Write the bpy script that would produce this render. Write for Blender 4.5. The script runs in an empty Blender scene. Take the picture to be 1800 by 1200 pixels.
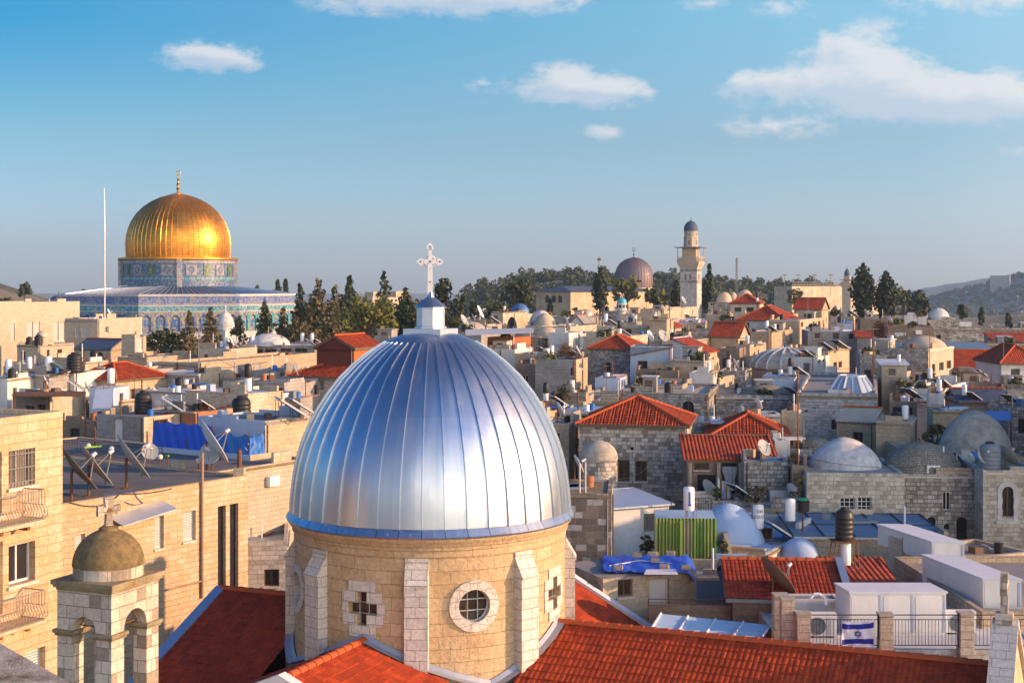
import bpy, bmesh, math, random
import numpy as np
from mathutils import Vector as V, Matrix
R = math.radians
C = bpy.context.scene.collection
SC = bpy.context.scene
random.seed(7)
# ---------------------------------------------------------------- camera
F = 2500.0                                   # focal length in photograph pixels (50 mm on a 36 mm sensor)
cam = bpy.data.cameras.new('camera'); co = bpy.data.objects.new('camera', cam); C.objects.link(co)
cam.lens = 50; cam.sensor_width = 36; cam.shift_y = -100/1800; cam.clip_start = 0.3; cam.clip_end = 20000
co.location = (0, 0, 0); co.rotation_euler = (R(90), 0, 0)
SC.camera = co
# ---------------------------------------------------------------- sun, sky, exposure
SUN_EL, SUN_ROT = 14.5, 96.0                 # low evening sun on the right
sd = V((math.sin(R(SUN_ROT))*math.cos(R(SUN_EL)), math.cos(R(SUN_ROT))*math.cos(R(SUN_EL)), math.sin(R(SUN_EL))))
sl = bpy.data.lights.new('sun', 'SUN'); so = bpy.data.objects.new('sun', sl); C.objects.link(so)
sl.energy = 4.3; sl.angle = R(0.6); sl.color = (1.0, 0.60, 0.34)
so.rotation_euler = sd.to_track_quat('Z', 'Y').to_euler()
SC.view_settings.view_transform = 'Standard'; SC.view_settings.look = 'None'
SC.view_settings.exposure = 0.96; SC.view_settings.gamma = 1
cy = SC.cycles
cy.use_denoising = True
try: cy.denoiser = 'OPENIMAGEDENOISE'
except Exception: pass
cy.max_bounces = 5; cy.diffuse_bounces = 3; cy.glossy_bounces = 3; cy.transmission_bounces = 3; cy.volume_bounces = 0
cy.sample_clamp_indirect = 6; cy.caustics_reflective = False; cy.caustics_refractive = False

class NT:
    """small helper for writing node trees"""
    def __init__(s, tree): s.t = tree; tree.nodes.clear()
    def n(s, typ, **kw):
        x = s.t.nodes.new(typ)
        for k, v in kw.items(): setattr(x, k, v)
        return x
    def l(s, a, b): s.t.links.new(a, b)
    def put(s, sock, val):
        if hasattr(val, 'is_output'): s.l(val, sock)
        else:
            if isinstance(val, (tuple, list)) and len(val) == 3 and sock.type == 'RGBA': val = (*val, 1)
            sock.default_value = val
    def math(s, op, a, b=0.0, c=None, clamp=False):
        x = s.n('ShaderNodeMath', operation=op, use_clamp=clamp); s.put(x.inputs[0], a); s.put(x.inputs[1], b)
        if c is not None: s.put(x.inputs[2], c)
        return x.outputs[0]
    def mix(s, fac, a, b, mode='MIX'):
        x = s.n('ShaderNodeMix', data_type='RGBA', blend_type=mode); s.put(x.inputs[0], fac); s.put(x.inputs[6], a); s.put(x.inputs[7], b)
        return x.outputs[2]
    def ramp(s, fac, stops):
        x = s.n('ShaderNodeValToRGB'); s.l(fac, x.inputs[0]); e = x.color_ramp.elements
        while len(e) < len(stops): e.new(0.5)
        for i, (p, c) in enumerate(stops):
            e[i].position = p; e[i].color = (c, c, c, 1) if not isinstance(c, tuple) else (*c, 1)
        return x.outputs[0]
    def noise(s, vec, scale, detail=4, rough=0.6, dim='3D'):
        x = s.n('ShaderNodeTexNoise'); 
        if vec is not None: s.l(vec, x.inputs['Vector'])
        x.inputs['Scale'].default_value = scale; x.inputs['Detail'].default_value = detail; x.inputs['Roughness'].default_value = rough
        return x.outputs[0]

w = bpy.data.worlds.new('World'); SC.world = w; w.use_nodes = True
def world():
    t = NT(w.node_tree)
    sky = t.n('ShaderNodeTexSky', sky_type='NISHITA', sun_disc=False)
    sky.sun_elevation = R(SUN_EL); sky.sun_rotation = R(SUN_ROT); sky.altitude = 700
    sky.air_density = 1.0; sky.dust_density = 0.6; sky.ozone_density = 2.0
    tc = t.n('ShaderNodeTexCoord'); sp = t.n('ShaderNodeSeparateXYZ'); t.l(tc.outputs['Generated'], sp.inputs[0])
    X, Y, Z = sp.outputs
    yy = t.math('MAXIMUM', Y, 0.05)
    a = t.math('DIVIDE', X, yy); b = t.math('DIVIDE', Z, yy)      # tangents of bearing and height, south-east ahead
    front = t.math('GREATER_THAN', Y, 0.06)
    # the air near the horizon is milky, the zenith a deeper cyan
    lx = t.ramp(t.math('ADD', t.math('MULTIPLY', X, -1.0), 0.5), [(0.30, 0.0), (0.88, 1.0)])     # the side away from the sun is bluer
    tr = t.ramp(Z, [(0.0, (.75,.82,1.18)), (0.05, (.76,.87,1.15)), (0.10, (.78,.90,1.02)), (0.19, (.95,1.34,1.32)), (0.45, (.22,.66,1.12))])
    tl = t.ramp(Z, [(0.0, (.72,.81,1.20)), (0.05, (.71,.85,1.16)), (0.10, (.55,.85,1.00)), (0.175, (.03,.70,1.00)), (0.40, (.06,.60,1.22))])
    base = t.mix(1.0, sky.outputs[0], t.mix(lx, tr, tl), 'MULTIPLY')
    # added glow in the unseen sky right of and behind the viewer, as fill
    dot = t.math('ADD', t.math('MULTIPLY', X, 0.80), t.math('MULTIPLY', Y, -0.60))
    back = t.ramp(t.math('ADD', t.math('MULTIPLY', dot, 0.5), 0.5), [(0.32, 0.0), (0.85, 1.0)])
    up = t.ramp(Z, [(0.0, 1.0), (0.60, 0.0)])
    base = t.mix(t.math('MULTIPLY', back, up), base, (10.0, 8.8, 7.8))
    bh = t.ramp(t.math('ADD', t.math('MULTIPLY', Y, -0.5), 0.5), [(0.48, (1,1,1)), (0.80, (3.8,3.4,2.9))])  # unseen sky behind the viewer boosted to lift the shaded walls
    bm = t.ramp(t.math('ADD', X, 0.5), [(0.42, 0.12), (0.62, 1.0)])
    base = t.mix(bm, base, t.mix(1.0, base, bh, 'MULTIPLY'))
    cv = t.n('ShaderNodeCombineXYZ'); t.l(a, cv.inputs[0]); t.l(t.math('MULTIPLY', b, 1.7), cv.inputs[1])
    n1 = t.noise(cv.outputs[0], 60, 9, 0.68); n2 = t.noise(cv.outputs[0], 22, 5, 0.6)
    blobs = [(368,100,62,20,1.0),(425,112,38,15,.75),(345,96,30,16,.8),(690,8,110,20,.75),(880,2,120,20,1.0),(790,-10,170,18,.8),
             (990,146,58,27,1.15),(1075,160,48,20,.95),(1030,165,75,15,.9),(862,148,42,13,.55),(1060,232,26,12,.95),
             (1475,82,60,24,.9),(1530,120,85,36,1.0),(1600,150,95,34,.95),(1420,148,110,20,.95),(1310,148,40,14,.85),(1560,180,170,26,.8),
             (1735,152,50,24,.95),(1690,185,120,24,.85),(1780,175,60,30,.75),(1370,226,80,16,.62),(1385,16,46,14,.7),(1560,45,70,14,.35),
             (1720,4,130,18,.85),(1240,8,40,12,.4),(1780,268,50,12,.35)]
    tot = None; shade = None
    for px, py, sx, sy, amp in blobs:
        da = t.math('MULTIPLY', t.math('SUBTRACT', a, (px-900)/F), F/sx)
        db = t.math('MULTIPLY', t.math('SUBTRACT', b, (500-py)/F), F/sy)
        r2 = t.math('ADD', t.math('MULTIPLY', da, da), t.math('MULTIPLY', db, db))
        g = t.math('MULTIPLY', t.math('POWER', 2.718, t.math('MULTIPLY', r2, -0.75)), amp)
        tot = g if tot is None else t.math('ADD', tot, g)
        gl = t.math('MULTIPLY', g, t.math('ADD', t.math('MULTIPLY', db, 0.9), t.math('MULTIPLY', da, 0.25)))
        shade = gl if shade is None else t.math('ADD', shade, gl)
    nn = t.math('ADD', t.math('MULTIPLY', t.math('SUBTRACT', n1, 0.5), 2.6), t.math('MULTIPLY', t.math('SUBTRACT', n2, 0.5), 2.6))
    den = t.math('ADD', tot, t.math('MULTIPLY', nn, t.math('MINIMUM', t.math('MULTIPLY', tot, 2.0), 0.85)))
    mask = t.math('MULTIPLY', t.ramp(den, [(0.20, 0.0), (0.60, 0.38), (1.7, 0.66)]), front)
    sh = t.math('ADD', t.math('MULTIPLY', shade, 0.8), t.math('MULTIPLY', t.math('SUBTRACT', n1, 0.5), 1.2))
    sh = t.ramp(t.math('ADD', sh, 0.5), [(0.15, 0.0), (0.8, 1.0)])
    ccol = t.mix(sh, (4.3, 4.6, 5.3), (6.6, 6.1, 5.8))
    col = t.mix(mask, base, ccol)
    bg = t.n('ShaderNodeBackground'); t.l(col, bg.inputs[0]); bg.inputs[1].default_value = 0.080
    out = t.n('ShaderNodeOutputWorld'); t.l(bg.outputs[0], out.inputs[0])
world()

# ---------------------------------------------------------------- materials
MATS = {}
def newmat(name):
    m = bpy.data.materials.new(name); m.use_nodes = True
    t = NT(m.node_tree); b = t.n('ShaderNodeBsdfPrincipled'); o = t.n('ShaderNodeOutputMaterial'); t.l(b.outputs[0], o.inputs[0])
    MATS[name] = m
    return t, b
def uv(t): return t.n('ShaderNodeUVMap', uv_map='UVMap').outputs[0]
def pos(t): return t.n('ShaderNodeNewGeometry').outputs['Position']
def bump(t, b, h, dist, strength=1.0, prev=None):
    x = t.n('ShaderNodeBump'); t.l(h, x.inputs['Height']); x.inputs['Distance'].default_value = dist; x.inputs['Strength'].default_value = strength
    if prev is not None: t.l(prev, x.inputs['Normal'])
    t.l(x.outputs[0], b.inputs['Normal']); return x.outputs[0]
def stone(name, c1, c2, mortar, bw=.5, bh=.27, ms=.012, stain=(.25,.2,.15), stf=.4, wob=.02, rough=.9, bd=.02, nsc=3.0, lich=None, third=None):
    t, b = newmat(name)
    u = uv(t); p = pos(t)
    if wob:
        nz = t.n('ShaderNodeTexNoise'); t.l(u, nz.inputs['Vector']); nz.inputs['Scale'].default_value = 2.2; nz.inputs['Detail'].default_value = 2
        vm = t.n('ShaderNodeVectorMath', operation='MULTIPLY_ADD'); t.l(nz.outputs['Color'], vm.inputs[0]); vm.inputs[1].default_value = (wob*2,)*3; t.l(u, vm.inputs[2])
        u2 = vm.outputs[0]
    else: u2 = u
    k = t.n('ShaderNodeTexBrick'); t.l(u2, k.inputs['Vector'])
    k.inputs['Scale'].default_value = 1; k.inputs['Brick Width'].default_value = bw; k.inputs['Row Height'].default_value = bh
    k.inputs['Mortar Size'].default_value = ms; k.inputs['Mortar Smooth'].default_value = 0.3; k.inputs['Bias'].default_value = 0
    k.offset = 0.42; k.squash = 0.72; k.squash_frequency = 3
    t.put(k.inputs['Color1'], c1); t.put(k.inputs['Color2'], c2); t.put(k.inputs['Mortar'], mortar)
    col = k.outputs['Color']
    if third:
        k2 = t.n('ShaderNodeTexBrick'); t.l(u2, k2.inputs['Vector'])
        for nm in ('Scale','Brick Width','Row Height','Mortar Size','Mortar Smooth'): k2.inputs[nm].default_value = k.inputs[nm].default_value
        k2.offset = .42; k2.squash = .72; k2.squash_frequency = 3; k2.inputs['Mortar Size'].default_value = 0
        k2.inputs['Color1'].default_value = (0,0,0,1); k2.inputs['Color2'].default_value = (1,1,1,1)
        sh = t.n('ShaderNodeVectorMath', operation='ADD'); t.l(u2, sh.inputs[0]); sh.inputs[1].default_value = (bw*37, bh*34, 0); t.l(sh.outputs[0], k2.inputs['Vector'])
        th = t.ramp(k2.outputs['Color'], [(0.72, 0.0), (0.76, 1.0)])
        f = t.math('MULTIPLY', th, t.math('SUBTRACT', 1.0, k.outputs['Fac']))
        col = t.mix(f, col, third)
    n1 = t.noise(p, 0.35, 5, .65); n2 = t.noise(p, nsc*3, 4, .7)
    f1 = t.math('MULTIPLY', t.ramp(n1, [(0.42, 0.0), (0.68, 1.0)]), stf)
    col = t.mix(f1, col, stain)
    v = t.ramp(n2, [(0.25, 0.72), (0.75, 1.22)])
    col = t.mix(1.0, col, v, 'MULTIPLY')
    if lich:
        n3 = t.noise(p, 1.6, 6, .75)
        col = t.mix(t.ramp(n3, [(0.5, 0.0), (0.62, 1.0)]), col, lich)
    t.l(col, b.inputs['Base Color']); b.inputs['Roughness'].default_value = rough; b.inputs['Specular IOR Level'].default_value = .25
    h = t.math('ADD', t.math('MULTIPLY', k.outputs['Fac'], -1.0), t.math('MULTIPLY', n2, 1.1))
    bump(t, b, h, bd)
    return MATS[name]
def plain(name, c, rough=.8, c2=None, nsc=1.2, stf=.6, metal=0.0, bd=0.0, spec=.3, streak=0.0):
    t, b = newmat(name); p = pos(t)
    c2 = c2 or tuple(x*.72 for x in c)
    n1 = t.noise(p, nsc, 6, .68)
    col = t.mix(t.math('MULTIPLY', t.ramp(n1, [(0.4, 0.0), (0.72, 1.0)]), stf), c, c2)
    if streak:
        mp = t.n('ShaderNodeMapping'); t.l(p, mp.inputs[0]); mp.inputs['Scale'].default_value = (3, 3, .25)
        n3 = t.noise(mp.outputs[0], 1.0, 4, .6)
        col = t.mix(t.math('MULTIPLY', t.ramp(n3, [(0.5, 0.0), (0.75, 1.0)]), streak), col, tuple(x*.45 for x in c))
    t.l(col, b.inputs['Base Color'])
    rr = t.ramp(t.noise(p, nsc*4, 3), [(0.3, max(rough-.1,0.02)), (0.7, min(rough+.1,1))])
    t.l(rr, b.inputs['Roughness'])
    b.inputs['Metallic'].default_value = metal; b.inputs['Specular IOR Level'].default_value = spec
    if bd: bump(t, b, t.noise(p, nsc*14, 4), bd)
    return MATS[name]
def tiles(name, c1, c2, dark, tw=.25, th=.36, geo=False):
    t, b = newmat(name); u = uv(t); p = pos(t)
    k = t.n('ShaderNodeTexBrick'); t.l(u, k.inputs['Vector']); k.offset = 0.0; k.squash = 1
    k.inputs['Scale'].default_value = 1; k.inputs['Brick Width'].default_value = tw; k.inputs['Row Height'].default_value = th
    k.inputs['Mortar Size'].default_value = 0.0 if geo else .022; k.inputs['Mortar Smooth'].default_value = .4
    t.put(k.inputs['Color1'], c1); t.put(k.inputs['Color2'], c2); t.put(k.inputs['Mortar'], dark)
    n1 = t.noise(p, .5, 5, .6); n2 = t.noise(p, 6, 4, .7)
    k2 = t.n('ShaderNodeTexBrick'); sh = t.n('ShaderNodeVectorMath', operation='ADD'); t.l(u, sh.inputs[0]); sh.inputs[1].default_value = (tw*53, th*71, 0); t.l(sh.outputs[0], k2.inputs['Vector']); k2.offset = 0.0; k2.squash = 1
    for nm, v in (('Scale',1),('Brick Width',tw),('Row Height',th),('Mortar Size',0)): k2.inputs[nm].default_value = v
    k2.inputs['Color1'].default_value = (0,0,0,1); k2.inputs['Color2'].default_value = (1,1,1,1)
    odd = t.mix(t.ramp(k2.outputs['Color'], [(.80,0.),(.84,.4)]), k.outputs[0], tuple(x*1.35 for x in c1))
    odd = t.mix(t.ramp(k2.outputs['Color'], [(.12,.5),(.16,0.)]), odd, dark)
    col = t.mix(t.math('MULTIPLY', t.ramp(n1, [(0.45, 0.0), (0.7, 1.0)]), .5), odd, dark)
    col = t.mix(t.math('MULTIPLY', t.ramp(t.noise(p, 2.3, 5, .75), [(0.58, 0.0), (0.68, 1.0)]), .3), col, (.20,.10,.05))
    col = t.mix(1.0, col, t.ramp(n2, [(0.25, 0.75), (0.75, 1.2)]), 'MULTIPLY')
    t.l(col, b.inputs['Base Color']); b.inputs['Roughness'].default_value = .75; b.inputs['Specular IOR Level'].default_value = .2
    if geo: bump(t, b, n2, .01)
    else:
        sp = t.n('ShaderNodeSeparateXYZ'); t.l(u, sp.inputs[0])
        fx = t.math('FRACT', t.math('DIVIDE', sp.outputs[0], tw)); fy = t.math('FRACT', t.math('DIVIDE', sp.outputs[1], th))
        h = t.math('ADD', t.math('SINE', t.math('MULTIPLY', fx, math.pi)), t.math('MULTIPLY', fy, -.8))
        bump(t, b, h, .05)
    return MATS[name]
stone('ashlar_gold', (.60,.475,.32), (.51,.385,.24), (.37,.28,.18), .62, .30, .010, (.45,.27,.12), .6, .014, bd=.022, third=(.57,.39,.22))
stone('ashlar_pale', (.55,.455,.345), (.47,.385,.28), (.36,.29,.2), .55, .28, .012, (.40,.31,.2), .45, .015)
stone('ashlar_white', (.62,.57,.50), (.50,.46,.40), (.30,.27,.24), .5, .27, .013, (.36,.32,.28), .45, .015, third=(.42,.36,.29))
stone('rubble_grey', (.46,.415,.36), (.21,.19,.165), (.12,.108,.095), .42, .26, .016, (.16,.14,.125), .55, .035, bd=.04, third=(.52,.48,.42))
stone('rubble_pale', (.62,.57,.49), (.40,.36,.31), (.22,.19,.16), .45, .27, .015, (.22,.19,.15), .5, .04, bd=.035, third=(.25,.21,.18))
stone('rubble_white', (.60,.57,.53), (.46,.43,.40), (.30,.28,.26), .40, .26, .014, (.30,.27,.25), .5, .04, bd=.03, third=(.38,.33,.28))
stone('rubble_tan', (.54,.43,.29), (.42,.33,.22), (.27,.2,.13), .38, .25, .014, (.30,.22,.13), .5, .04, bd=.035)
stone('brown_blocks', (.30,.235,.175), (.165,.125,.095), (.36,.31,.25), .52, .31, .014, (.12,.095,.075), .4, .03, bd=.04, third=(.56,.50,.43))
stone('drum_stone', (.56,.42,.25), (.50,.355,.195), (.36,.26,.15), .98, .44, .010, (.42,.27,.13), .5, .015, bd=.045, nsc=2.2)
stone('white_block', (.66,.60,.52), (.58,.52,.45), (.30,.26,.22), .7, .36, .012, (.46,.40,.33), .45, .008, bd=.016)
stone('belfry_stone', (.62,.53,.42), (.50,.42,.33), (.26,.21,.16), .55, .33, .010, (.20,.16,.115), .55, .012, bd=.02, third=(.32,.26,.19))
stone('dome_brick', (.40,.36,.28), (.27,.23,.17), (.13,.11,.085), .30, .17, .02, (.2,.17,.1), .5, .03, bd=.03)
stone('moss_cap', (.33,.27,.17), (.25,.2,.12), (.2,.16,.1), .8, .5, .008, (.13,.10,.06), .8, .02, bd=.03, lich=(.30,.20,.055))
plain('moss_dome', (.32,.225,.095), .95, (.095,.078,.05), 4.0, 1.0, bd=.05)
plain('lichen_parapet', (.52,.48,.43), .95, (.11,.085,.035), 5.0, 1.0, bd=.03)
plain('plaster_white', (.67,.64,.59), .85, (.44,.40,.34), .7, .75, bd=.015, streak=.4)
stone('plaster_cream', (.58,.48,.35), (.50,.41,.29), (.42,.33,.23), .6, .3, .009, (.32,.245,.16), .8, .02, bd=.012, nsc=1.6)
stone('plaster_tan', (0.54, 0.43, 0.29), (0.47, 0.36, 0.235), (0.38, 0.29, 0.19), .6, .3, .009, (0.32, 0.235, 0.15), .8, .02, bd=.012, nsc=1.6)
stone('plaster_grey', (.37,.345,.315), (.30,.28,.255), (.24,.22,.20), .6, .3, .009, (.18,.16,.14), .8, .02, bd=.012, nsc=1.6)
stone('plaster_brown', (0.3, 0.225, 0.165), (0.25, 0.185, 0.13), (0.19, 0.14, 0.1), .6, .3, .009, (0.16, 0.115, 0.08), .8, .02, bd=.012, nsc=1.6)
plain('plaster_blue', (.44,.50,.60), .85, (.34,.38,.45), .7, .6, bd=.01, streak=.2)  # bluish tone also stands for shade on white walls and sheets
plain('whitewash', (.62,.61,.59), .9, (.27,.25,.225), 1.7, .85, bd=.04)
plain('whitewash_blue', (.33,.45,.62), .75, (.50,.57,.66), .8, .6, bd=.03)
plain('dome_plaster', (.46,.41,.33), .92, (.24,.205,.155), 1.8, .9, bd=.04)
plain('dome_tan', (.55,.44,.31), .92, (.38,.29,.2), 1.0, .7, bd=.03)
plain('roof_grey', (.28,.265,.245), .92, (.16,.15,.14), .5, .8, bd=.02)
plain('roof_white', (.55,.56,.58), .8, (.34,.34,.35), .5, .6, bd=.01)
plain('roof_dark', (.13,.12,.11), .9, (.20,.185,.17), .6, .8, bd=.02)
plain('roof_blue', (.27,.37,.48), .55, (.38,.46,.54), .6, .6, metal=.1)
plain('canopy_blue', (.50,.66,.80), .35, (.42,.58,.74), .7, .5)
stone('rubble_cream', (.66,.61,.50), (.52,.47,.38), (.34,.30,.24), .46, .27, .012, (.34,.29,.21), .6, .04, bd=.02, third=(.40,.35,.28))
plain('sheet_metal', (.60,.66,.72), .38, (.46,.52,.6), .8, .5, metal=.6)
plain('sheet_dark', (.20,.25,.31), .4, (.14,.17,.2), .8, .6, metal=.4)
plain('lead', (.085,.115,.165), .75, (.06,.08,.12), .6, .7, metal=.0, spec=.15)
plain('lead_blue', (.10,.20,.38), .5, (.08,.13,.25), .6, .6, metal=.3)
plain('copper_brown', (.20,.135,.13), .6, (.15,.15,.175), .25, .9, metal=.35)
plain('gutter_metal', (.38,.47,.60), .42, (.30,.37,.48), .8, .5, metal=.6)
plain('coping_white', (.66,.66,.67), .7, (.52,.52,.53), .9, .5, bd=.01)
plain('white_paint', (.80,.765,.70), .5, (.64,.59,.51), 1.1, .55, streak=.22)
plain('tank_white', (.80,.80,.79), .35, (.70,.69,.66), 2.0, .4)
plain('black_plastic', (.022,.021,.02), .45, (.04,.036,.032), 1.5, .6)
plain('grey_plastic', (.20,.23,.25), .5, (.14,.16,.17), 1.5, .6)
plain('black_iron', (.028,.026,.025), .6, (.05,.035,.028), 3, .6)
plain('rust', (.20,.085,.035), .85, (.10,.055,.035), 2.0, .8)
plain('grey_iron', (.24,.235,.225), .6, (.17,.14,.115), 2.0, .6)
plain('pipe_brown', (.34,.20,.12), .7, (.42,.34,.26), 1.0, .7)
plain('galv', (.46,.47,.48), .45, (.34,.34,.34), 1.4, .6, metal=.6)
plain('dish_grey', (.36,.375,.35), .6, (.24,.235,.21), 1.2, .7)
plain('dish_rust', (.24,.15,.09), .8, (.12,.075,.05), 1.2, .9)
plain('dish_white', (.68,.68,.67), .5, (.54,.54,.53), 1.2, .5)
plain('dark_pane', (.020,.020,.024), .18, (.035,.033,.036), .8, .6, spec=.5)
plain('brown_pane', (.045,.028,.018), .3, (.07,.045,.03), .8, .6, spec=.4)
plain('curtain_pane', (.22,.17,.12), .4, (.10,.08,.06), 1.5, .8, spec=.5)
plain('shutter_white', (.64,.63,.60), .6, (.52,.5,.47), 1.2, .4)
plain('wood_orange', (.36,.115,.035), .7, (.24,.075,.025), 1.0, .6)
plain('wood_red', (.12,.026,.016), .7, (.08,.02,.014), 1.0, .6)
plain('wood_brown', (.16,.10,.065), .75, (.1,.06,.04), 1.2, .6)
plain('tarp_blue', (.010,.075,.55), .45, (.015,.12,.62), 1.2, .7, spec=.5)
plain('tarp_sky', (.02,.13,.46), .5, (.05,.22,.52), 1.5, .7, spec=.5)
plain('green_plastic', (.02,.30,.12), .5, (.03,.2,.1), 1.5, .5)
plain('lime_paint', (.25,.50,.06), .5, (.18,.4,.05), 2, .5)
plain('bulb_white', (.82,.78,.66), .25, (.75,.7,.58), 1.5, .4)
plain('flag_white', (.76,.76,.80), .8, (.66,.66,.72), 1.5, .5)
plain('flag_blue', (.02,.035,.30), .8, (.02,.03,.24), 1.5, .5)
plain('brick_red', (.34,.155,.085), .85, (.26,.11,.06), 3, .7)
plain('cardboard', (.50,.36,.20), .85, (.42,.29,.15), 1.5, .5)
plain('cable_black', (.02,.02,.022), .5)
plain('cable_blue', (.03,.06,.30), .5)
plain('cloth_grey', (.42,.42,.44), .9, (.32,.32,.34), 1.0, .6)
plain('cloth_purple', (.32,.16,.42), .9, (.45,.35,.5), 2.5, .7)
plain('cloth_white', (.70,.70,.72), .9, (.6,.6,.62), 2.0, .5)
plain('bark', (.10,.07,.05), .95, (.06,.045,.035), 3, .7)
plain('twig', (.20,.12,.075), .95, (.28,.18,.11), 2, .7)
plain('twig_red', (.26,.12,.06), .95, (.18,.09,.05), 2, .7)
plain('steel_white', (.70,.69,.68), .42, (.58,.57,.56), 2, .4, metal=.25)
plain('flashing_lead', (.33,.35,.40), .5, (.26,.27,.3), 1, .5, metal=.4)
plain('ink_black', (.015,.015,.018), .5)
plain('ink_blue', (.03,.12,.45), .5)
plain('finial_gold', (.80,.52,.20), .35, (.6,.38,.14), 3, .5, metal=1.0)
plain('terracotta', (.42,.16,.07), .8, (.3,.12,.06), 2, .5)
tiles('tile_geo', (.43,.062,.016), (.33,.043,.012), (.22,.03,.012), geo=True)
tiles('tile_dark_geo', (.37,.052,.018), (.28,.040,.014), (.19,.03,.012), geo=True)  # darker copy of tile_geo; the shade on these roofs is put into its colour
tiles('tile_far', (.44,.072,.020), (.34,.050,.015), (.17,.03,.012))
tiles('tile_far_dark', (.34,.075,.032), (.25,.055,.026), (.13,.032,.02))
plain('tile_ridge', (.46,.085,.022), .75, (.33,.08,.03), 2.5, .7)

def zinc():
    t, b = newmat('zinc'); p = pos(t); u = uv(t)
    n1 = t.noise(p, 1.1, 4, .6); n2 = t.noise(p, 9, 4, .6)
    # each folded sheet weathers on its own
    k = t.n('ShaderNodeTexBrick'); t.l(u, k.inputs['Vector']); k.offset = .37; k.inputs['Scale'].default_value = 1
    k.inputs['Brick Width'].default_value = 1.0; k.inputs['Row Height'].default_value = 3.9; k.inputs['Mortar Size'].default_value = 0.004
    t.put(k.inputs['Color1'], (.44,.495,.56)); t.put(k.inputs['Color2'], (.50,.555,.62)); t.put(k.inputs['Mortar'], (.28,.32,.38))
    col = t.mix(t.math('MULTIPLY', t.ramp(n1, [(.35,0.),(.75,1.)]), .35), k.outputs[0], (.40,.45,.51))
    t.l(col, b.inputs['Base Color']); b.inputs['Metallic'].default_value = 1.0
    t.l(t.math('ADD', t.ramp(n1, [(.3,.33),(.7,.42)]), t.math('MULTIPLY', n2, .07)), b.inputs['Roughness'])
    mp = t.n('ShaderNodeMapping'); t.l(u, mp.inputs[0]); mp.inputs['Scale'].default_value = (1.6, .30, 1)
    bump(t, b, t.noise(mp.outputs[0], 1.0, 2, .5), .012)
zinc()
def gold():
    t, b = newmat('gold_leaf'); p = pos(t); u = uv(t)
    k = t.n('ShaderNodeTexBrick'); t.l(u, k.inputs['Vector']); k.offset = .0; k.inputs['Scale'].default_value = 1
    k.inputs['Brick Width'].default_value = 1.0; k.inputs['Row Height'].default_value = .62; k.inputs['Mortar Size'].default_value = 0.03; k.inputs['Mortar Smooth'].default_value = .5
    t.put(k.inputs['Color1'], (.74,.33,.055)); t.put(k.inputs['Color2'], (.60,.235,.032)); t.put(k.inputs['Mortar'], (.42,.18,.03))
    n1 = t.noise(p, .35, 4, .6)
    t.l(t.mix(t.math('MULTIPLY', n1, .4), k.outputs[0], (.62,.27,.045)), b.inputs['Base Color'])
    b.inputs['Metallic'].default_value = .9
    t.l(t.ramp(n1, [(.3,.30),(.7,.46)]), b.inputs['Roughness'])
    bump(t, b, t.math('MULTIPLY', k.outputs['Fac'], -1.0), .05)
gold()
def mosaic(name, cols, cell=.5, row=None, warp=.0, line=(.05,.09,.2)):
    t, b = newmat(name); u = uv(t)
    k = t.n('ShaderNodeTexBrick'); t.l(u, k.inputs['Vector']); k.offset = .5; k.inputs['Scale'].default_value = 1
    k.inputs['Brick Width'].default_value = cell; k.inputs['Row Height'].default_value = row or cell; k.inputs['Mortar Size'].default_value = .03
    t.put(k.inputs['Color1'], cols[0]); t.put(k.inputs['Color2'], cols[1]); t.put(k.inputs['Mortar'], line)
    vo = t.n('ShaderNodeTexVoronoi'); t.l(u, vo.inputs['Vector']); vo.inputs['Scale'].default_value = 1.0/cell*1.3
    sp = t.n('ShaderNodeSeparateColor'); t.l(vo.outputs['Color'], sp.inputs[0])
    col = t.mix(t.ramp(sp.outputs[0], [(.55,0.),(.6,.85)]), k.outputs[0], cols[2])
    col = t.mix(t.ramp(sp.outputs[1], [(.80,0.),(.84,.8)]), col, cols[3])
    t.l(col, b.inputs['Base Color']); b.inputs['Roughness'].default_value = .35
mosaic('mosaic_blue', [(.03,.09,.30),(.06,.15,.38),(.20,.28,.42),(.03,.22,.32)], .55)
mosaic('mosaic_frieze', [(.05,.09,.30),(.10,.15,.36),(.20,.25,.34),(.28,.22,.12)], .38, .9)
mosaic('mosaic_turq', [(.03,.28,.32),(.05,.34,.34),(.30,.36,.30),(.02,.12,.32)], .38)
mosaic('mosaic_yellow', [(.42,.29,.09),(.30,.24,.12),(.05,.13,.33),(.45,.36,.2)], .5)
mosaic('mosaic_drum', [(.045,.09,.20),(.08,.13,.24),(.20,.22,.22),(.03,.12,.18)], .38)
mosaic('mosaic_pale', [(.42,.37,.30),(.34,.31,.28),(.14,.18,.30),(.28,.19,.09)], .5)
mosaic('mosaic_green', [(.03,.10,.04),(.09,.16,.03),(.16,.20,.06),(.02,.07,.08)], .5)
mosaic('mosaic_deep', [(.015,.05,.22),(.03,.10,.34),(.08,.26,.40),(.01,.03,.18)], .5)
plain('marble', (.52,.50,.48), .5, (.38,.38,.40), .7, .7)
def leaf(name, c1, c2, c3):
    t, b = newmat(name); p = pos(t)
    n1 = t.noise(p, .45, 3, .6); n2 = t.noise(p, 3.5, 3, .6)
    col = t.mix(t.ramp(n1, [(.35,0.),(.65,1.)]), c1, c2)
    col = t.mix(t.math('MULTIPLY', t.ramp(n2, [(.45,0.),(.7,1.)]), .7), col, c3)
    t.l(col, b.inputs['Base Color']); b.inputs['Roughness'].default_value = .75; b.inputs['Specular IOR Level'].default_value = .15
leaf('leaf_cypress', (.030,.042,.018), (.045,.055,.022), (.065,.06,.026))
leaf('leaf_pine', (.10,.115,.026), (.15,.145,.035), (.18,.15,.04))
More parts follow.
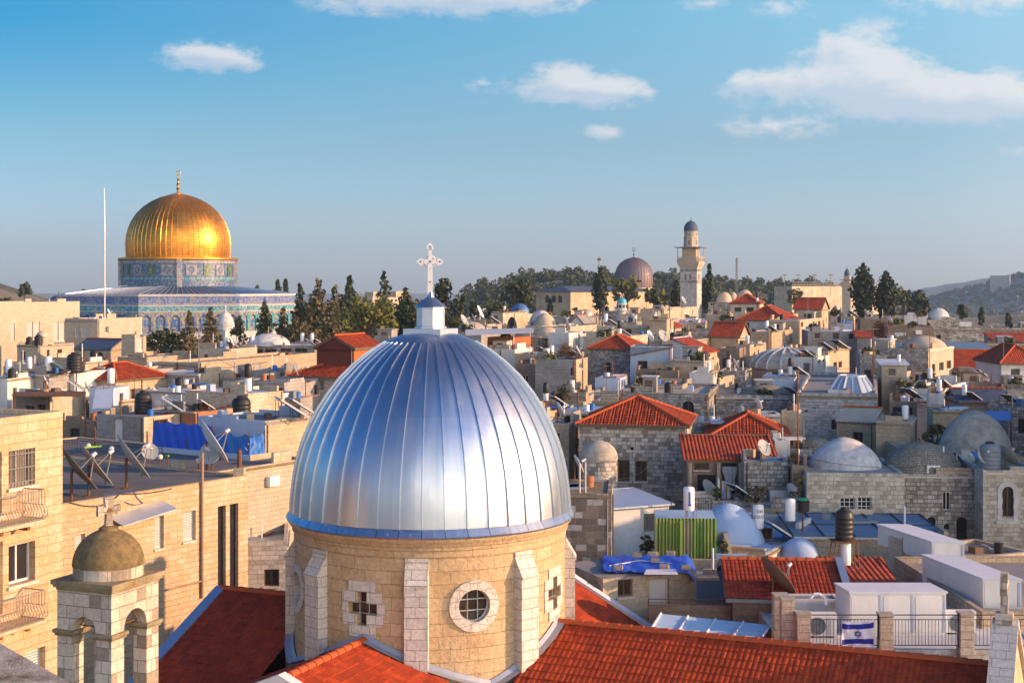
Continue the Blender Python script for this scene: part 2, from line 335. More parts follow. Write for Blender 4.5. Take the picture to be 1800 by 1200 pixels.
leaf('leaf_dark', (.036,.048,.02), (.055,.064,.026), (.075,.075,.03))
leaf('leaf_brown', (.085,.078,.032), (.12,.095,.042), (.14,.105,.045))
leaf('leaf_palm', (.09,.095,.03), (.13,.12,.04), (.17,.15,.05))
leaf('leaf_olive', (.060,.072,.026), (.085,.09,.032), (.05,.055,.024))
plain('roof_glass', (.15,.20,.27), .6, (.22,.26,.31), .7, .7)
leaf('leaf_shrub', (.06,.085,.03), (.10,.10,.035), (.16,.12,.05))
def corrugated(name, c1, c2, pitch, groove=None):
    t, b = newmat(name); u = uv(t); sp = t.n('ShaderNodeSeparateXYZ'); t.l(u, sp.inputs[0])
    s = t.math('SINE', t.math('MULTIPLY', sp.outputs[0], 2*math.pi/pitch))
    n = t.noise(pos(t), .8, 3)
    cc = t.mix(t.ramp(n, [(.4,0.),(.65,1.)]), c1, c2)
    if groove: cc = t.mix(t.ramp(s, [(.35,1.),(.5,0.)]), cc, groove)
    t.l(cc, b.inputs['Base Color']); b.inputs['Roughness'].default_value = .45; b.inputs['Metallic'].default_value = .3
    bump(t, b, s, .03)
corrugated('corrugated_green', (.31,.34,.12), (.14,.22,.06), .17, (.07,.17,.02))
corrugated('corrugated_pale', (.46,.46,.26), (.38,.38,.22), .17, (.16,.17,.07))
corrugated('corrugated_white', (.62,.66,.72), (.5,.54,.6), .2)
corrugated('corrugated_blue', (.42,.60,.78), (.36,.52,.70), .25)
def ground_mat():
    t, b = newmat('earth'); p = pos(t)
    n0 = t.noise(p, .004, 5, .6); n1 = t.noise(p, .03, 6, .65); n2 = t.noise(p, .4, 5, .7)
    c = t.mix(t.ramp(n0, [(.4,0.),(.6,1.)]), (.13,.12,.07), (.22,.18,.12))
    c = t.mix(t.ramp(n1, [(.48,0.),(.58,1.)]), c, (.055,.065,.035))
    c = t.mix(t.math('MULTIPLY', t.ramp(n2, [(.5,0.),(.7,1.)]), .6), c, (.30,.26,.2))
    t.l(c, b.inputs['Base Color']); b.inputs['Roughness'].default_value = .95
ground_mat()
# ---------------------------------------------------------------- mesh helpers
def P(px, py, Y): return V(((px-900)/F*Y, Y, -(py-500)/F*Y))
def ray(px, py): return V(((px-900)/F, 1.0, -(py-500)/F))
def tag(o, label, cat, group=None):
    o['label'] = label; o['category'] = cat
    if group: o['group'] = group
    return o
def thing(name, label, cat, loc, group=None):
    o = bpy.data.objects.new(name, None); C.objects.link(o); o.location = loc; o.empty_display_size = .3
    o['_o'] = tuple(loc)
    return tag(o, label, cat, group)
def origin(o):
    while o.parent: o = o.parent
    return V(o['_o']) if '_o' in o else V((0,0,0))
class MB:
    def __init__(s): s.v = []; s.f = []; s.uv = []
    def face(s, pts, uvs=None):
        i = len(s.v); s.v.extend([tuple(p) for p in pts]); s.f.append(tuple(range(i, i+len(pts)))); s.uv.append(uvs); return s
    def obox(s, o, a, b, c, faces='all'):
        """box from corner o along the vectors a, b, c"""
        o, a, b, c = V(o), V(a), V(b), V(c)
        if a.cross(b).dot(c) < 0: a, b = b, a
        p = [o, o+a, o+a+b, o+b, o+c, o+a+c, o+a+b+c, o+b+c]
        for q in ((3,2,1,0), (4,5,6,7), (0,1,5,4), (1,2,6,5), (2,3,7,6), (3,0,4,7)): s.face([p[k] for k in q])
        return s
    def box(s, x0, y0, z0, x1, y1, z1): return s.obox((x0,y0,z0), (x1-x0,0,0), (0,y1-y0,0), (0,0,z1-z0))
    def lathe(s, cx, cy, prof, n=24, a0=0., a1=2*math.pi, caps=False, um=None, rot=0.):
        """prof: (radius, z) from the bottom up"""
        full = abs(a1-a0-2*math.pi) < 1e-6
        rm = um or max(r for r, z in prof); L = [0.]
        for i in range(1, len(prof)): L.append(L[-1]+math.hypot(prof[i][0]-prof[i-1][0], prof[i][1]-prof[i-1][1]))
        base = len(s.v); m = n+1
        for r, z in prof:
            for k in range(m):
                a = rot+a0+(a1-a0)*k/n; s.v.append((cx+r*math.sin(a), cy-r*math.cos(a), z))
        for i in range(len(prof)-1):
            for k in range(n):
                q = (base+i*m+k, base+i*m+k+1, base+(i+1)*m+k+1, base+(i+1)*m+k)
                u0, u1 = (a1-a0)*k/n*rm, (a1-a0)*(k+1)/n*rm
                s.f.append(q); s.uv.append([(u0,L[i]),(u1,L[i]),(u1,L[i+1]),(u0,L[i+1])])
        if caps:
            for i in (0, len(prof)-1):
                if prof[i][0] > 1e-4: s.face([s.v[base+i*m+k] for k in (range(n) if i else reversed(range(n)))])
        return s
    def cyl(s, a, b, r0, r1=None, n=10, cap=True):
        a, b = V(a), V(b); r1 = r0 if r1 is None else r1; d = (b-a)
        if d.length < 1e-6: return s
        d.normalize(); x = d.orthogonal().normalized(); y = d.cross(x)
        A = [a+(x*math.cos(2*math.pi*k/n)+y*math.sin(2*math.pi*k/n))*r0 for k in range(n)]
        B = [b+(x*math.cos(2*math.pi*k/n)+y*math.sin(2*math.pi*k/n))*r1 for k in range(n)]
        for k in range(n): s.face([A[k], A[(k+1)%n], B[(k+1)%n], B[k]])
        if cap:
            if r0 > 1e-4: s.face(A[::-1])
            if r1 > 1e-4: s.face(B)
        return s
    def tube(s, pts, r, n=5):
        for a, b in zip(pts[:-1], pts[1:]): s.cyl(a, b, r, r, n, True)
        return s
    def ball(s, c, r, n=10, m=7, sz=1.0):
        return s.lathe(c[0], c[1], [(max(r*math.sin(math.pi*i/m),1e-4), c[2]-r*sz*math.cos(math.pi*i/m)) for i in range(m+1)], n)
    def ring(s, c, nrm, r, t, n=20, k=5):
        c, nrm = V(c), V(nrm).normalized(); x = nrm.orthogonal().normalized(); y = nrm.cross(x)
        pts = [c+(x*math.cos(2*math.pi*i/n)+y*math.sin(2*math.pi*i/n))*r for i in range(n+1)]
        return s.tube(pts, t, k)
    def build(s, name, mat, parent=None, smooth=False, label=None, loc=None, weld=False):
        me = bpy.data.meshes.new(name)
        off = origin(parent) if parent is not None else (V(loc) if loc is not None else V((0,0,0)))
        vs = np.array(s.v, dtype=float).reshape(-1,3)
        me.from_pydata([tuple(x) for x in (vs-np.array(off))], [], s.f)
        ul = me.uv_layers.new(name='UVMap'); k = 0
        buf = np.zeros((sum(len(f) for f in s.f), 2))
        for f, u in zip(s.f, s.uv):
            if u is None:
                p = vs[list(f)]; nx = np.zeros(3)
                for i in range(len(f)): nx += np.cross(p[i]-p[0], p[(i+1)%len(f)]-p[0])
                L = np.linalg.norm(nx); nx = nx/L if L > 1e-12 else np.array((0,0,1.))
                if abs(nx[2]) > .98: t, b = np.array((1.,0,0)), np.array((0,1.,0))
                else:
                    t = np.cross((0,0,1.), nx); t /= np.linalg.norm(t); b = np.cross(nx, t)
                u = np.stack([p@t, p@b], 1)
            buf[k:k+len(f)] = u; k += len(f)
        ul.data.foreach_set('uv', buf.ravel())
        if weld or smooth:
            bm = bmesh.new(); bm.from_mesh(me); bmesh.ops.remove_doubles(bm, verts=bm.verts, dist=1e-4); bm.to_mesh(me); bm.free()
        if smooth:
            me.polygons.foreach_set('use_smooth', [True]*len(me.polygons))
            if hasattr(me, 'set_sharp_from_angle'): me.set_sharp_from_angle(angle=R(50))
        me.materials.append(MATS[mat]); me.update()
        o = bpy.data.objects.new(name, me); C.objects.link(o)
        if parent is not None: o.parent = parent
        else: o.location = off; o['_o'] = tuple(off)
        if label: o['label'] = label
        return o
def kids(o): return [c for c in bpy.data.objects if c.parent == o]
def copy_tree(o, loc, rz=0., sc=1., label=None, kidmap=None):
    r = o.copy(); C.objects.link(r); r.location = loc; r.rotation_euler = (0,0,rz); r.scale = (sc,)*3 if not isinstance(sc, tuple) else sc
    if label: r['label'] = label
    for c in (kidmap or KM).get(o.name, []):
        d = c.copy(); C.objects.link(d); d.parent = r
        for e in (kidmap or KM).get(c.name, []):
            g = e.copy(); C.objects.link(g); g.parent = d
    return r
KM = {}
# ---------------------------------------------------------------- walls with openings
def wall_open(mb, fmap, W, z0, z1, holes, depth, nu=1):
    """wall in (u, z); holes: (u0, z0, u1, z1, shape) left open, with reveals going 'depth' inwards; fmap(u, z, d) gives 3D"""
    us = {0., W}; zs = {z0, z1}
    for h in holes: us |= {h[0], h[2]}; zs |= {h[1], h[3]}
    for k in range(1, nu): us.add(W*k/nu)
    us = sorted(us); zs = sorted(z for z in zs if z0 <= z <= z1)
    def quad(a, b, c, d): mb.face([fmap(*a), fmap(*b), fmap(*c), fmap(*d)], [(q[0]+q[2]*.7, q[1]) for q in (a,b,c,d)])
    inh = lambda u, z: any(h[0] < u < h[2] and h[1] < z < h[3] for h in holes if h[4] != 'round' and h[4] != 'arch') 
    anyh = lambda u, z: any(h[0] < u < h[2] and h[1] < z < h[3] for h in holes)
    for i in range(len(us)-1):
        for j in range(len(zs)-1):
            uc, zc = (us[i]+us[i+1])/2, (zs[j]+zs[j+1])/2
            if not anyh(uc, zc): quad((us[i],zs[j],0), (us[i+1],zs[j],0), (us[i+1],zs[j+1],0), (us[i],zs[j+1],0)); continue
            if inh(uc, zc):
                e = 1e-3
                if not inh(us[i]-e, zc): quad((us[i],zs[j],0), (us[i],zs[j+1],0), (us[i],zs[j+1],depth), (us[i],zs[j],depth))
                if not inh(us[i+1]+e, zc): quad((us[i+1],zs[j+1],0), (us[i+1],zs[j],0), (us[i+1],zs[j],depth), (us[i+1],zs[j+1],depth))
                if not inh(uc, zs[j]-e): quad((us[i+1],zs[j],0), (us[i],zs[j],0), (us[i],zs[j],depth), (us[i+1],zs[j],depth))
                if not inh(uc, zs[j+1]+e): quad((us[i],zs[j+1],0), (us[i+1],zs[j+1],0), (us[i+1],zs[j+1],depth), (us[i],zs[j+1],depth))
    for h in holes:
        if h[4] not in ('round', 'arch'): continue
        out = outline(h)
        cu = (h[0]+h[2])/2; n = len(out)
        for k in range(n):
            a, b = out[k], out[(k+1) % n]
            quad((*a,0), (*b,0), (*b,depth), (*a,depth))
        cz = (h[1]+h[3])/2 if h[4] == 'round' else h[3]-(h[2]-h[0])/2
        for k in range(n):
            a, b = out[k], out[(k+1) % n]; m = ((a[0]+b[0])/2, (a[1]+b[1])/2)
            if h[4] == 'arch' and m[1] < cz+1e-6: continue
            corner = (h[2] if m[0] > cu else h[0], h[3] if m[1] > cz else h[1])
            mb.face([fmap(*corner,0), fmap(*b,0), fmap(*a,0)], [corner, b, a])
        # the straight gaps between the quadrant fans close by themselves (the curve touches each side of its rectangle)
def outline(h, n=24):
    u0, z0, u1, z1, sh = h[:5]; cu = (u0+u1)/2; r = (u1-u0)/2
    if sh == 'round': return [(cu+r*math.cos(2*math.pi*k/n), (z0+z1)/2+(z1-z0)/2*math.sin(2*math.pi*k/n)) for k in range(n)]
    if sh == 'arch':
        zc = z1-r
        return [(u0,z0), (u1,z0)]+[(cu+r*math.cos(math.pi*k/12), zc+r*math.sin(math.pi*k/12)) for k in range(13)]
    return [(u0,z0),(u1,z0),(u1,z1),(u0,z1)]
def window(parent, fmap, h, style, depth, nm='window'):
    """frame (and bars) as the part, the pane as its sub-part"""
    u0, z0, u1, z1, sh = h[:5]; W, H = u1-u0, z1-z0
    def bar(mb, ua, za, ub, zb, d0, d1):
        p = lambda u, z, d: fmap(u, z, d)
        A = [p(ua,za,d0), p(ub,za,d0), p(ub,zb,d0), p(ua,zb,d0)]; B = [p(ua,za,d1), p(ub,za,d1), p(ub,zb,d1), p(ua,zb,d1)]
        mb.face(A); 
        for k in range(4): mb.face([A[k], A[(k+1)%4], B[(k+1)%4], B[k]])
    fm = {'dark':'wood_brown','grid':'shutter_white','bars':'grey_iron','shutter':'shutter_white','brown':'wood_brown','door':'shutter_white','wood':'wood_brown','white':'shutter_white','open':'plaster_grey','surround':'white_block'}.get(style, 'wood_brown')
    mb = MB(); t = min(.07, W*.12); d0 = depth-.06
    bar(mb, u0, z0, u0+t, z1, d0, depth-.005); bar(mb, u1-t, z0, u1, z1, d0, depth-.005)
    bar(mb, u0+t, z0, u1-t, z0+t, d0, depth-.005); bar(mb, u0+t, z1-t, u1-t, z1, d0, depth-.005)
    if style in ('dark','white','brown','wood','bars'):
        bar(mb, u0+W/2-t*.4, z0+t, u0+W/2+t*.4, z1-t, d0, depth-.005)
    if style == 'grid':
        for k in (1,2): bar(mb, u0+W*k/3-.02, z0+t, u0+W*k/3+.02, z1-t, d0+.02, depth-.005)
        for k in (1,2,3): bar(mb, u0+t, z0+H*k/4-.02, u1-t, z0+H*k/4+.02, d0+.015, depth-.005)
    if style == 'bars':
        n = max(3, int(W/.14))
        for k in range(1, n): bar(mb, u0+W*k/n-.013, z0, u0+W*k/n+.013, z1, .0, .03)
        for zz in (.12, .5, .88): bar(mb, u0, z0+H*zz-.013, u1, z0+H*zz+.013, .005, .035)
    if style == 'shutter':
        n = max(5, int(H/.09))
        for k in range(n): bar(mb, u0+t, z0+t+(H-2*t)*k/n, u1-t, z0+t+(H-2*t)*(k+.62)/n, d0+.01, depth-.01)
    o = mb.build(nm, fm, parent)
    if sh == 'rect' and nm == 'window' and H < 2.2:
        sb = MB(); bar(sb, u0-.07, z0-.10, u1+.07, z0-.004, -.09, .02); sb.build('sill', 'white_block', o)
    pb = MB(); pb.face([fmap(u, z, depth-.01) for u, z in outline(h)])
    pb.build('pane', {'brown':'brown_pane','wood':'brown_pane','curtain':'curtain_pane','bars':'curtain_pane','door':'shutter_white','shutter':'wood_brown'}.get(style,'dark_pane'), o)
    if sh == 'arch' and style == 'surround':
        pass
    return o
# ---------------------------------------------------------------- roofs
def clip_plane_mesh(mb, O, eu, ev, poly, tw, th, sub=6, wave=.032, step=.028, en=None):
    """pantile sheet: a corrugated, stepped grid in the plane (O, eu, ev), cut to the polygon poly [(u, v)]"""
    en = en or eu.cross(ev).normalized()
    u0 = min(p[0] for p in poly); u1 = max(p[0] for p in poly); v0 = min(p[1] for p in poly); v1 = max(p[1] for p in poly)
    nu = max(1, int(math.ceil((u1-u0)/tw)))*sub; rows = []
    k = 0
    while v0+k*th < v1:
        rows += [(v0+k*th, step), (min(v0+(k+1)*th, v1)-1e-3, .0)]; k += 1
    bm = bmesh.new(); ul = bm.loops.layers.uv.new('UVMap'); grid = []
    jr = np.random.RandomState(11).uniform(-1, 1, (len(rows)//2+2, nu//sub+2))
    for ri, (v, hs) in enumerate(rows):
        r = []
        for i in range(nu+1):
            u = u0+i*tw/sub; ph = (i % sub)/sub
            hh = wave*(abs(math.sin(math.pi*ph))**.7) if ph < .999 else 0
            r.append(bm.verts.new((u, v+(.010*jr[ri//2, i//sub] if hs else 0), hh+hs+.006*jr[(ri//2+7) % (len(rows)//2+1), i//sub])))
        grid.append(r)
    for j in range(len(rows)-1):
        for i in range(nu):
            f = bm.faces.new((grid[j][i], grid[j][i+1], grid[j+1][i+1], grid[j+1][i]))
    n = len(poly); area = sum(poly[i][0]*poly[(i+1)%n][1]-poly[(i+1)%n][0]*poly[i][1] for i in range(n))
    for i in range(n):
        a, b = poly[i], poly[(i+1)%n]; d = V((b[0]-a[0], b[1]-a[1], 0))
        if d.length < 1e-6: continue
        nn = V((d.y, -d.x, 0)) if area > 0 else V((-d.y, d.x, 0))
        bmesh.ops.bisect_plane(bm, geom=bm.verts[:]+bm.edges[:]+bm.faces[:], plane_co=(a[0],a[1],0), plane_no=nn, clear_outer=True)
    bm.verts.ensure_lookup_table()
    base = len(mb.v)
    for i, vv in enumerate(bm.verts): vv.index = i; mb.v.append(tuple(O+eu*vv.co.x+ev*vv.co.y+en*vv.co.z))
    for f in bm.faces:
        mb.f.append(tuple(base+vv.index for vv in f.verts)); mb.uv.append([(vv.co.x-u0, vv.co.y-v0+(.02 if vv.co.z > 0.02 else -.01)) for vv in f.verts])
    bm.free()
def roof_sheet(mb, pts, geo=False, tw=.18, th=.36, sub=4):
    """pts: first two are the eave (left to right seen from outside), then the rest of the polygon"""
    a, b = V(pts[0]), V(pts[1]); eu = (b-a).normalized()
    n = (b-a).cross(V(pts[2])-a).normalized(); ev = n.cross(eu).normalized()
    poly = [((V(p)-a).dot(eu), (V(p)-a).dot(ev)) for p in pts]
    if geo: clip_plane_mesh(mb, a, eu, ev, poly, tw, th, sub, wave=.021, step=.024, en=n)
    else: mb.face(pts, poly)
def ridge_caps(mb, a, b, r=.13, seg=.42, n=7):
    a, b = V(a), V(b); L = (b-a).length; d = (b-a)/L; k = max(1, int(L/seg)); x = d.cross(V((0,0,1))).normalized(); y = x.cross(d)
    for i in range(k):
        p, q = a+d*(L*i/k), a+d*(L*(i+1.12)/k if i < k-1 else L)
        r0, r1 = r*.86, r*1.1
        A = [p+(x*math.cos(math.pi*j/n)+y*math.sin(math.pi*j/n))*r0 for j in range(n+1)]; B = [q+(x*math.cos(math.pi*j/n)+y*math.sin(math.pi*j/n))*r1 for j in range(n+1)]
        for j in range(n): mb.face([A[j], B[j], B[j+1], A[j+1]])
        mb.face(B)
def tiled_roof(parent, cs, z, kind, rise, over=.3, axis=None, mat='tile_far', geo=False, fascia='wood_brown', hipin=1.0, name='roof'):
    """cs: footprint corners near, right, far, left; kind hip or gable; axis 'a' or 'b' = direction of the ridge"""
    c0, c1, c2, c3 = [V((c[0], c[1], z)) for c in cs]
    b = (c1-c0); a = (c3-c0); Lb, La = b.length, a.length; b = b.normalized(); a = a.normalized()
    axis = axis or ('b' if Lb > La else 'a')
    c0 = c0-a*over-b*over; c1 = c1-a*over+b*over; c2 = c2+a*over+b*over; c3 = c3+a*over-b*over
    up = V((0,0,rise)); e = V((0,0,-.02))
    mb = MB(); rc = MB()
    if axis == 'b':
        m0, m1 = (c0+c3)/2+up, (c1+c2)/2+up; L = (m1-m0).length; wd = (c3-c0).length
        i = min(wd/2*hipin, L/2-.05) if kind == 'hip' else 0
        r0, r1 = m0+b*i, m1-b*i
        roof_sheet(mb, [c0, c1, r1, r0] if 0 else [c0, c1, r1, r0], geo); roof_sheet(mb, [c2, c3, r0, r1], geo)
        ends = [(c3, c0, r0), (c1, c2, r1)]
    else:
        m0, m1 = (c0+c1)/2+up, (c3+c2)/2+up; L = (m1-m0).length; wd = (c1-c0).length
        i = min(wd/2*hipin, L/2-.05) if kind == 'hip' else 0
        r0, r1 = m0+a*i, m1-a*i
        roof_sheet(mb, [c3, c0, r0, r1], geo); roof_sheet(mb, [c1, c2, r1, r0], geo)
        ends = [(c0, c1, r0), (c2, c3, r1)]
    ridge_caps(rc, r0, r1)
    gb = MB()
    for p, q, r in ends:
        if kind == 'hip':
            roof_sheet(mb, [p, q, r], geo); ridge_caps(rc, p, r); ridge_caps(rc, q, r)
        else:
            d = (p+q)/2; d = (V((r.x, r.y, z))-V((d.x, d.y, z)))
            inn = (V(((c0+c2)/2))-(p+q)/2); inn.z = 0; inn = inn.normalized()*over
            gb.face([p+inn+(q-p).normalized()*over, q+inn-(q-p).normalized()*over, r+inn-V((0,0,.06))])
    ro = mb.build(name, mat, parent)
    rc.build('ridge', 'tile_ridge', ro)
    fb = MB()
    for p, q in ((c0,c1),(c1,c2),(c2,c3),(c3,c0)):
        if kind == 'gable' and ((axis == 'b' and (p, q) in ((c1,c2),(c3,c0))) or (axis == 'a' and (p, q) in ((c0,c1),(c2,c3)))):
            r = r0 if (p-r0).length < (p-r1).length else r1
            for s, t_ in ((p, r), (r, q)): fb.face([s+e, t_+e, t_-V((0,0,.2)), s-V((0,0,.2))])
        else: fb.face([p+e, q+e, q-V((0,0,.18)), p-V((0,0,.18))])
    fb.face([c0-V((0,0,.18)), c3-V((0,0,.18)), c2-V((0,0,.18)), c1-V((0,0,.18))])
    fb.build('eaves_board', fascia, ro)
    return ro, gb
# ---------------------------------------------------------------- terrain height
def sst(x, a, b):
    t = min(1, max(0, (x-a)/(b-a))); return t*t*(3-2*t)
def ground_z(x, y):
    z = -23 + 8*sst(y, 110, 260)                       # rising to the sacred platform
    z -= 6*sst(x, 20, 120)*(1-sst(y, 120, 200))*0.3
    z -= 42*sst(y, 560, 900)                           # the valley beyond the walls
    def hill(cx, cyy, sx, sy, h): return h*math.exp(-((x-cx)/sx)**2-((y-cyy)/sy)**2)
    z += hill(60, 900, 130, 180, 45) + hill(235, 1000, 130, 200, 45) + hill(-40, 980, 110, 200, 24)
    z += hill(950, 2300, 200, 500, 82) + hill(700, 2300, 250, 500, 14) + hill(1550, 4300, 330, 700, 82)
    z += hill(-330, 620, 105, 120, 49)
    if y > 5500: z -= 20*sst(y, 5500, 9000)
    return z
# ---------------------------------------------------------------- the house builder
class House:
    def on(s, px, py, dz=0.):
        d = ray(px, py); z = s.zr+dz
        t = z/d.z if abs(d.z) > 1e-6 else s.c.y+s.LR/2
        p = d*t; q = V((p.x, p.y, 0))-V((s.c.x, s.c.y, 0))
        al, be = q.dot(s.a), q.dot(s.b)
        al = min(max(al, .4), max(s.LL-.4,.41)); be = min(max(be, .4), max(s.LR-.4,.41))
        p = V((s.c.x, s.c.y, 0))+s.a*al+s.b*be; p.z = s.zr
        return p
def house(name, label, cat, pl, pc, pr, yt, Y, wall, roof=('flat',), th=23., wins=(), group=None, LL=None, LR=None, par=.4, zb=None, slab='roof_grey', depth=.22, wall2=None, auto=True):
    h = House(); th = R(th); c = P(pc, yt, Y); h.c = c
    h.a = V((-math.cos(th), math.sin(th), 0)); h.b = V((math.sin(th), math.cos(th), 0))
    def span(px, d, lo, hi):
        k = (px-900)/F; den = d.x-k*d.y
        t = (k*c.y-c.x)/den if abs(den) > 1e-4 else hi
        return min(max(t, lo), hi) if t > 0 else hi
    h.LL = LL or span(pl, h.a, .4, 45); h.LR = LR or (span(pr, h.b, .4, 30) if pr > pc else 6.)
    zt = c.z; cx0 = V((c.x, c.y, 0))
    h.cs = [cx0, cx0+h.b*h.LR, cx0+h.b*h.LR+h.a*h.LL, cx0+h.a*h.LL]
    gz = min(ground_z(p.x, p.y) for p in h.cs)-1.0 if zb is None else zb
    if gz > zt-2: gz = zt-2
    h.zt = zt; h.gz = gz
    h.root = thing(name, label, cat, (c.x, c.y, gz), group)
    par = par if roof[0] == 'flat' else 0
    h.zr = zt-par
    # faces: L is seen left of the corner, R right of it; u runs left to right as seen from outside
    faces = {'L': (h.cs[3], -h.a, h.LL, -h.b), 'R': (h.cs[0], h.b, h.LR, -h.a), 'B': (h.cs[2], h.a, h.LL, h.b), 'S': (h.cs[1]*1.0, None, 0, None)}
    faces['B'] = (h.cs[1], h.a, h.LL, h.b); faces['S'] = (h.cs[2], -h.b, h.LR, h.a)
    holes = {k: [] for k in faces}; fm = {}
    for k, (o, du, W, n) in faces.items():
        fm[k] = (lambda o, du, n: (lambda u, z, d: V((o.x, o.y, z))+du*u-n*d))(o, du, n)
    h.fm = fm; h.faces = faces
    for wn in wins:
        k, x0, y0, x1, y1, st = wn[:6]; o, du, W, n = faces[k]
        uz = []
        for px, py in ((x0, y0), (x1, y1)):
            d = ray(px, py); t = o.dot(n)/d.dot(n); p = d*t; uz.append(((p-o).dot(du), p.z))
        u0, u1 = sorted((uz[0][0], uz[1][0])); z0, z1 = sorted((uz[0][1], uz[1][1]))
        sh = wn[6] if len(wn) > 6 else 'rect'
        if sh == 'rect' and st == 'arch': sh = 'arch'
        u0 = max(u0, .08); u1 = min(u1, W-.08); z1 = min(z1, zt-.1-par*.2); z0 = max(z0, gz+.1)
        if u1-u0 < .15 or z1-z0 < .15: continue
        if sh == 'arch': z1 = max(z1, z0+(u1-u0)/2+.1)
        if any(u0 < q[2] and u1 > q[0] and z0 < q[3] and z1 > q[1] for q in holes[k]): continue
        holes[k].append((u0, z0, u1, z1, sh, st))
    rd = random.Random(sum(ord(q)*(i+7) for i, q in enumerate(label))); h.rd = rd; h.label = label
    if auto and 70 < Y < 330 and zt-gz > 3:
        for k in ('L', 'R'):
            W = faces[k][2]
            if holes[k] or W < 2.2 or len(holes['L'])+len(holes['R']) > 5: continue
            for q in range(rd.choice([1,2,2,3]) if W > 4 else 1):
                ww, hh = rd.uniform(.5,.95), rd.uniform(.7,1.25); u0 = rd.uniform(.4, W-ww-.4) if W-ww > .9 else .3; z1 = zt-par-rd.choice([.5,.8,1.3,2.6])-rd.random()*.3
                if any(u0-.25 < x[2] and u0+ww+.25 > x[0] and z1-hh-.2 < x[3] and z1+.2 > x[1] for x in holes[k]) or z1-hh < gz+.3: continue
                holes[k].append((u0, z1-hh, u0+ww, z1, 'rect', rd.choice(['dark','brown','bars','dark','shutter','white'])))
    mb = MB(); mb2 = MB()
    for k, (o, du, W, n) in faces.items():
        wall_open(mb2 if (wall2 and k == 'R') else mb, fm[k], W, gz, zt, holes[k], depth)
    if par > 0:
        t = .22
        c0, c1, c2, c3 = [V((p.x, p.y, zt)) for p in h.cs]
        i0 = c0+h.a*t+h.b*t; i1 = c1+h.a*t-h.b*t; i2 = c2-h.a*t-h.b*t; i3 = c3-h.a*t+h.b*t
        for p, q, q2, p2 in ((c0,c1,i1,i0),(c1,c2,i2,i1),(c2,c3,i3,i2),(c3,c0,i0,i3)): mb.face([p, q, q2, p2])
        dn = V((0,0,-par))
        for p, q in ((i0,i1),(i1,i2),(i2,i3),(i3,i0)): mb.face([q, p, p+dn, q+dn])
        sb = MB(); sb.face([i0+dn, i1+dn, i2+dn, i3+dn])
    gb = None
    if roof[0] == 'flat':
        if par <= 0:
            sb = MB(); sb.face([V((p.x,p.y,zt)) for p in h.cs])
        sb.build('roof', slab, h.root)
    elif roof[0] in ('hip', 'gable'):
        kw = dict(roof[2]) if len(roof) > 2 else {}
        _, gb = tiled_roof(h.root, h.cs, zt, roof[0], roof[1], **kw)
        mb.f += [tuple(i+len(mb.v) for i in f) for f in gb.f]; mb.uv += gb.uv; mb.v += gb.v
    elif roof[0] == 'shed':                      # (shed, rise at the far/left side, axis, mat)
        ax = roof[2]; rz = V((0,0,roof[1])); ov = .25
        c0, c1, c2, c3 = [V((p.x, p.y, zt)) for p in h.cs]
        c0 = c0-h.a*ov-h.b*ov; c1 = c1-h.a*ov+h.b*ov; c2 = c2+h.a*ov+h.b*ov; c3 = c3+h.a*ov-h.b*ov
        q = [c0, c1+rz, c2+rz, c3] if ax == 'b' else ([c0, c1, c2+rz, c3+rz] if ax == 'a' else [c0+rz, c1+rz, c2, c3])
        sb = MB(); sb.face(q); th_ = V((0,0,-.1)); sb.face([p+th_ for p in q[::-1]])
        for i in range(4): sb.face([q[i], q[i]+th_, q[(i+1)%4]+th_, q[(i+1)%4]])
        sb.build('roof', roof[3], h.root)
        d = [V((p.x, p.y, zt)) for p in h.cs]; z2 = rz
        if ax == 'b': mb.face([d[0], d[1], d[1]+z2]); mb.face([d[3], d[2], d[2]+z2]); mb.face([d[1], d[2], d[2]+z2, d[1]+z2])
        elif ax == 'a': mb.face([d[0], d[3], d[3]+z2]); mb.face([d[1], d[2], d[2]+z2]); mb.face([d[3], d[2], d[2]+z2, d[3]+z2])
        else: mb.face([d[3], d[0], d[0]+z2]); mb.face([d[2], d[1], d[1]+z2]); mb.face([d[0], d[1], d[1]+z2, d[0]+z2])
    h.flat = roof[0] == 'flat'; h.wall = wall; h.Y = Y; h.par = par; h.nm = name
    h.wallobj = mb.build('wall', wall, h.root)
    if wall2: mb2.build('wall', wall2, h.root)  # sunlit right wall and shaded left wall put into separate colours
    for k in holes:
        for q in holes[k]:
            st = q[5]
            if st == 'open': 
                MB().face([fm[k](u, z, depth-.01) for u, z in outline(q)]).build('doorway', 'dark_pane', h.root)
            else: window(h.root, fm[k], q, st if st != 'arch' else 'dark', depth, 'door' if st == 'door' else 'window')
    return h
def dome_prof(r, z0, hgt, p=2.0, n=10, drum=0.):
    pr = [(r, z0), (r, z0+drum)] if drum else [(r, z0)]
    for i in range(1, n+1):
        a = math.pi/2*i/n
        pr.append((max(r*math.cos(a)**(2/p if p != 2 else 1), .001), z0+drum+hgt*math.sin(a)))
    return pr
def dome_on(parent, px, pyb, hw, pyt, Y, mat, n=24, drum=0., flat=0, name='dome', smooth=True, p=2.0, rot=0.):
    c = P(px, pyb, Y); r = hw/F*Y; hgt = (pyb-pyt)/F*Y-drum
    mb = MB(); mb.lathe(c.x, c.y, dome_prof(r, c.z, hgt, p, 10, drum), n, rot=rot)
    return mb.build(name, mat, parent, smooth), c, r
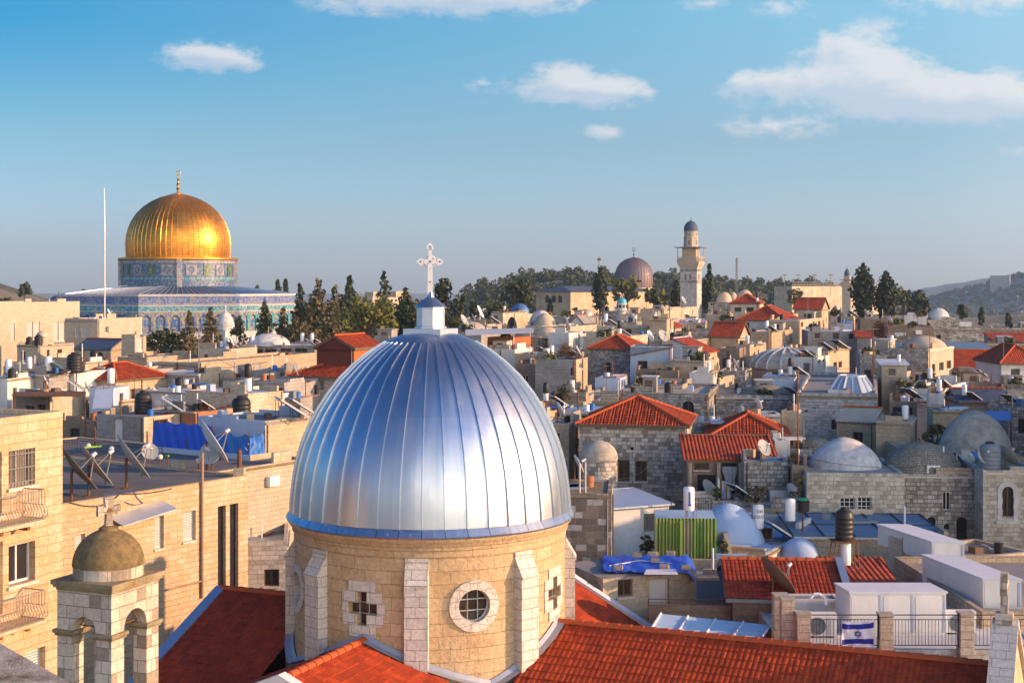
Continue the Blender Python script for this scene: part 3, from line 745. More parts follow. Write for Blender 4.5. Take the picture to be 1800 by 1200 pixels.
# ---------------------------------------------------------------- plants
def leaves(centers, radii, per, size, up=.3, rs=None, squash=1.0):
    """many small leaf-sized faces in and on clumps; returns arrays of quads"""
    rs = rs or np.random.RandomState(1); out = []
    for (c, r) in zip(centers, radii):
        n = max(6, int(per*r*r))
        d = rs.normal(size=(n,3)); d /= np.linalg.norm(d, axis=1)[:,None]
        rad = r*(.55+.5*rs.rand(n))[:,None]
        p = np.array(c)+d*rad*np.array((1,1,squash))
        nn = d+rs.normal(size=(n,3))*.6+np.array((0,0,up)); nn /= np.linalg.norm(nn, axis=1)[:,None]
        t = np.cross(nn, rs.normal(size=(n,3))); t /= np.linalg.norm(t, axis=1)[:,None]; b = np.cross(nn, t)
        s = size*(.6+.8*rs.rand(n))[:,None]
        out.append(np.stack([p-t*s-b*s*.55, p+t*s*.2-b*s*.75, p+t*s+b*s*.45, p-t*s*.3+b*s*.8], 1))
    return np.concatenate(out)
def quads_obj(name, q, mat, parent=None, loc=None):
    me = bpy.data.meshes.new(name); off = origin(parent) if parent is not None else V(loc or (0,0,0))
    n = len(q); v = (q.reshape(-1,3)-np.array(off)).astype(np.float32)
    me.vertices.add(4*n); me.vertices.foreach_set('co', v.ravel()); me.loops.add(4*n); me.loops.foreach_set('vertex_index', np.arange(4*n, dtype=np.int32))
    me.polygons.add(n); me.polygons.foreach_set('loop_start', np.arange(0,4*n,4,dtype=np.int32)); me.update(calc_edges=True); me.validate()
    me.materials.append(MATS[mat]); o = bpy.data.objects.new(name, me); C.objects.link(o)
    if parent is not None: o.parent = parent
    else: o.location = off
    return o
TREE_N = [0]
def tree(name, kind, label, px, pyb, pyt, wpx, Y, mat, group='trees among the old town roofs', zb=None, dens=1.0):
    TREE_N[0] += 1; rs = np.random.RandomState(100+TREE_N[0]); rd = random.Random(50+TREE_N[0])
    top = P(px, pyt, Y); x, y = top.x, Y; zb = P(px, pyb, Y).z if zb is None else zb
    base = min(zb, ground_z(x, y)+1) if zb is None else zb
    w_ = wpx/F*Y/2*(1.22 if kind in ('cypress','conifer') else 1.08); H = top.z-zb
    t = thing(name, label, 'tree', (x, y, zb-.6), group)
    ls = max(.11, .0016*Y)*(.8 if kind != 'pine' else .9); per = 2.9/(ls*ls)*dens
    cs, rr = [], []
    tr = MB()
    if kind in ('cypress', 'conifer'):
        n = int(26+H*1.6)
        for i in range(n):
            f = (i+.5)/n; z = zb+H*(.03+.95*f)
            prof = (math.sin(math.pi*min(1, (f*.86+.14)))**.75) if kind == 'cypress' else max(.14, (1-f)**.7*(1.0+.38*math.sin(i*1.9)))
            ww = w_*prof; a = i*2.4; 
            k = .42 if kind == 'cypress' else .58
            cs.append((x+math.cos(a)*ww*k*(.7+.5*rd.random()), y+math.sin(a)*ww*k, z)); rr.append(max(ww*(.62 if kind == 'cypress' else .5)*(.8+.4*rd.random()), w_*.12))
        tr.cyl((x,y,zb-1), (x,y,zb+H*.8), w_*.14, w_*.03, 6)
    elif kind == 'pine':
        n = int(20+rd.random()*6)
        for i in range(n):
            a = rd.random()*6.28; q = math.sqrt(rd.random())*.82; f = .38+.52*rd.random()*(1-.35*q)
            c = (x+math.cos(a)*q*w_, y+math.sin(a)*q*w_, zb+H*f); cs.append(c); rr.append(w_*(.2+.16*rd.random()))
            tr.cyl((x, y, zb+H*.25), c, w_*.05, w_*.015, 4)
        tr.cyl((x,y,zb-1), (x,y,zb+H*.55), w_*.11, w_*.06, 6)
    elif kind == 'broad':
        n = int(24+rd.random()*8)
        for i in range(n):
            a = rd.random()*6.28; q = math.sqrt(rd.random())*.75; f = .12+.76*rd.random()
            e = math.sqrt(max(.05, 1-((f-.5)/.55)**2))
            c = (x+math.cos(a)*q*w_*e, y+math.sin(a)*q*w_*e, zb+H*f); cs.append(c); rr.append(w_*(.22+.2*rd.random())*(.7+.3*e))
            if i % 2: tr.cyl((x, y, zb+H*.1), c, w_*.05, w_*.012, 4)
        tr.cyl((x,y,zb-1), (x,y,zb+H*.6), w_*.1, w_*.04, 6)
    tr.build('trunk', 'bark', t)
    q = leaves(cs, rr, per, ls, rs=rs)
    q[:,:,2] = np.maximum(q[:,:,2], zb-.3)
    quads_obj('crown', q, mat, t)
    return t
def palm(label, px, pyb, pyt, wpx, Y):
    top = P(px, pyt, Y); zb = P(px, pyb, Y).z; x, y = top.x, Y; H = top.z-zb; t = thing('palm_tree', label, 'tree', (x,y,zb-.5))
    MB().cyl((x,y,zb-.5), (x,y,zb+H*.5), .32, .22, 8).build('trunk', 'bark', t)
    cb = MB(); L = wpx/F*Y*.62
    for i in range(34):
        a = i*2.399; up = .3+1.1*((i*.618) % 1)
        p0 = V((x,y,zb+H*.5)); d = V((math.cos(a)*math.cos(up), math.sin(a)*math.cos(up), math.sin(up)))
        pts = [p0+d*L*s+V((0,0,-1))*(L*.35*s*s) for s in (0,.25,.5,.75,1.0)]
        sd_ = d.cross(V((0,0,1))).normalized()
        for j in range(4):
            w0, w1 = .34*(1-abs(j/4-.4)), .34*(1-abs((j+1)/4-.4))*(0.3 if j == 3 else 1)
            cb.face([pts[j]-sd_*w0, pts[j]+sd_*w0, pts[j+1]+sd_*w1, pts[j+1]-sd_*w1])
    cb.build('crown', 'leaf_palm', t)
def bare_tree(label, px, pyb, pyt, wpx, Y, mat='twig', seed=1, group='leafless trees', levels=4):
    rd = random.Random(seed); zb = P(px, pyb, Y).z; x = P(px, pyb, Y).x; H = (pyb-pyt)/F*Y; Wd = wpx/F*Y
    t = thing('bare_tree', label, 'tree', (x, Y, zb-.5), group); tb, cb = MB(), MB()
    th0 = max(.04, .00042*Y)
    def grow(p, d, L, r, lv):
        q = p+d*L; (tb if lv == levels else cb).cyl(p, q, max(r, th0*.5), max(r*.65, th0*.42), 4 if lv > 1 else 3, False)
        if lv == 0: return
        for k in range(5 if lv > 1 else 6):
            nd = (d*(.75)+V((rd.uniform(-1,1)*Wd/H*1.25, rd.uniform(-1,1)*Wd/H*1.1, rd.uniform(-.1,.75)))*.75).normalized()
            grow(p+d*L*rd.uniform(.45,1), nd, L*rd.uniform(.55,.78), r*.55, lv-1)
    for s in range(2): grow(V((x+s*.5, Y, zb-.5)), V((rd.uniform(-.2,.2), rd.uniform(-.2,.2), 1)).normalized(), H*.34, H*.022, levels)
    tb.build('trunk', 'bark', t); cb.build('branches', mat, t)
    return t
def shrub(label, px, pyb, pyt, wpx, Y, mat='leaf_shrub', group=None, name='shrub'):
    TREE_N[0] += 1; rs = np.random.RandomState(TREE_N[0]); rd = random.Random(TREE_N[0])
    b = P(px, pyb, Y); w_ = wpx/F*Y/2; H = (pyb-pyt)/F*Y; t = thing(name, label, 'plant', b, group)
    cs = [(b.x+rd.uniform(-.6,.6)*w_, b.y+rd.uniform(-.5,.5)*w_, b.z+H*rd.uniform(.2,.8)) for _ in range(12)]
    sb = MB()
    for c in cs[:8]: sb.cyl(b, c, .03, .012, 4)
    sb.build('stem', 'bark', t)
    ls = max(.06, .0015*Y)
    quads_obj('foliage', leaves(cs, [w_*rd.uniform(.2,.4) for _ in cs], 2.4/ls/ls, ls, rs=rs), mat, t)
    return t
# ---------------------------------------------------------------- ground
def make_ground():
    xs = sorted(set([-4000,-2500,-1500,-1000]+list(range(-700, 1501, 30))+[1700,2000,2500,3200,4000,5500]))
    ys = sorted(set([-600,-300,-100]+list(range(-20, 400, 20))+list(range(400, 1400, 30))+list(range(1400, 5600, 100))+[6000,7000,9000,12000]))
    mb = MB(); base = []; nx = len(xs)
    rs = random.Random(3)
    for y in ys:
        for x in xs:
            j = rs.uniform(-1,1)*(.5 if y < 500 else 2.0); mb.v.append((x, y, ground_z(x, y)+j))
    for j in range(len(ys)-1):
        for i in range(nx-1): mb.f.append((j*nx+i, j*nx+i+1, (j+1)*nx+i+1, (j+1)*nx+i)); mb.uv.append(None)
    o = mb.build('ground', 'earth'); o['kind'] = 'structure'
    for p in o.data.polygons: p.use_smooth = True
make_ground()
# ---------------------------------------------------------------- the church with the zinc dome
TH = R(23.); U = V((math.sin(TH), math.cos(TH), 0)); W_ = V((math.cos(TH), -math.sin(TH), 0))   # U away to the right, W_ to the right and nearer
CX, CY = -3.03, 53.0
def church():
    ch = thing('church', 'domed stone church with ribbed zinc dome, round and cross windows, red tiled arms', 'church', (CX, CY, -23))
    # dome: 42 folded panels
    prof = [(5.17,-8.25),(5.15,-7.9),(5.10,-7.4),(5.03,-6.9),(4.93,-6.4),(4.75,-5.8),(4.50,-5.2),(4.19,-4.6),(3.80,-4.0),(3.33,-3.4),(2.82,-2.9),(2.25,-2.45),(1.68,-2.10),(1.08,-1.86),(.3,-1.72)]
    rs = random.Random(4); N = 42
    mb = MB(); ub = MB()
    def pr(a, i, dr=0.): r, z = prof[i]; return V((CX+(r+dr)*math.sin(a), CY-(r+dr)*math.cos(a), z))
    for k in range(N):
        a0, a1 = 2*math.pi*k/N, 2*math.pi*(k+1)/N; L = 0
        w1, w2 = rs.uniform(-.012,.012), rs.uniform(0,6)
        for i in range(len(prof)-1):
            L2 = L+math.hypot(prof[i+1][0]-prof[i][0], prof[i+1][1]-prof[i][1])
            for s in range(4):
                b0, b1 = a0+(a1-a0)*s/4, a0+(a1-a0)*(s+1)/4
                f = lambda s_, i_: .014*math.sin(math.pi*s_/4)*math.sin(i_*.9+w2)*(1 if 1 < i_ < 11 else 0)+w1*math.sin(math.pi*s_/4)
                mb.face([pr(b0,i,f(s,i)), pr(b1,i,f(s+1,i)), pr(b1,i+1,f(s+1,i+1)), pr(b0,i+1,f(s,i+1))], [(k+.02+s/4*.96,L),(k+.02+(s+1)/4*.96,L),(k+.02+(s+1)/4*.96,L2),(k+.02+s/4*.96,L2)])
            L = L2
    dome = mb.build('dome', 'zinc', ch, smooth=True)
    sb = MB()
    for k in range(N):
        a = 2*math.pi*k/N; t = V((math.cos(a), math.sin(a), 0))
        last = len(prof)-3
        for i in range(last):
            hh = .062
            w0 = .021
            A = [pr(a,i,-.03)-t*w0, pr(a,i,hh)-t*w0*.8, pr(a,i,hh)+t*w0*.8, pr(a,i,-.03)+t*w0]; B = [pr(a,i+1,-.03)-t*w0, pr(a,i+1,hh)-t*w0*.8, pr(a,i+1,hh)+t*w0*.8, pr(a,i+1,-.03)+t*w0]
            for j in range(3): sb.face([A[j], B[j], B[j+1], A[j+1]])
            if i == 0: sb.face(A)
    sb.build('standing_seams', 'zinc', dome)
    eb = MB()
    for k in range(N):
        a0, a1 = 2*math.pi*(k+.012)/N, 2*math.pi*(k+.988)/N
        def q(a, r, z): return V((CX+r*math.sin(a), CY-r*math.cos(a), z))
        dz = rs.uniform(-.012, .012)
        am = (a0+a1)/2
        for x, y in ((a0, am), (am, a1)):
            eb.face([q(x,5.33,-8.50+dz), q(y,5.33,-8.50+dz), q(y,5.13,-8.22), q(x,5.13,-8.22)], [(k,0),(k+1,0),(k+1,.3),(k,.3)])
            eb.face([q(x,5.33,-8.50+dz), q(x,5.31,-8.56), q(y,5.31,-8.56), q(y,5.33,-8.50+dz)])
        eb.ball(q(am, 5.26, -8.41), .022, 6, 4)
    eb.build('eave_flashing', 'zinc', ch)
    # cornice and drum
    cb = MB().lathe(CX, CY, [(5.0,-9.22),(5.04,-9.2),(5.04,-9.0),(5.1,-8.97),(5.12,-8.8),(5.2,-8.72),(5.28,-8.6),(5.28,-8.54),(5.1,-8.5)], 72)
    cb.build('cornice', 'drum_stone', ch, smooth=True)
    RD = 5.0; ph0 = R(-2.0)                       # first buttress bearing, measured from the camera side
    holes = []; wins = []
    circ = 2*math.pi*RD
    for k in range(8):
        am = ph0+R(22.5)+k*R(45); u = (am % (2*math.pi))*RD
        if k % 2 == 0:
            h = (u-.56, -10.90-.56, u+.56, -10.90+.56, 'round'); holes.append(h); wins.append((h, 'round'))
        else:
            s = .19
            hs = [(u-s, -11.03-3*s, u+s, -11.03-s, 'rect'), (u-3*s, -11.03-s, u+3*s, -11.03+s, 'rect'), (u-s, -11.03+s, u+s, -11.03+3*s, 'rect')]
            holes += hs; wins.append((hs, 'cross', u))
    fm = lambda u, z, d: V((CX+(RD-d)*math.sin(u/RD), CY-(RD-d)*math.cos(u/RD), z))
    mb = MB(); wall_open(mb, fm, circ, -19., -9.1, holes, .30, 96)
    mb.build('drum', 'drum_stone', ch)
    for wn in wins:
        if wn[1] == 'round':
            h = wn[0]; cu, cz = (h[0]+h[2])/2, (h[1]+h[3])/2; rb = MB(); n = 14
            for k in range(n):                     # voussoirs of the ring
                a0, a1 = 2*math.pi*(k+.015)/n, 2*math.pi*(k+.985)/n; sub = 3
                for j in range(sub):
                    x, y = a0+(a1-a0)*j/sub, a0+(a1-a0)*(j+1)/sub
                    p = lambda r, a, d: fm(cu+r*math.cos(a), cz+r*math.sin(a), d)
                    rb.face([p(.555,x,-.07), p(.88,x,-.07), p(.88,y,-.07), p(.555,y,-.07)])
                    rb.face([p(.88,x,-.07), p(.88,x,.01), p(.88,y,.01), p(.88,y,-.07)]); rb.face([p(.555,y,-.07), p(.555,y,.28), p(.555,x,.28), p(.555,x,-.07)])
            wo = rb.build('window', 'white_block', ch)
            pb = MB(); pb.face([fm(u, z, .26) for u, z in outline(h)]); pb.build('pane', 'brown_pane', wo)
            gb = MB()
            for o in (-.19, .19):
                L = math.sqrt(.555**2-o*o)
                gb.cyl(fm(cu+o, cz-L, .2), fm(cu+o, cz+L, .2), .022, n=4); gb.cyl(fm(cu-L, cz+o, .2), fm(cu+L, cz+o, .2), .022, n=4)
            gb.ring(fm(cu, cz, .2), fm(cu,cz,0)-fm(cu,cz,1), .54, .025, 20, 4)
            gb.build('grille', 'galv', wo)
        else:
            hs, _, u = wn; s = .19; zc = -11.03; rb = MB()
            def blk(u0, z0, u1, z1):
                d = -.035-.02*rs.random(); P4 = [fm(a, z, d) for a, z in ((u0,z0),(u1,z0),(u1,z1),(u0,z1))]; Q4 = [fm(a, z, .02) for a, z in ((u0,z0),(u1,z0),(u1,z1),(u0,z1))]
                rb.face(P4)
                for k in range(4): rb.face([P4[k], Q4[k], Q4[(k+1)%4], P4[(k+1)%4]])
            g = .008
            blk(u-.52, zc+3*s+g, u+.50, zc+3*s+.36)
            blk(u-.78, zc+s+g, u-s-g, zc+3*s); blk(u+s+g, zc+s+g, u+.74, zc+3*s)
            blk(u-.80, zc-s, u-3*s-g, zc+s); blk(u+3*s+g, zc-s, u+.86, zc+s)
            blk(u-.78, zc-3*s, u-s-g, zc-s-g); blk(u+s+g, zc-3*s, u+.80, zc-s-g)
            blk(u-.50, zc-3*s-.38, u-g, zc-3*s-g); blk(u+g, zc-3*s-.38, u+.52, zc-3*s-g)
            wo = rb.build('window', 'white_block', ch)
            pb = MB()
            for h in hs: pb.face([fm(a, z, .26) for a, z in outline(h)])
            pb.build('pane', 'brown_pane', wo)
            gb = MB()
            for x in (-1,1):
                gb.cyl(fm(u+x*s, zc-3*s, .16), fm(u+x*s, zc+3*s, .16), .018, n=4); gb.cyl(fm(u-3*s, zc+x*s, .16), fm(u+3*s, zc+x*s, .16), .018, n=4)
            gb.build('grille', 'galv', wo)
    # buttresses
    for k in range(8):
        a = ph0+k*R(45); n = V((math.sin(a), -math.cos(a), 0)); t = V((math.cos(a), math.sin(a), 0)); c = V((CX, CY, 0)); bb = MB()
        w, pz = .40, .37
        def pt(s, d, z): return c+n*(RD+d)+t*s+V((0,0,z))
        bot, sh, top = -19., -10.15, -9.45
        for s0, s1, q in ((-w, w, 0),):
            for z0, z1, d0, d1 in ((bot, sh, pz, pz), (sh, sh+.09, pz+.05, pz+.05), (sh+.09, top, pz+.05, .05), (top, -9.23, .05, .05)):
                bb.face([pt(s0,d0,z0), pt(s1,d0,z0), pt(s1,d1,z1), pt(s0,d1,z1)])
                bb.face([pt(s1,d0,z0), pt(s1,-.3,z0), pt(s1,-.3,z1), pt(s1,d1,z1)]); bb.face([pt(s0,-.3,z0), pt(s0,d0,z0), pt(s0,d1,z1), pt(s0,-.3,z1)])
            bb.face([pt(s0,pz,sh), pt(s0,pz+.05,sh), pt(s1,pz+.05,sh), pt(s1,pz,sh)])
        bb.build('buttress', 'white_block', ch)
    # lantern and cross
    zt = -1.90; mb = MB(); c = V((CX, CY, 0))
    o = c-U*.76-W_*.76+V((0,0,zt-.18)); mb.obox(o, U*1.52, W_*1.52, V((0,0,.44)))
    lan = mb.build('lantern_base', 'sheet_metal', ch)
    lb = MB(); lb.lathe(CX, CY, [(.60,zt+.27),(.60,zt+.33),(.53,zt+.36),(.53,zt+1.05)], 8, rot=R(12)); l2 = lb.build('lantern', 'sheet_metal', ch)
    lr = MB(); lr.lathe(CX, CY, [(.52,zt+1.02),(.60,zt+1.02),(.60,zt+1.06),(.16,zt+1.42),(.07,zt+1.62),(.0,zt+1.64)], 8, rot=R(12)); lr.build('roof', 'zinc', l2)
    xb = MB(); z0 = zt+1.5; zc = -(460-500)/F*CY; zp = -(420-500)/F*CY; t = .05; D = V((math.cos(R(2)), math.sin(R(2)), 0)); N_ = V((-D.y, D.x, 0))
    q = V((CX-.02, CY, 0))
    def plate(pts):
        A = [q+D*x-N_*t+V((0,0,z)) for x, z in pts]; B = [q+D*x+N_*t+V((0,0,z)) for x, z in pts]
        xb.face(A); xb.face(B[::-1])
        for k in range(len(A)): xb.face([A[k], B[k], B[(k+1)%len(A)], A[(k+1)%len(A)]])
    plate([(-.10,z0),(.10,z0),(.085,zc),(-.085,zc)])
    for sx, sz in ((1,0),(-1,0),(0,1)):           # arms with trefoil tips
        L = .30; dx, dz = sx, sz; px, pz = -sz, sx
        f = lambda a, b: (dx*a+px*b, zc+dz*a+pz*b)
        plate([f(.05,-.075), f(.05,.075), f(L-.04,.07), f(L-.04,-.07)])
        ext = .40 if sz else .17
        if sz: plate([f(L-.05,-.06), f(L-.05,.06), f(L+.22,.06), f(L+.22,-.06)]); L += .20
        plate([f(L-.06,.06), f(L,.15), f(L+.10,.10), f(L+.22,0), f(L+.10,-.10), f(L,-.15), f(L-.06,-.06)])
    xb.ring(q+V((0,0,zc)), N_, .20, .045, 20, 6)
    cr = xb.build('cross', 'steel_white', ch)
    st = MB()
    for x, z in ((0,zc),(.36,zc),(-.36,zc),(0,zc+.56),(0,zc-.75)): st.cyl(q+D*x-N_*.058+V((0,0,z)), q+D*x-N_*.05+V((0,0,z)), .035, n=8)
    st.build('studs', 'rust', cr)
    # arms: ridge along direction d from the drum, half width hw, fall per metre
    zr = -12.08
    def arm(d, s, t0, t1, hw, fall, mat, sides, gable, mat2=None):
        rb = MB(); rc = MB()
        for sgn in sides:
            sl_ = s*sgn; A, B = c+d*t0+V((0,0,zr)), c+d*t1+V((0,0,zr)); e = sl_*hw+V((0,0,-hw*fall))
            p = [A+e, B+e, B, A]
            if (p[1]-p[0]).cross(p[2]-p[0]).z < 0: p = [B+e, A+e, A, B]
            roof_sheet(rb, p, True, .19, .40, 6)
        ro = rb.build('roof', mat, ch)
        ridge_caps(rc, c+d*(t0+.05)+V((0,0,zr-.01)), c+d*(t1-.02)+V((0,0,zr-.01)), .15, .44)
        rc.build('ridge', 'tile_ridge', ro)
        wb = MB()
        for sgn in (-1, 1):
            e = s*sgn*(hw-.25)+V((0,0,-(hw-.25)*fall-.12)); A, B = c+d*t0+V((0,0,zr)), c+d*t1+V((0,0,zr))
            wb.face([A+e, B+e, V(((B+e).x,(B+e).y,-23)), V(((A+e).x,(A+e).y,-23))])
        B = c+d*t1+V((0,0,zr-.12)); e1, e2 = s*(hw-.25)+V((0,0,-(hw-.25)*fall)), -s*(hw-.25)+V((0,0,-(hw-.25)*fall))
        wb.face([B+e1, B, B+e2, V(((B+e2).x,(B+e2).y,-23)), V(((B+e1).x,(B+e1).y,-23))])
        wb.build('arm_wall', 'ashlar_pale', ch)
        if gable:
            gb = MB(); m, wd, hgt = gable
            for sgn in (-1, 1):
                e = s*sgn*(hw+.15)+V((0,0,-(hw+.15)*fall)); q0 = c+d*t1+V((0,0,zr))
                p = [q0+V((0,0,-.12)), q0+e+V((0,0,-.12))]
                up = V((0,0,hgt+.12))
                gb.face([p[0]-d*wd, p[1]-d*wd, p[1]-d*wd+up, p[0]-d*wd+up]); gb.face([p[0]+d*wd, p[0]+d*wd+up, p[1]+d*wd+up, p[1]+d*wd])
                gb.face([p[0]-d*wd+up, p[1]-d*wd+up, p[1]+d*wd+up, p[0]+d*wd+up]); gb.face([p[1]-d*wd, p[1]+d*wd, p[1]+d*wd+up, p[1]-d*wd+up])
            gb.build('coping', m, ch)
    arm(-W_, U, 4.6, 9.3, 6.3, .44, 'tile_dark_geo', (1, -1), ('gutter_metal', .22, .10))
    arm(W_, U, 4.6, 20.0, 5.2, .50, 'tile_geo', (1, -1), None)
    arm(U, W_, 4.6, 11.0, 5.6, .54, 'tile_geo', (1, -1), ('coping_white', .20, .18))
    arm(-U, W_, 4.6, 10.3, 4.4, .42, 'tile_geo', (1, -1), ('coping_white', .20, .20))
    # lead flashing where the roofs meet the drum
    fb = MB()
    for d, s, fall in ((-U, W_, .42), (W_, U, .50), (-W_, U, .44), (U, W_, .54)):
        prev = None
        for k in range(-14, 15):
            x = 4.6*k/14; y = math.sqrt(max(0, 5.06**2-x*x)); z = zr-abs(x)*fall
            a = c+d*y+s*x+V((0,0,z+.24)); b_ = c+d*(y+.10)+s*x*1.01+V((0,0,z+.10)); e = c+d*(y+.34)+s*x*1.02+V((0,0,z+.075))
            if prev: fb.face([prev[0], a, b_, prev[1]]); fb.face([prev[1], b_, e, prev[2]])
            prev = (a, b_, e)
    fb.build('flashing', 'flashing_lead', ch)
    # end gable of the right arm: a tall stone pediment with a cross on its apex
    gb = MB(); q0 = c+W_*20.0; za = -10.72; fl = .62; hw = 5.6; th_ = .30
    prof = [(0, za), (hw, za-hw*fl), (hw, -23), (-hw, -23), (-hw, za-hw*fl)]
    A = [q0+U*x+V((0,0,z)) for x, z in prof]; B = [q0+W_*.55+U*x+V((0,0,z)) for x, z in prof]
    gb.face(A[::-1]); gb.face(B)
    for k in range(5): gb.face([A[k], A[(k+1)%5], B[(k+1)%5], B[k]])
    pd = gb.build('gable', 'ashlar_gold', ch)
    kb = MB()
    for sg in (-1, 1):
        n = 6
        for k in range(n):
            x0, x1 = sg*(hw+.1)*(k+.008)/n, sg*(hw+.1)*(k+.992)/n
            p0, p1 = q0-W_*.10+U*x0+V((0,0,za-abs(x0)*fl)), q0-W_*.10+U*x1+V((0,0,za-abs(x1)*fl))
            kb.obox(p0, p1-p0, W_*.78, V((0,0,.17)))
    kb.build('coping', 'white_block', pd)
    zb = za+.12; qc = q0+W_*.25; xb = MB()
    xb.obox(qc-U*.30-W_*.26+V((0,0,zb-.1)), U*.6, W_*.52, V((0,0,.32)))
    zb += .2; D2 = U
    def plate2(pts, t=.11):
        A = [qc+D2*x-W_*t+V((0,0,zb+z)) for x, z in pts]; B = [qc+D2*x+W_*t+V((0,0,zb+z)) for x, z in pts]
        xb.face(A); xb.face(B[::-1])
        for k in range(len(A)): xb.face([A[k], B[k], B[(k+1)%len(A)], A[(k+1)%len(A)]])
    plate2([(-.17,0),(.17,0),(.12,.75),(-.12,.75)])
    plate2([(-.12,.70),(.12,.70),(.19,1.28),(-.19,1.28)])
    plate2([(-.12,.70),(-.12,.95),(-.42,1.04),(-.42,.62)]); plate2([(.12,.95),(.12,.70),(.42,.62),(.42,1.04)])
    xb.build('cross', 'belfry_stone', pd)
church()
# ---------------------------------------------------------------- the small belfry
def belfry():
    Y = 36.; cor = P(197, 1032, Y); a = V((-math.cos(TH), math.sin(TH), 0)); b = U.copy(); LA, LB = 1.95, 2.15
    t = thing('belfry', 'small weathered stone belfry with open arches and mossy little dome with stone cross', 'belfry', (cor.x, cor.y, -23))
    zc = cor.z-.02; zb = zc-.17; ztop = zc+.02
    c0 = V((cor.x, cor.y, 0)); ins = .11
    base = c0+a*ins+b*ins
    L1, L2 = LA-2*ins, LB-2*ins
    pier = .50
    zcap = P(197, 1118, Y).z; zarch = zcap+.02
    mb = MB()
    sides = [(base+a*L1, -a, L1, -b), (base, b, L2, -a), (base+b*L2, a, L1, b), (base+b*L2+a*L1, -b, L2, a)]
    for o, du, W, n in sides:
        r = (W-2*pier)/2; h = (pier, zcap-8., W-pier, zarch+r, 'arch')
        fm = lambda u, z, d, o=o, du=du, n=n: V((o.x,o.y,z))+du*u-n*d
        wall_open(mb, fm, W, zcap-8., zb, [h], .42)
        # inner face so that the pier has its thickness
        wall_open(mb, lambda u, z, d, fm=fm: fm(u, z, .42+d), W, zcap-8., zb, [h], .0)
    mb.build('arcade', 'belfry_stone', t)
    cb = MB()
    for i, j in ((0,0),(1,0),(0,1),(1,1)):
        p = base+a*(i*(L1-pier))+b*(j*(L2-pier))
        for k, (e, z0, z1) in enumerate(((.05,-.16,-.09),(.09,-.09,.0))): cb.obox(p-a*e-b*e+V((0,0,zcap+z0)), a*(pier+2*e), b*(pier+2*e), V((0,0,z1-z0)))
    cb.build('capital', 'moss_cap', t)
    kb = MB()
    for e, z0, z1 in ((.02,-.20,-.13),(.08,-.13,-.06),(.12,-.06,.06)):
        kb.obox(base-a*e-b*e+V((0,0,zc+z0)), a*(L1+2*e), b*(L2+2*e), V((0,0,z1-z0)))
    kb.build('cornice', 'moss_cap', t)
    cc = base+a*L1/2+b*L2/2; r = .905
    db = MB().lathe(cc.x, cc.y, [(r,zc+.05),(r,zc+.34),(r-.02,zc+.35)], 32, um=r); db.build('dome_drum', 'belfry_stone', t)
    db = MB().lathe(cc.x, cc.y, [(r+.02,zc+.345)]+[(max((r+.02)*math.cos(math.pi/2*i/12), .02), zc+.345+.93*math.sin(math.pi/2*i/12)) for i in range(1, 13)], 40); db.build('dome', 'moss_dome', t, smooth=True)
    zt = zc+1.24; nb = MB().lathe(cc.x, cc.y, [(.27,zt-.06),(.25,zt+.06),(.14,zt+.12),(.1,zt+.13)], 16); nb.build('finial', 'moss_dome', t, smooth=True)
    xb = MB(); th_ = .075
    d = (a*.85+b*.15).normalized(); d = V((math.cos(R(38)), -math.sin(R(38))*-1, 0)); n = V((-d.y, d.x, 0))
    def pl(pts):
        A = [cc+d*x-n*th_+V((0,0,zt+z)) for x, z in pts]; B = [cc+d*x+n*th_+V((0,0,zt+z)) for x, z in pts]
        xb.face(A); xb.face(B[::-1])
        for k in range(len(A)): xb.face([A[k], B[k], B[(k+1)%len(A)], A[(k+1)%len(A)]])
    pl([(-.10,.1),(.10,.1),(.075,.42),(-.075,.42)]); pl([(-.075,.40),(.075,.40),(.13,.86),(-.13,.86)])
    pl([(-.075,.44),(-.075,.60),(-.31,.66),(-.31,.38)]); pl([(.075,.60),(.075,.44),(.31,.38),(.31,.66)])
    xc = xb.build('cross', 'belfry_stone', t)
    MB().cyl(cc-n*(th_+.01)+V((0,0,zt+.52)), cc+n*(th_+.01)+V((0,0,zt+.52)), .065, n=12).build('boss', 'rust', xc)
    rb = MB()
    rb.cyl(base+a*.2+b*.3+V((0,0,zcap+.08)), base+a*(L1-.2)+b*.3+V((0,0,zcap+.08)), .018, n=5); rb.cyl(base+a*.3+b*.2+V((0,0,zcap+.08)), base+a*.3+b*(L2-.2)+V((0,0,zcap+.08)), .018, n=5)
    rb.build('tie_rod', 'rust', t)
belfry()
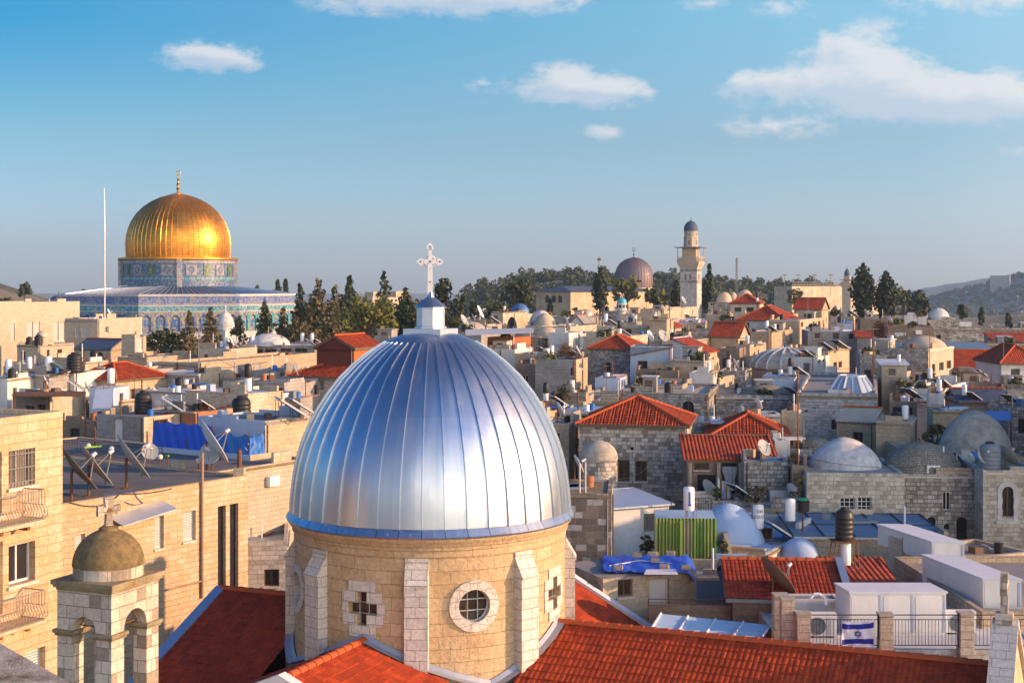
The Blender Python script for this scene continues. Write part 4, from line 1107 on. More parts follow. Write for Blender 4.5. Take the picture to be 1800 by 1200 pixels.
# ---------------------------------------------------------------- the golden shrine
def shrine():
    Xc, Yc = -71.2, 303.5; apo = 23.5; s = 19.5; Rv = s/(2*math.sin(R(22.5))); f0 = R(18.4)
    zt = P(300, 517.5, 279).z; zbase = -24.
    t = thing('golden_dome_shrine', 'octagonal blue tiled shrine crowned by a great gilded dome', 'shrine', (Xc, Yc, zbase))
    vx = [V((Xc+Rv*math.sin(f0+R(22.5+45*k)), Yc-Rv*math.cos(f0+R(22.5+45*k)), 0)) for k in range(8)]
    H = lambda py: P(300, py, 280).z
    bands = [('marble_base','marble',zbase,H(585)), ('arch_band','mosaic_blue',H(585),H(553)), ('yellow_band','mosaic_yellow',H(553),H(548.5)), ('upper_band','mosaic_turq',H(548.5),H(538)),
             ('white_band','mosaic_pale',H(538),H(533.5)), ('frieze','mosaic_frieze',H(533.5),H(521)), ('parapet','mosaic_blue',H(521),zt)]
    for nm, mt, z0, z1 in bands:
        mb = MB()
        for k in range(8): p, q = vx[k], vx[(k+1)%8]; L = (q-p).length; mb.face([p+V((0,0,z0)), q+V((0,0,z0)), q+V((0,0,z1)), p+V((0,0,z1))], [(k*30,z0),(k*30+L,z0),(k*30+L,z1),(k*30,z1)])
        mb.build(nm, mt, t)
    mb = MB()
    for k in range(8):
        p, q = vx[k], vx[(k+1)%8]; d = (q-p).normalized(); n = V((d.y, -d.x, 0))
        for z, hh, e in ((H(521),.28,.16), (zt-.25,.3,.22), (H(538),.2,.12), (H(585),.25,.12), (H(548.5),.14,.08)):
            mb.obox(p-d*.05+V((0,0,z))-n*.02, (q-p)+d*.1, n*e, V((0,0,hh)))
    mb.build('string_course', 'marble', t)
    for k in (7, 0, 6):                           # the sides in view: seven arches each
        p, q = vx[k], vx[(k+1)%8]; d = (q-p).normalized(); n = V((d.y, -d.x, 0)); w = s/7
        for i in range(7):
            o = p+d*(w*i)
            def fm(u, z, dd): return V((o.x,o.y,z))+d*u-n*dd
            h = (w*.17, H(583.5), w*.83, H(553.8), 'arch')
            ab = MB(); wall_open(ab, lambda u, z, dd: fm(u, z, dd-.30), w, H(585)+.26, H(553)-.02, [h], .28); 
            ao = ab.build('arch_panel', 'mosaic_yellow' if k == 7 else ('mosaic_turq' if k == 0 else 'mosaic_deep'), t)
            wb = MB()
            zz0, zz1 = H(582), H(557)
            h2 = (w*.30, zz0, w*.70, zz1, 'arch')
            pb = MB(); pb.face([fm(u, z, -.03) for u, z in outline(h)]); pb.build('arch_tiles', 'mosaic_deep' if k else 'mosaic_turq', ao)
            pb = MB(); pb.face([fm(u, z, -.06) for u, z in outline(h2)]); pb.build('window', 'mosaic_pale' if i in (0, 6) else 'mosaic_yellow', ao)
            pb = MB(); h3 = (w*.36, zz0+.8, w*.64, zz1-.5, 'arch'); pb.face([fm(u, z, -.09) for u, z in outline(h3)]); pb.build('lattice', 'mosaic_blue', ao)
    # lead roof between parapet and drum
    rb = MB(); zd0 = P(315, 505.5, 290).z; Rdr = 11.75
    for k in range(8):
        a0, a1 = f0+R(22.5+45*k), f0+R(67.5+45*k)
        p, q = V((Xc+Rv*.985*math.sin(a0), Yc-Rv*.985*math.cos(a0), zt+.02)), V((Xc+Rv*.985*math.sin(a1), Yc-Rv*.985*math.cos(a1), zt+.02))
        p2, q2 = V((Xc+Rdr*math.sin(a0), Yc-Rdr*math.cos(a0), zd0+.3)), V((Xc+Rdr*math.sin(a1), Yc-Rdr*math.cos(a1), zd0+.3))
        rb.face([p, q, q2, p2])
    ro = rb.build('roof', 'lead', t)
    sb = MB()
    for k in range(8):
        a0, a1 = f0+R(22.5+45*k), f0+R(67.5+45*k)
        for j in range(16):
            e = j/16
            A0 = V((Xc+Rv*.985*math.sin(a0), Yc-Rv*.985*math.cos(a0), zt+.06)).lerp(V((Xc+Rv*.985*math.sin(a1), Yc-Rv*.985*math.cos(a1), zt+.06)), e)
            B0 = V((Xc+Rdr*math.sin(a0), Yc-Rdr*math.cos(a0), zd0+.34)).lerp(V((Xc+Rdr*math.sin(a1), Yc-Rdr*math.cos(a1), zd0+.34)), e)
            sb.cyl(A0, B0, .07 if j else .16, n=4)
    sb.build('roof_rolls', 'gutter_metal', ro)
    z1 = P(315, 455, 291.5).z; zz = lambda py: P(315, py, 291.5).z
    db = MB().lathe(Xc, Yc, [(Rdr,zd0-.6),(Rdr,zz(491))], 64); db.build('drum_base', 'mosaic_drum', t, smooth=True)
    db = MB().lathe(Xc, Yc, [(Rdr+.04,zz(491)),(Rdr+.04,zz(487.5))], 64); db.build('drum_band', 'mosaic_turq', t, smooth=True)
    db = MB().lathe(Xc, Yc, [(Rdr,zz(487.5)),(Rdr,zz(462))], 64); db.build('drum', 'mosaic_drum', t, smooth=True)
    db = MB().lathe(Xc, Yc, [(Rdr+.05,zz(462)),(Rdr+.05,z1)], 64); db.build('drum_frieze', 'mosaic_pale', t, smooth=True)
    for k in range(4):                             # the four piers of the drum
        a = R(14.2+90*k); n = V((math.sin(a), -math.cos(a), 0)); d = V((math.cos(a), math.sin(a), 0)); c = V((Xc, Yc, 0))
        MB().obox(c+n*(Rdr-.4)-d*.55+V((0,0,zd0-.6)), d*1.1, n*1.05, V((0,0,z1-zd0+.6))).build('pier', 'mosaic_pale', t)
    for k in range(4):
        for j in range(5):                         # window panels of the drum between the piers
            a = R(14.2+90*k+12+16.5*j); fmx = lambda u, z, dd, a=a: V((Xc+(Rdr-dd)*math.sin(a+u/Rdr), Yc-(Rdr-dd)*math.cos(a+u/Rdr), z))
            wd = 1.15 if j % 2 == 0 else .8
            pb = MB()
            for i in range(4): u0, u1 = -wd+2*wd*i/4, -wd+2*wd*(i+1)/4; pb.face([fmx(u0,zz(484),-.12), fmx(u1,zz(484),-.12), fmx(u1,zz(464.5),-.12), fmx(u0,zz(464.5),-.12)])
            wo = pb.build('window', 'mosaic_pale' if j % 2 == 0 else 'mosaic_green', t)
            pb = MB(); zc_ = (zz(484)+zz(464.5))/2; hz = (zz(464.5)-zz(484))*.42; ww = wd*.66
            pb.face([fmx(0,zc_-hz,-.17), fmx(ww,zc_,-.17), fmx(0,zc_+hz,-.17), fmx(-ww,zc_,-.17)]); pb.build('diamond', 'mosaic_drum' if j % 2 == 0 else 'mosaic_green', wo)
            pb = MB(); pb.face([fmx(0,zc_-hz*.5,-.2), fmx(ww*.5,zc_,-.2), fmx(0,zc_+hz*.5,-.2), fmx(-ww*.5,zc_,-.2)]); pb.build('lattice', 'mosaic_yellow', wo)
    MB().lathe(Xc, Yc, [(Rdr+.02,z1-.15),(Rdr+.75,z1+.02),(Rdr+.75,z1+.35),(Rdr-.6,z1+.5)], 64).build('cornice', 'gold_leaf', t, smooth=True)
    z0 = z1+.35; prof = [(10.72,z0),(10.85,z0+1.2),(10.93,z0+3.0),(10.78,z0+4.6),(10.4,z0+6.2),(9.75,z0+7.8),(8.7,z0+9.4),(7.3,z0+10.85),(5.6,z0+12.05),(3.7,z0+12.95),(1.9,z0+13.5),(.6,z0+13.85),(.1,z0+14.0)]
    # smooth the profile
    pf = []
    for i in range(len(prof)-1):
        for s_ in range(2):
            f = s_/2; pf.append((prof[i][0]*(1-f)+prof[i+1][0]*f, prof[i][1]*(1-f)+prof[i+1][1]*f))
    pf.append(prof[-1])
    gb = MB().lathe(Xc, Yc, pf, 112, um=60/(2*math.pi)); dm = gb.build('golden_dome', 'gold_leaf', t, smooth=True)
    sb = MB()
    for k in range(60):
        a = 2*math.pi*k/60; tt = V((math.cos(a), math.sin(a), 0))
        for i in range(len(prof)-3):
            q = lambda i, e: V((Xc+(prof[i][0]+e)*math.sin(a), Yc-(prof[i][0]+e)*math.cos(a), prof[i][1]))
            w = .085; A = [q(i,-.05)-tt*w, q(i,.07), q(i,-.05)+tt*w]; B = [q(i+1,-.05)-tt*w, q(i+1,.07), q(i+1,-.05)+tt*w]
            sb.face([A[0],B[0],B[1],A[1]]); sb.face([A[1],B[1],B[2],A[2]])
    sb.build('dome_ribs', 'gold_leaf', dm)
    zf = z0+13.9; fb = MB().lathe(Xc, Yc, [(.55,zf-.2),(.3,zf+.2),(.2,zf+.5),(.5,zf+.9),(.2,zf+1.25),(.18,zf+1.5),(.45,zf+1.9),(.18,zf+2.25),(.14,zf+2.5),(.34,zf+2.85),(.12,zf+3.2),(.08,zf+3.7),(.02,zf+3.8)], 12)
    fb.ring((Xc,Yc,zf+4.25), (.15,-1,0), .45, .10, 16, 5)
    fb.build('finial', 'finial_gold', t, smooth=True)
shrine()
# ---------------------------------------------------------------- rooftop things: one of each kind, then copies
FAR = V((0, 0, -400))
PROTO = {}
def proto(key, name, cat, parts):
    """parts: list of (part name, MB, material, smooth, [sub-parts])"""
    t = thing(name, key, cat, (0,0,0)); KM[t.name] = []
    for nm, mb, mt, sm, subs in parts:
        o = mb.build(nm, mt, t, sm); KM[t.name].append(o); KM[o.name] = []
        for n2, m2, mt2, s2 in subs:
            q = m2.build(n2, mt2, o, s2); KM[o.name].append(q)
    PROTO[key] = t; t['_used'] = 0
def put(key, loc, label, rz=0., sc=1., group=None):
    t = PROTO[key]
    if not t['_used']:
        t['_used'] = 1; t.location = loc; t.rotation_euler = (0,0,rz); t.scale = (sc,)*3 if not isinstance(sc, tuple) else sc; r = t
    else: r = copy_tree(t, loc, rz, sc)
    r['label'] = label
    if group: r['group'] = group
    r['_o'] = tuple(loc)
    return r
def make_protos():
    # white boiler: upright cylinder on three legs
    def boiler(): return MB().lathe(0,0,[(.01,.35),(.27,.35),(.29,.38),(.29,1.5),(.25,1.56),(.01,1.6)], 18)
    def pipes():
        m = MB(); m.tube([(.27,0,.5),(.42,0,.48),(.42,0,0)], .02, 5); m.tube([(.26,.1,1.3),(.4,.12,1.3),(.42,.12,.6)], .018, 5); return m
    def legs(h=.36, r=.24, n=3):
        return [('leg', MB().cyl((r*math.cos(2.1*k),r*math.sin(2.1*k),0), (r*math.cos(2.1*k),r*math.sin(2.1*k),h), .022, n=5), 'rust', False, []) for k in range(n)]
    proto('boiler', 'water_boiler', 'water tank', [('tank', boiler(), 'tank_white', True, [('pipe', pipes(), 'grey_iron', False)])]+legs())
    # solar water heater: boiler with two tilted collectors
    def coll(x):
        m = MB(); m.obox((x-.45,-1.74,.165), (.90,0,0), (0,1.43,.937), (0,-.05,.075)); return m
    def rim(x):
        m = MB(); u = V((0,1.43,.937)); n = V((0,-.05,.075))
        for o, a, b in ((V((x-.49,-1.76,.155)), V((.045,0,0)), u*1.02), (V((x+.445,-1.76,.155)), V((.045,0,0)), u*1.02), (V((x-.445,-1.76,.155)), V((.89,0,0)), u*.03), (V((x-.445,-1.76,.155))+u*.99, V((.89,0,0)), u*.03)): m.obox(o, a, b, n*1.12)
        return m
    def glass(x):
        m = MB(); o = V((x-.43,-1.72,.178))+V((0,-.053,.080)); m.face([o, o+V((.86,0,0)), o+V((.86,1.39,.911)), o+V((0,1.39,.911))]); return m
    def stand():
        m = MB()
        for x in (-.9, 0, .9): m.cyl((x,-1.7,0), (x,-1.7,.2), .02, n=4); m.cyl((x,-.35,0), (x,-.35,1.05), .02, n=4); m.cyl((x,-1.7,.03),(x,-.3,.03), .018, n=4)
        m.cyl((-.92,-.35,.03),(.92,-.35,.03),.018,n=4); m.cyl((-.92,-1.7,.06),(.92,-1.7,.06),.018,n=4)
        return m
    proto('heater', 'solar_water_heater', 'solar heater', [('tank', MB().lathe(0,.1,[(.01,.75),(.28,.75),(.3,.78),(.3,1.95),(.26,2.0),(.01,2.04)], 18), 'tank_white', True, []),
        ('stand', stand(), 'rust', False, []), ('leg', MB().cyl((-.2,.1,0),(-.2,.1,.76),.022,n=4), 'rust', False, []), ('leg', MB().cyl((.2,.1,0),(.2,.1,.76),.022,n=4), 'rust', False, []),
        ('solar_panel', coll(-.5), 'black_iron', False, [('glass', glass(-.5), 'dark_pane', False), ('frame', rim(-.5), 'shutter_white', False)]), ('solar_panel', coll(.5), 'black_iron', False, [('glass', glass(.5), 'dark_pane', False), ('frame', rim(.5), 'shutter_white', False)])])
    proto('panels', 'solar_collector', 'solar panel', [('stand', stand(), 'rust', False, []), ('solar_panel', coll(-.5), 'black_iron', False, [('glass', glass(-.5), 'dark_pane', False), ('frame', rim(-.5), 'shutter_white', False)]), ('solar_panel', coll(.5), 'black_iron', False, [('glass', glass(.5), 'dark_pane', False), ('frame', rim(.5), 'shutter_white', False)])])
    # ribbed plastic tanks
    pr = [(.01,.0),(.52,.0),(.54,.05)]
    for k in range(5): pr += [(.54,.10+k*.22),(.57,.14+k*.22),(.57,.2+k*.22),(.54,.24+k*.22)]
    pr += [(.54,1.22),(.42,1.36),(.24,1.42)]
    for key, nm, mt in (('blacktank','plastic_water_tank','black_plastic'), ('greytank','plastic_water_tank','grey_plastic')):
        proto(key, nm, 'water tank', [('tank', MB().lathe(0,0,pr,20), mt, True, []), ('lid', MB().lathe(0,0,[(.25,1.41),(.25,1.48),(.2,1.52),(.01,1.53)],14), 'black_plastic', True, [])])
    # black drum standing on a white boiler
    proto('stack', 'stacked_water_tank', 'water tank', [('tank', MB().lathe(0,0,[(.01,.25),(.27,.25),(.29,.28),(.29,1.25),(.01,1.28)],16), 'tank_white', True, [('pipe', pipes(), 'grey_iron', False)]), ('shelf', MB().box(-.34,-.34,1.285,.34,.34,1.34), 'rust', False, []),
        ('drum', MB().lathe(0,0,[(.01,1.345),(.27,1.345),(.29,1.42),(.29,2.1),(.22,2.28),(.1,2.36),(.01,2.37)],16), 'black_plastic', True, [])]+legs(.26))
    # satellite dishes: bowl faces -y, tipped up
    def bowl(r, tilt, n=26):
        m = MB(); dirn = V((0,-math.cos(tilt), math.sin(tilt))); x = V((1,0,0)); y = dirn.cross(x); c = V((0,0,0)); rows = []
        for i in range(7):
            q = r*i/6; rows.append([c+x*q*math.cos(6.2832*k/n)+y*q*math.sin(6.2832*k/n)*1.05+dirn*(q*q/(r*r)*r*.24) for k in range(n)])
        for i in range(6):
            for k in range(n):
                a, b = rows[i][k], rows[i][(k+1)%n]; c2, d = rows[i+1][(k+1)%n], rows[i+1][k]
                m.face([a, b, c2, d]) if i else m.face([a, c2, d])
        for k in range(n):
            a, b = rows[6][k], rows[6][(k+1)%n]; m.face([a, b, b-dirn*.035, a-dirn*.035])
        return m, dirn, y
    for key, r, tilt, mt, hm in (('dish','.45',.5,'dish_grey',.75), ('dishw','.45',.45,'dish_white',.8), ('bigdish','1.15',.62,'dish_grey',1.25), ('bigrust','1.15',.66,'dish_rust',1.25), ('bigwhite','1.2',.55,'dish_white',1.4)):
        r = float(r); m, dn, y = bowl(r, tilt); off = V((0,0,hm))
        m.v = [tuple(V(p)+off+V((0,-.06,0))) for p in m.v]
        arm = MB(); f = off+dn*r*.95; arm.tube([off+y*r*.9*(-1 if y.z > 0 else 1), f], .02 if r < 1 else .03, 5)
        if r > 1: arm.tube([off+V((r*.8,0,0))+dn*r*.15, f], .02, 4); arm.tube([off-V((r*.8,0,0))+dn*r*.15, f], .02, 4)
        lnb = MB().cyl(f-dn*.1, f+dn*.12, .06 if r < 1 else .1, .05 if r < 1 else .08, 8)
        mast = MB().cyl((0,.05,0), (0,.05,hm+.1), .03 if r < 1 else .06, n=7); mast.cyl((0,.05,hm), (0,-.03,hm), .05, n=6)
        foot = MB().box(-.18,-.13,0,.18,.23,.03)
        proto(key, 'satellite_dish', 'satellite dish', [('reflector', m, mt, True, []), ('feed_arm', arm, 'grey_iron', False, [('feed_horn', lnb, 'dish_white', False)]), ('mast', mast, 'rust', False, []), ('foot', foot, 'rust', False, [])])
    # television aerials
    def yagi(z, L, n, y=0):
        m = MB(); m.cyl((-L/2,y,z),(L/2,y,z),.018,n=4)
        for k in range(n): x = -L/2+L*k/(n-1); w = .28+.3*(1-k/n); m.cyl((x,y-w,z),(x,y+w,z),.012,n=3)
        return m
    proto('aerial', 'roof_aerial', 'aerial', [('mast', MB().cyl((0,0,0),(0,0,3.4),.03,.02,5), 'grey_iron', False, []), ('antenna', yagi(3.2,1.3,7), 'galv', False, []), ('antenna', yagi(2.7,.9,5), 'galv', False, [])])
    proto('pole', 'roof_pole', 'pole', [('mast', MB().cyl((0,0,0),(0,0,4.2),.035,.025,5), 'rust', False, []), ('crossbar', MB().cyl((-.35,0,3.9),(.35,0,3.9),.02,n=4), 'grey_iron', False, [])])
    # air conditioner
    fan = MB(); fan.ring((-.12,-.175,.34),(0,1,0),.24,.015,20,4); fan.ring((-.12,-.175,.34),(0,1,0),.16,.008,16,4); fan.ring((-.12,-.175,.34),(0,1,0),.08,.008,12,4)
    for k in range(6): a = k*math.pi/3; fan.cyl((-.12,-.175,.34),(-.12+.24*math.cos(a),-.175,.34+.24*math.sin(a)),.008,n=3)
    disc = MB(); disc.cyl((-.12,-.165,.34),(-.12,-.160,.34),.235,n=24)
    def feet(x): return MB().box(x-.05,-.15,.0,x+.05,.15,.05)
    proto('ac', 'air_conditioner', 'air conditioner', [('casing', MB().box(-.45,-.158,.05,.45,.16,.68), 'white_paint', False, []), ('fan_guard', fan, 'grey_iron', False, [('fan_opening', disc, 'grey_plastic', False)]), ('foot', feet(-.3), 'black_iron', False, []), ('foot', feet(.3), 'black_iron', False, []), ('grille', MB().box(.22,-.172,.12,.40,-.160,.6), 'shutter_white', False, [])])
    # globe lamp
    proto('globe', 'globe_lamp', 'lamp', [('globe', MB().ball((0,0,.62),.16,14,10), 'bulb_white', True, []), ('stem', MB().cyl((0,0,0),(0,0,.48),.025,n=6), 'rust', False, [])])
    # cinder block
    cbk = MB(); cbk.box(-.2,-.1,0,.2,-.075,.2); cbk.box(-.2,.075,0,.2,.1,.2)
    for x in (-.2,-.0875,.0625,.175): cbk.box(x,-.075,0,x+.025,.075,.2)
    proto('block', 'cinder_block', 'block', [('body', cbk, 'plaster_tan', False, [])])
make_protos()
def wall_fm(h, k): return h.fm[k]
def on_face(h, k, px, py):
    o, du, W, n = h.faces[k]; d = ray(px, py); t = o.dot(n)/d.dot(n); return d*t, n
def canopy(name, label, cat, pts, mat, t=.06, posts=None, pz=None, postmat='rust', ribs=0, group=None):
    """a thin roof sheet with real thickness on posts"""
    pts = [V(p) for p in pts]; c = sum(pts, V((0,0,0)))/len(pts); th = thing(name, label, cat, (c.x, c.y, c.z if pz is None else pz), group)
    m = MB(); m.face(pts); m.face([p-V((0,0,t)) for p in pts[::-1]])
    for i in range(len(pts)): p, q = pts[i], pts[(i+1)%len(pts)]; m.face([p, p-V((0,0,t)), q-V((0,0,t)), q])
    m.build('sheet', mat, th)
    for k in range(ribs):
        f = k/(ribs-1); a, b = pts[0].lerp(pts[1], f), pts[3].lerp(pts[2], f)
        MB().cyl(a+V((0,0,.03)), b+V((0,0,.03)), .045, n=5).build('rib', 'coping_white', th)
    if posts:
        for p in pts: MB().cyl((p.x,p.y,pz), (p.x,p.y,p.z-t), .04, n=5).build('post', postmat, th)
    return th
def rail(label, a, b, h, n, mat='black_iron', cat='railing', name='railing', tops=2, rad=.014, group=None, panel=None):
    a, b = V(a), V(b); t = thing(name, label, cat, a, group); up = V((0,0,h)); m = MB()
    m.cyl(a+up, b+up, rad*1.6, n=5); m.cyl(a+V((0,0,.1)), b+V((0,0,.1)), rad*1.4, n=5)
    if tops > 1: m.cyl(a+up*.86, b+up*.86, rad*1.2, n=5)
    m.build('rail', mat, t)
    bm = MB()
    for i in range(n+1): p = a.lerp(b, i/n); bm.cyl(p+V((0,0,.1)), p+up*(.86 if tops > 1 else 1), rad*.8, n=4)
    bm.build('bars', mat, t)
    k = max(1, int((b-a).length/2.2))
    for i in range(k+1): p = a.lerp(b, i/k); MB().cyl(p, p+up*1.02, rad*2, n=5).build('post', mat, t)
    if panel:
        q = MB(); d = (b-a).normalized(); nn = V((d.y,-d.x,0))*.03; q.face([a+nn, b+nn, b+nn+up*.8, a+nn+up*.8]); q.build('screen', panel, t)
    return t
def cable(name, label, pts, r, mat, sag=.0):
    t = MB(); P_ = []
    for a, b in zip(pts[:-1], pts[1:]):
        a, b = V(a), V(b)
        for k in range(8): f = k/8; P_.append(a.lerp(b, f)-V((0,0,sag*4*f*(1-f))))
    P_.append(V(pts[-1])); t.tube(P_, r, 5)
    o = t.build(name, mat, loc=pts[0]); return tag(o, label, 'cable')
# ---------------------------------------------------------------- the town: every house by itself
HS = {}
def hs(key, label, *a, **k):
    HS[key] = house(k.pop('nm', 'stone_house'), label, k.pop('cat', 'house'), *a, **k); return HS[key]
HIP, GAB = 'hip', 'gable'
def YL(Y):
    return float(np.interp(Y, [50,70,84,100,122,140,165,190,230], [65,91,104,120,136,147,167,190,230]))
def hsl(key, label, pl, pc, pr, yt, Y, wall, **k):
    for d in ('LL','LR'):
        if d in k: k[d] *= YL(Y)/Y
    return hs(key, label, pl, pc, pr, yt, YL(Y), wall, **k)
def left_side():
    hs('A', 'sunlit tan ashlar apartment block at the left edge with two iron balconies', -420, -152, 110, 753, 39.5, 'ashlar_gold', th=23.6, LL=8, par=.15, nm='apartment_block', cat='apartment building', depth=.3, slab='roof_grey',
       wins=[('R',15,793,62,850,'bars'), ('R',15,960,62,1018,'white'), ('R',44,1146,80,1215,'shutter'), ('R',-40,800,3,905,'white'), ('R',-45,962,5,1078,'door')])
    hsl('B', 'sunlit tan ashlar block with a cluttered dark flat roof of satellite dishes', 10, 26, 436, 898, 52.05, 'ashlar_gold', th=34, LL=16, par=.12, nm='apartment_block', cat='apartment building', slab='roof_dark', depth=.25,
       wins=[('R',132,940,150,1015,'shutter'), ('R',272,908,288,962,'shutter'), ('R',322,900,344,948,'shutter'), ('R',383,890,397,1034,'open'), ('R',404,886,419,1034,'open')])
    hsl('B2', 'dark flat roofed rear wing behind the block with satellite dishes', 60, 372, 470, 830, 63.2, 'ashlar_pale', th=34, LL=17, LR=6.5, par=.1, slab='roof_dark', nm='rear_wing', cat='building')
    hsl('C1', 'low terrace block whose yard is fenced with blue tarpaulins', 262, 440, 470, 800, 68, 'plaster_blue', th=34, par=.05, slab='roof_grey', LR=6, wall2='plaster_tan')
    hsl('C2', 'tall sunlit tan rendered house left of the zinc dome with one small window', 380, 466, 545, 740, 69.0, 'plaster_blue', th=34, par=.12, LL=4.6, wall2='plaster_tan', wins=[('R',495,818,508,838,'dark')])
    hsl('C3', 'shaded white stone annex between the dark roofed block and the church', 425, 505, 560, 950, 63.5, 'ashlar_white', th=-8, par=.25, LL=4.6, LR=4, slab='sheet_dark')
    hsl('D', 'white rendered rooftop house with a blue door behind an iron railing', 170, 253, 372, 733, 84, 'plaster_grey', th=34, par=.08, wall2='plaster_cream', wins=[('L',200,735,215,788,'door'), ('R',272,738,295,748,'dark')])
    hsl('E', 'small red brick wall house behind the blue tarpaulins', 330, 344, 410, 724, 86, 'brick_red', th=34, par=.0, LL=2.5, slab='roof_dark')
    hsl('F', 'cream house with a broad pale flat roof behind the big black tank', 325, 436, 498, 692, 92, 'plaster_cream', th=34, par=.06, slab='roof_white')
    hsl('H', 'low white shed roof littered with boards left of the cream house', 255, 330, 392, 690, 100, 'plaster_white', th=30, par=.04, slab='roof_white')
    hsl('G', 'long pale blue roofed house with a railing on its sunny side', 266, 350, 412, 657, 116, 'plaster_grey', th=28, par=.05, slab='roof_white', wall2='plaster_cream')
    hsl('I', 'small tan house under a bright red hipped roof on the left', 188, 203, 292, 668, 110, 'plaster_tan', roof=(HIP, 1.35, dict(geo=True)), th=26, LL=4.5)
    hsl('J', 'sunlit white rendered box beside the small red hipped roof', 100, 131, 194, 654, 108, 'plaster_white', th=28, par=.08)
    hsl('K', 'pale blue sheet walled rooftop shelter under the red hipped roof', 157, 199, 206, 682, 97, 'plaster_blue', th=10, LR=2.5, par=.0, slab='roof_white', zb=-17)  # white sheet; its bluish shade is put into the wall colour
    hsl('Lg', 'grey rendered house carrying a row of white boilers on the far left', 6, 86, 130, 657, 105, 'plaster_grey', th=24, par=.1, slab='roof_dark', wins=[('L',43,695,55,703,'dark')])
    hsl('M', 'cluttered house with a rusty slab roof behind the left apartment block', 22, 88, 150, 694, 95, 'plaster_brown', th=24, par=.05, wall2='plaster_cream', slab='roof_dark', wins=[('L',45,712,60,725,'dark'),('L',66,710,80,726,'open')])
    hsl('N', 'white rendered wall house at the far left edge', -40, 13, 16, 666, 100, 'plaster_white', th=10, LR=4, par=.1)
    hsl('N2', 'brown yard house in shadow behind the iron railing on the left', 108, 165, 180, 742, 90, 'plaster_brown', th=24, par=.05, slab='roof_dark', LR=4, wins=[('L',122,752,140,770,'open')])
    hsl('O', 'long sunlit limestone house left of the golden dome', -60, -22, 140, 532, 200, 'ashlar_pale', th=23, LL=10, par=.2, wins=[('R',47,566,58,596,'shutter'),('R',59,566,70,596,'shutter'),('R',93,566,103,598,'shutter'),('R',104,566,114,598,'shutter'),('R',19,568,26,598,'shutter')])
    hsl('P', 'limestone house half in shadow below the tiled shrine', 114, 172, 250, 560, 190, 'ashlar_pale', th=23, par=.3, wins=[('L',130,575,141,592,'shutter'),('L',142,575,152,592,'shutter')])
    hsl('P2', 'narrow sunlit stone tower block beside the dark trees under the shrine', 230, 237, 257, 588, 173, 'ashlar_pale', th=23, par=.1, LL=2, wins=[('R',240,592,251,616,'shutter')])
    hsl('Q', 'low chapel with a grey barrel roof and sunlit gable on the left', 130, 191, 236, 614, 176, 'rubble_tan', roof=(GAB, 1.2, dict(axis='a', mat='lead', over=.1, fascia='lead')), th=23, wins=[('L',142,616,148,630,'dark'),('L',168,618,182,634,'open','arch'),('R',212,612,219,630,'shutter')], nm='chapel', cat='chapel')
    hsl('R1', 'low sunlit stone house carrying a small round tan dome', 30, 68, 130, 606, 182, 'ashlar_pale', th=23, par=.15)
    dome_on(HS['R1'].root, 75, 592, 11.5, 581, 186, 'dome_tan', 16); MB().lathe(P(75,592,186).x, 186, [(.78,P(75,612,186).z),(.78,P(75,592,186).z)], 16).build('dome_drum', 'ashlar_pale', HS['R1'].root)
    hsl('T', 'plain tan garden wall house below the trees of the shrine', 248, 258, 346, 628, 160, 'plaster_tan', th=23, par=.1, LL=4)
    hsl('T2', 'low sunlit yard house in front of the barrel roofed chapel', 60, 110, 240, 646, 150, 'ashlar_pale', th=23, par=.15, LL=8)
    hsl('U1', 'flat roofed stone house with a sunlit right side under the cypresses', 345, 403, 452, 613, 165, 'ashlar_pale', th=23, par=.15, slab='roof_white')
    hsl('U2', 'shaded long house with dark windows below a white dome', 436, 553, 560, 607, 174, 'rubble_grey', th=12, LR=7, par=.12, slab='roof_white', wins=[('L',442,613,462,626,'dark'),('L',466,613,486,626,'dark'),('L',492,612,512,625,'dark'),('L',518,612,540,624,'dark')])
    dome_on(HS['U2'].root, 472, 607, 38, 586, 179, 'whitewash', 24); MB().cyl(P(472,588,179), P(472,574,179), .06).build('finial', 'plaster_cream', HS['U2'].root)
    hsl('U3', 'long sunlit rubble parapet house left of the zinc dome', 330, 350, 556, 637, 140, 'rubble_tan', th=23, par=.3, LL=5)
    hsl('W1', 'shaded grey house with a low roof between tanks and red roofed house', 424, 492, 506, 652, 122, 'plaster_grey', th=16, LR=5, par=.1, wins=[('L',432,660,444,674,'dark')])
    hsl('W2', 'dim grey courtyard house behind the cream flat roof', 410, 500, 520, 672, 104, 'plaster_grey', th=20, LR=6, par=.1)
    hsl('X', 'grey house with a dark red lower roof beside the zinc dome', 508, 640, 700, 664, 110, 'plaster_grey', roof=(HIP, 1.6, dict(geo=True)), th=23, LR=8, wins=[('L',547,668,569,686,'bars'), ('L',590,670,604,686,'dark')])
    hsl('Xu', 'dark red boarded attic house with a bright tiled gable roof', 557, 622, 669, 612, 114, 'wood_red', roof=(GAB, 1.15, dict(axis='b', geo=True)), th=23, wall2='wood_orange', zb=P(600,655,YL(114)).z, nm='attic_house')
left_side()
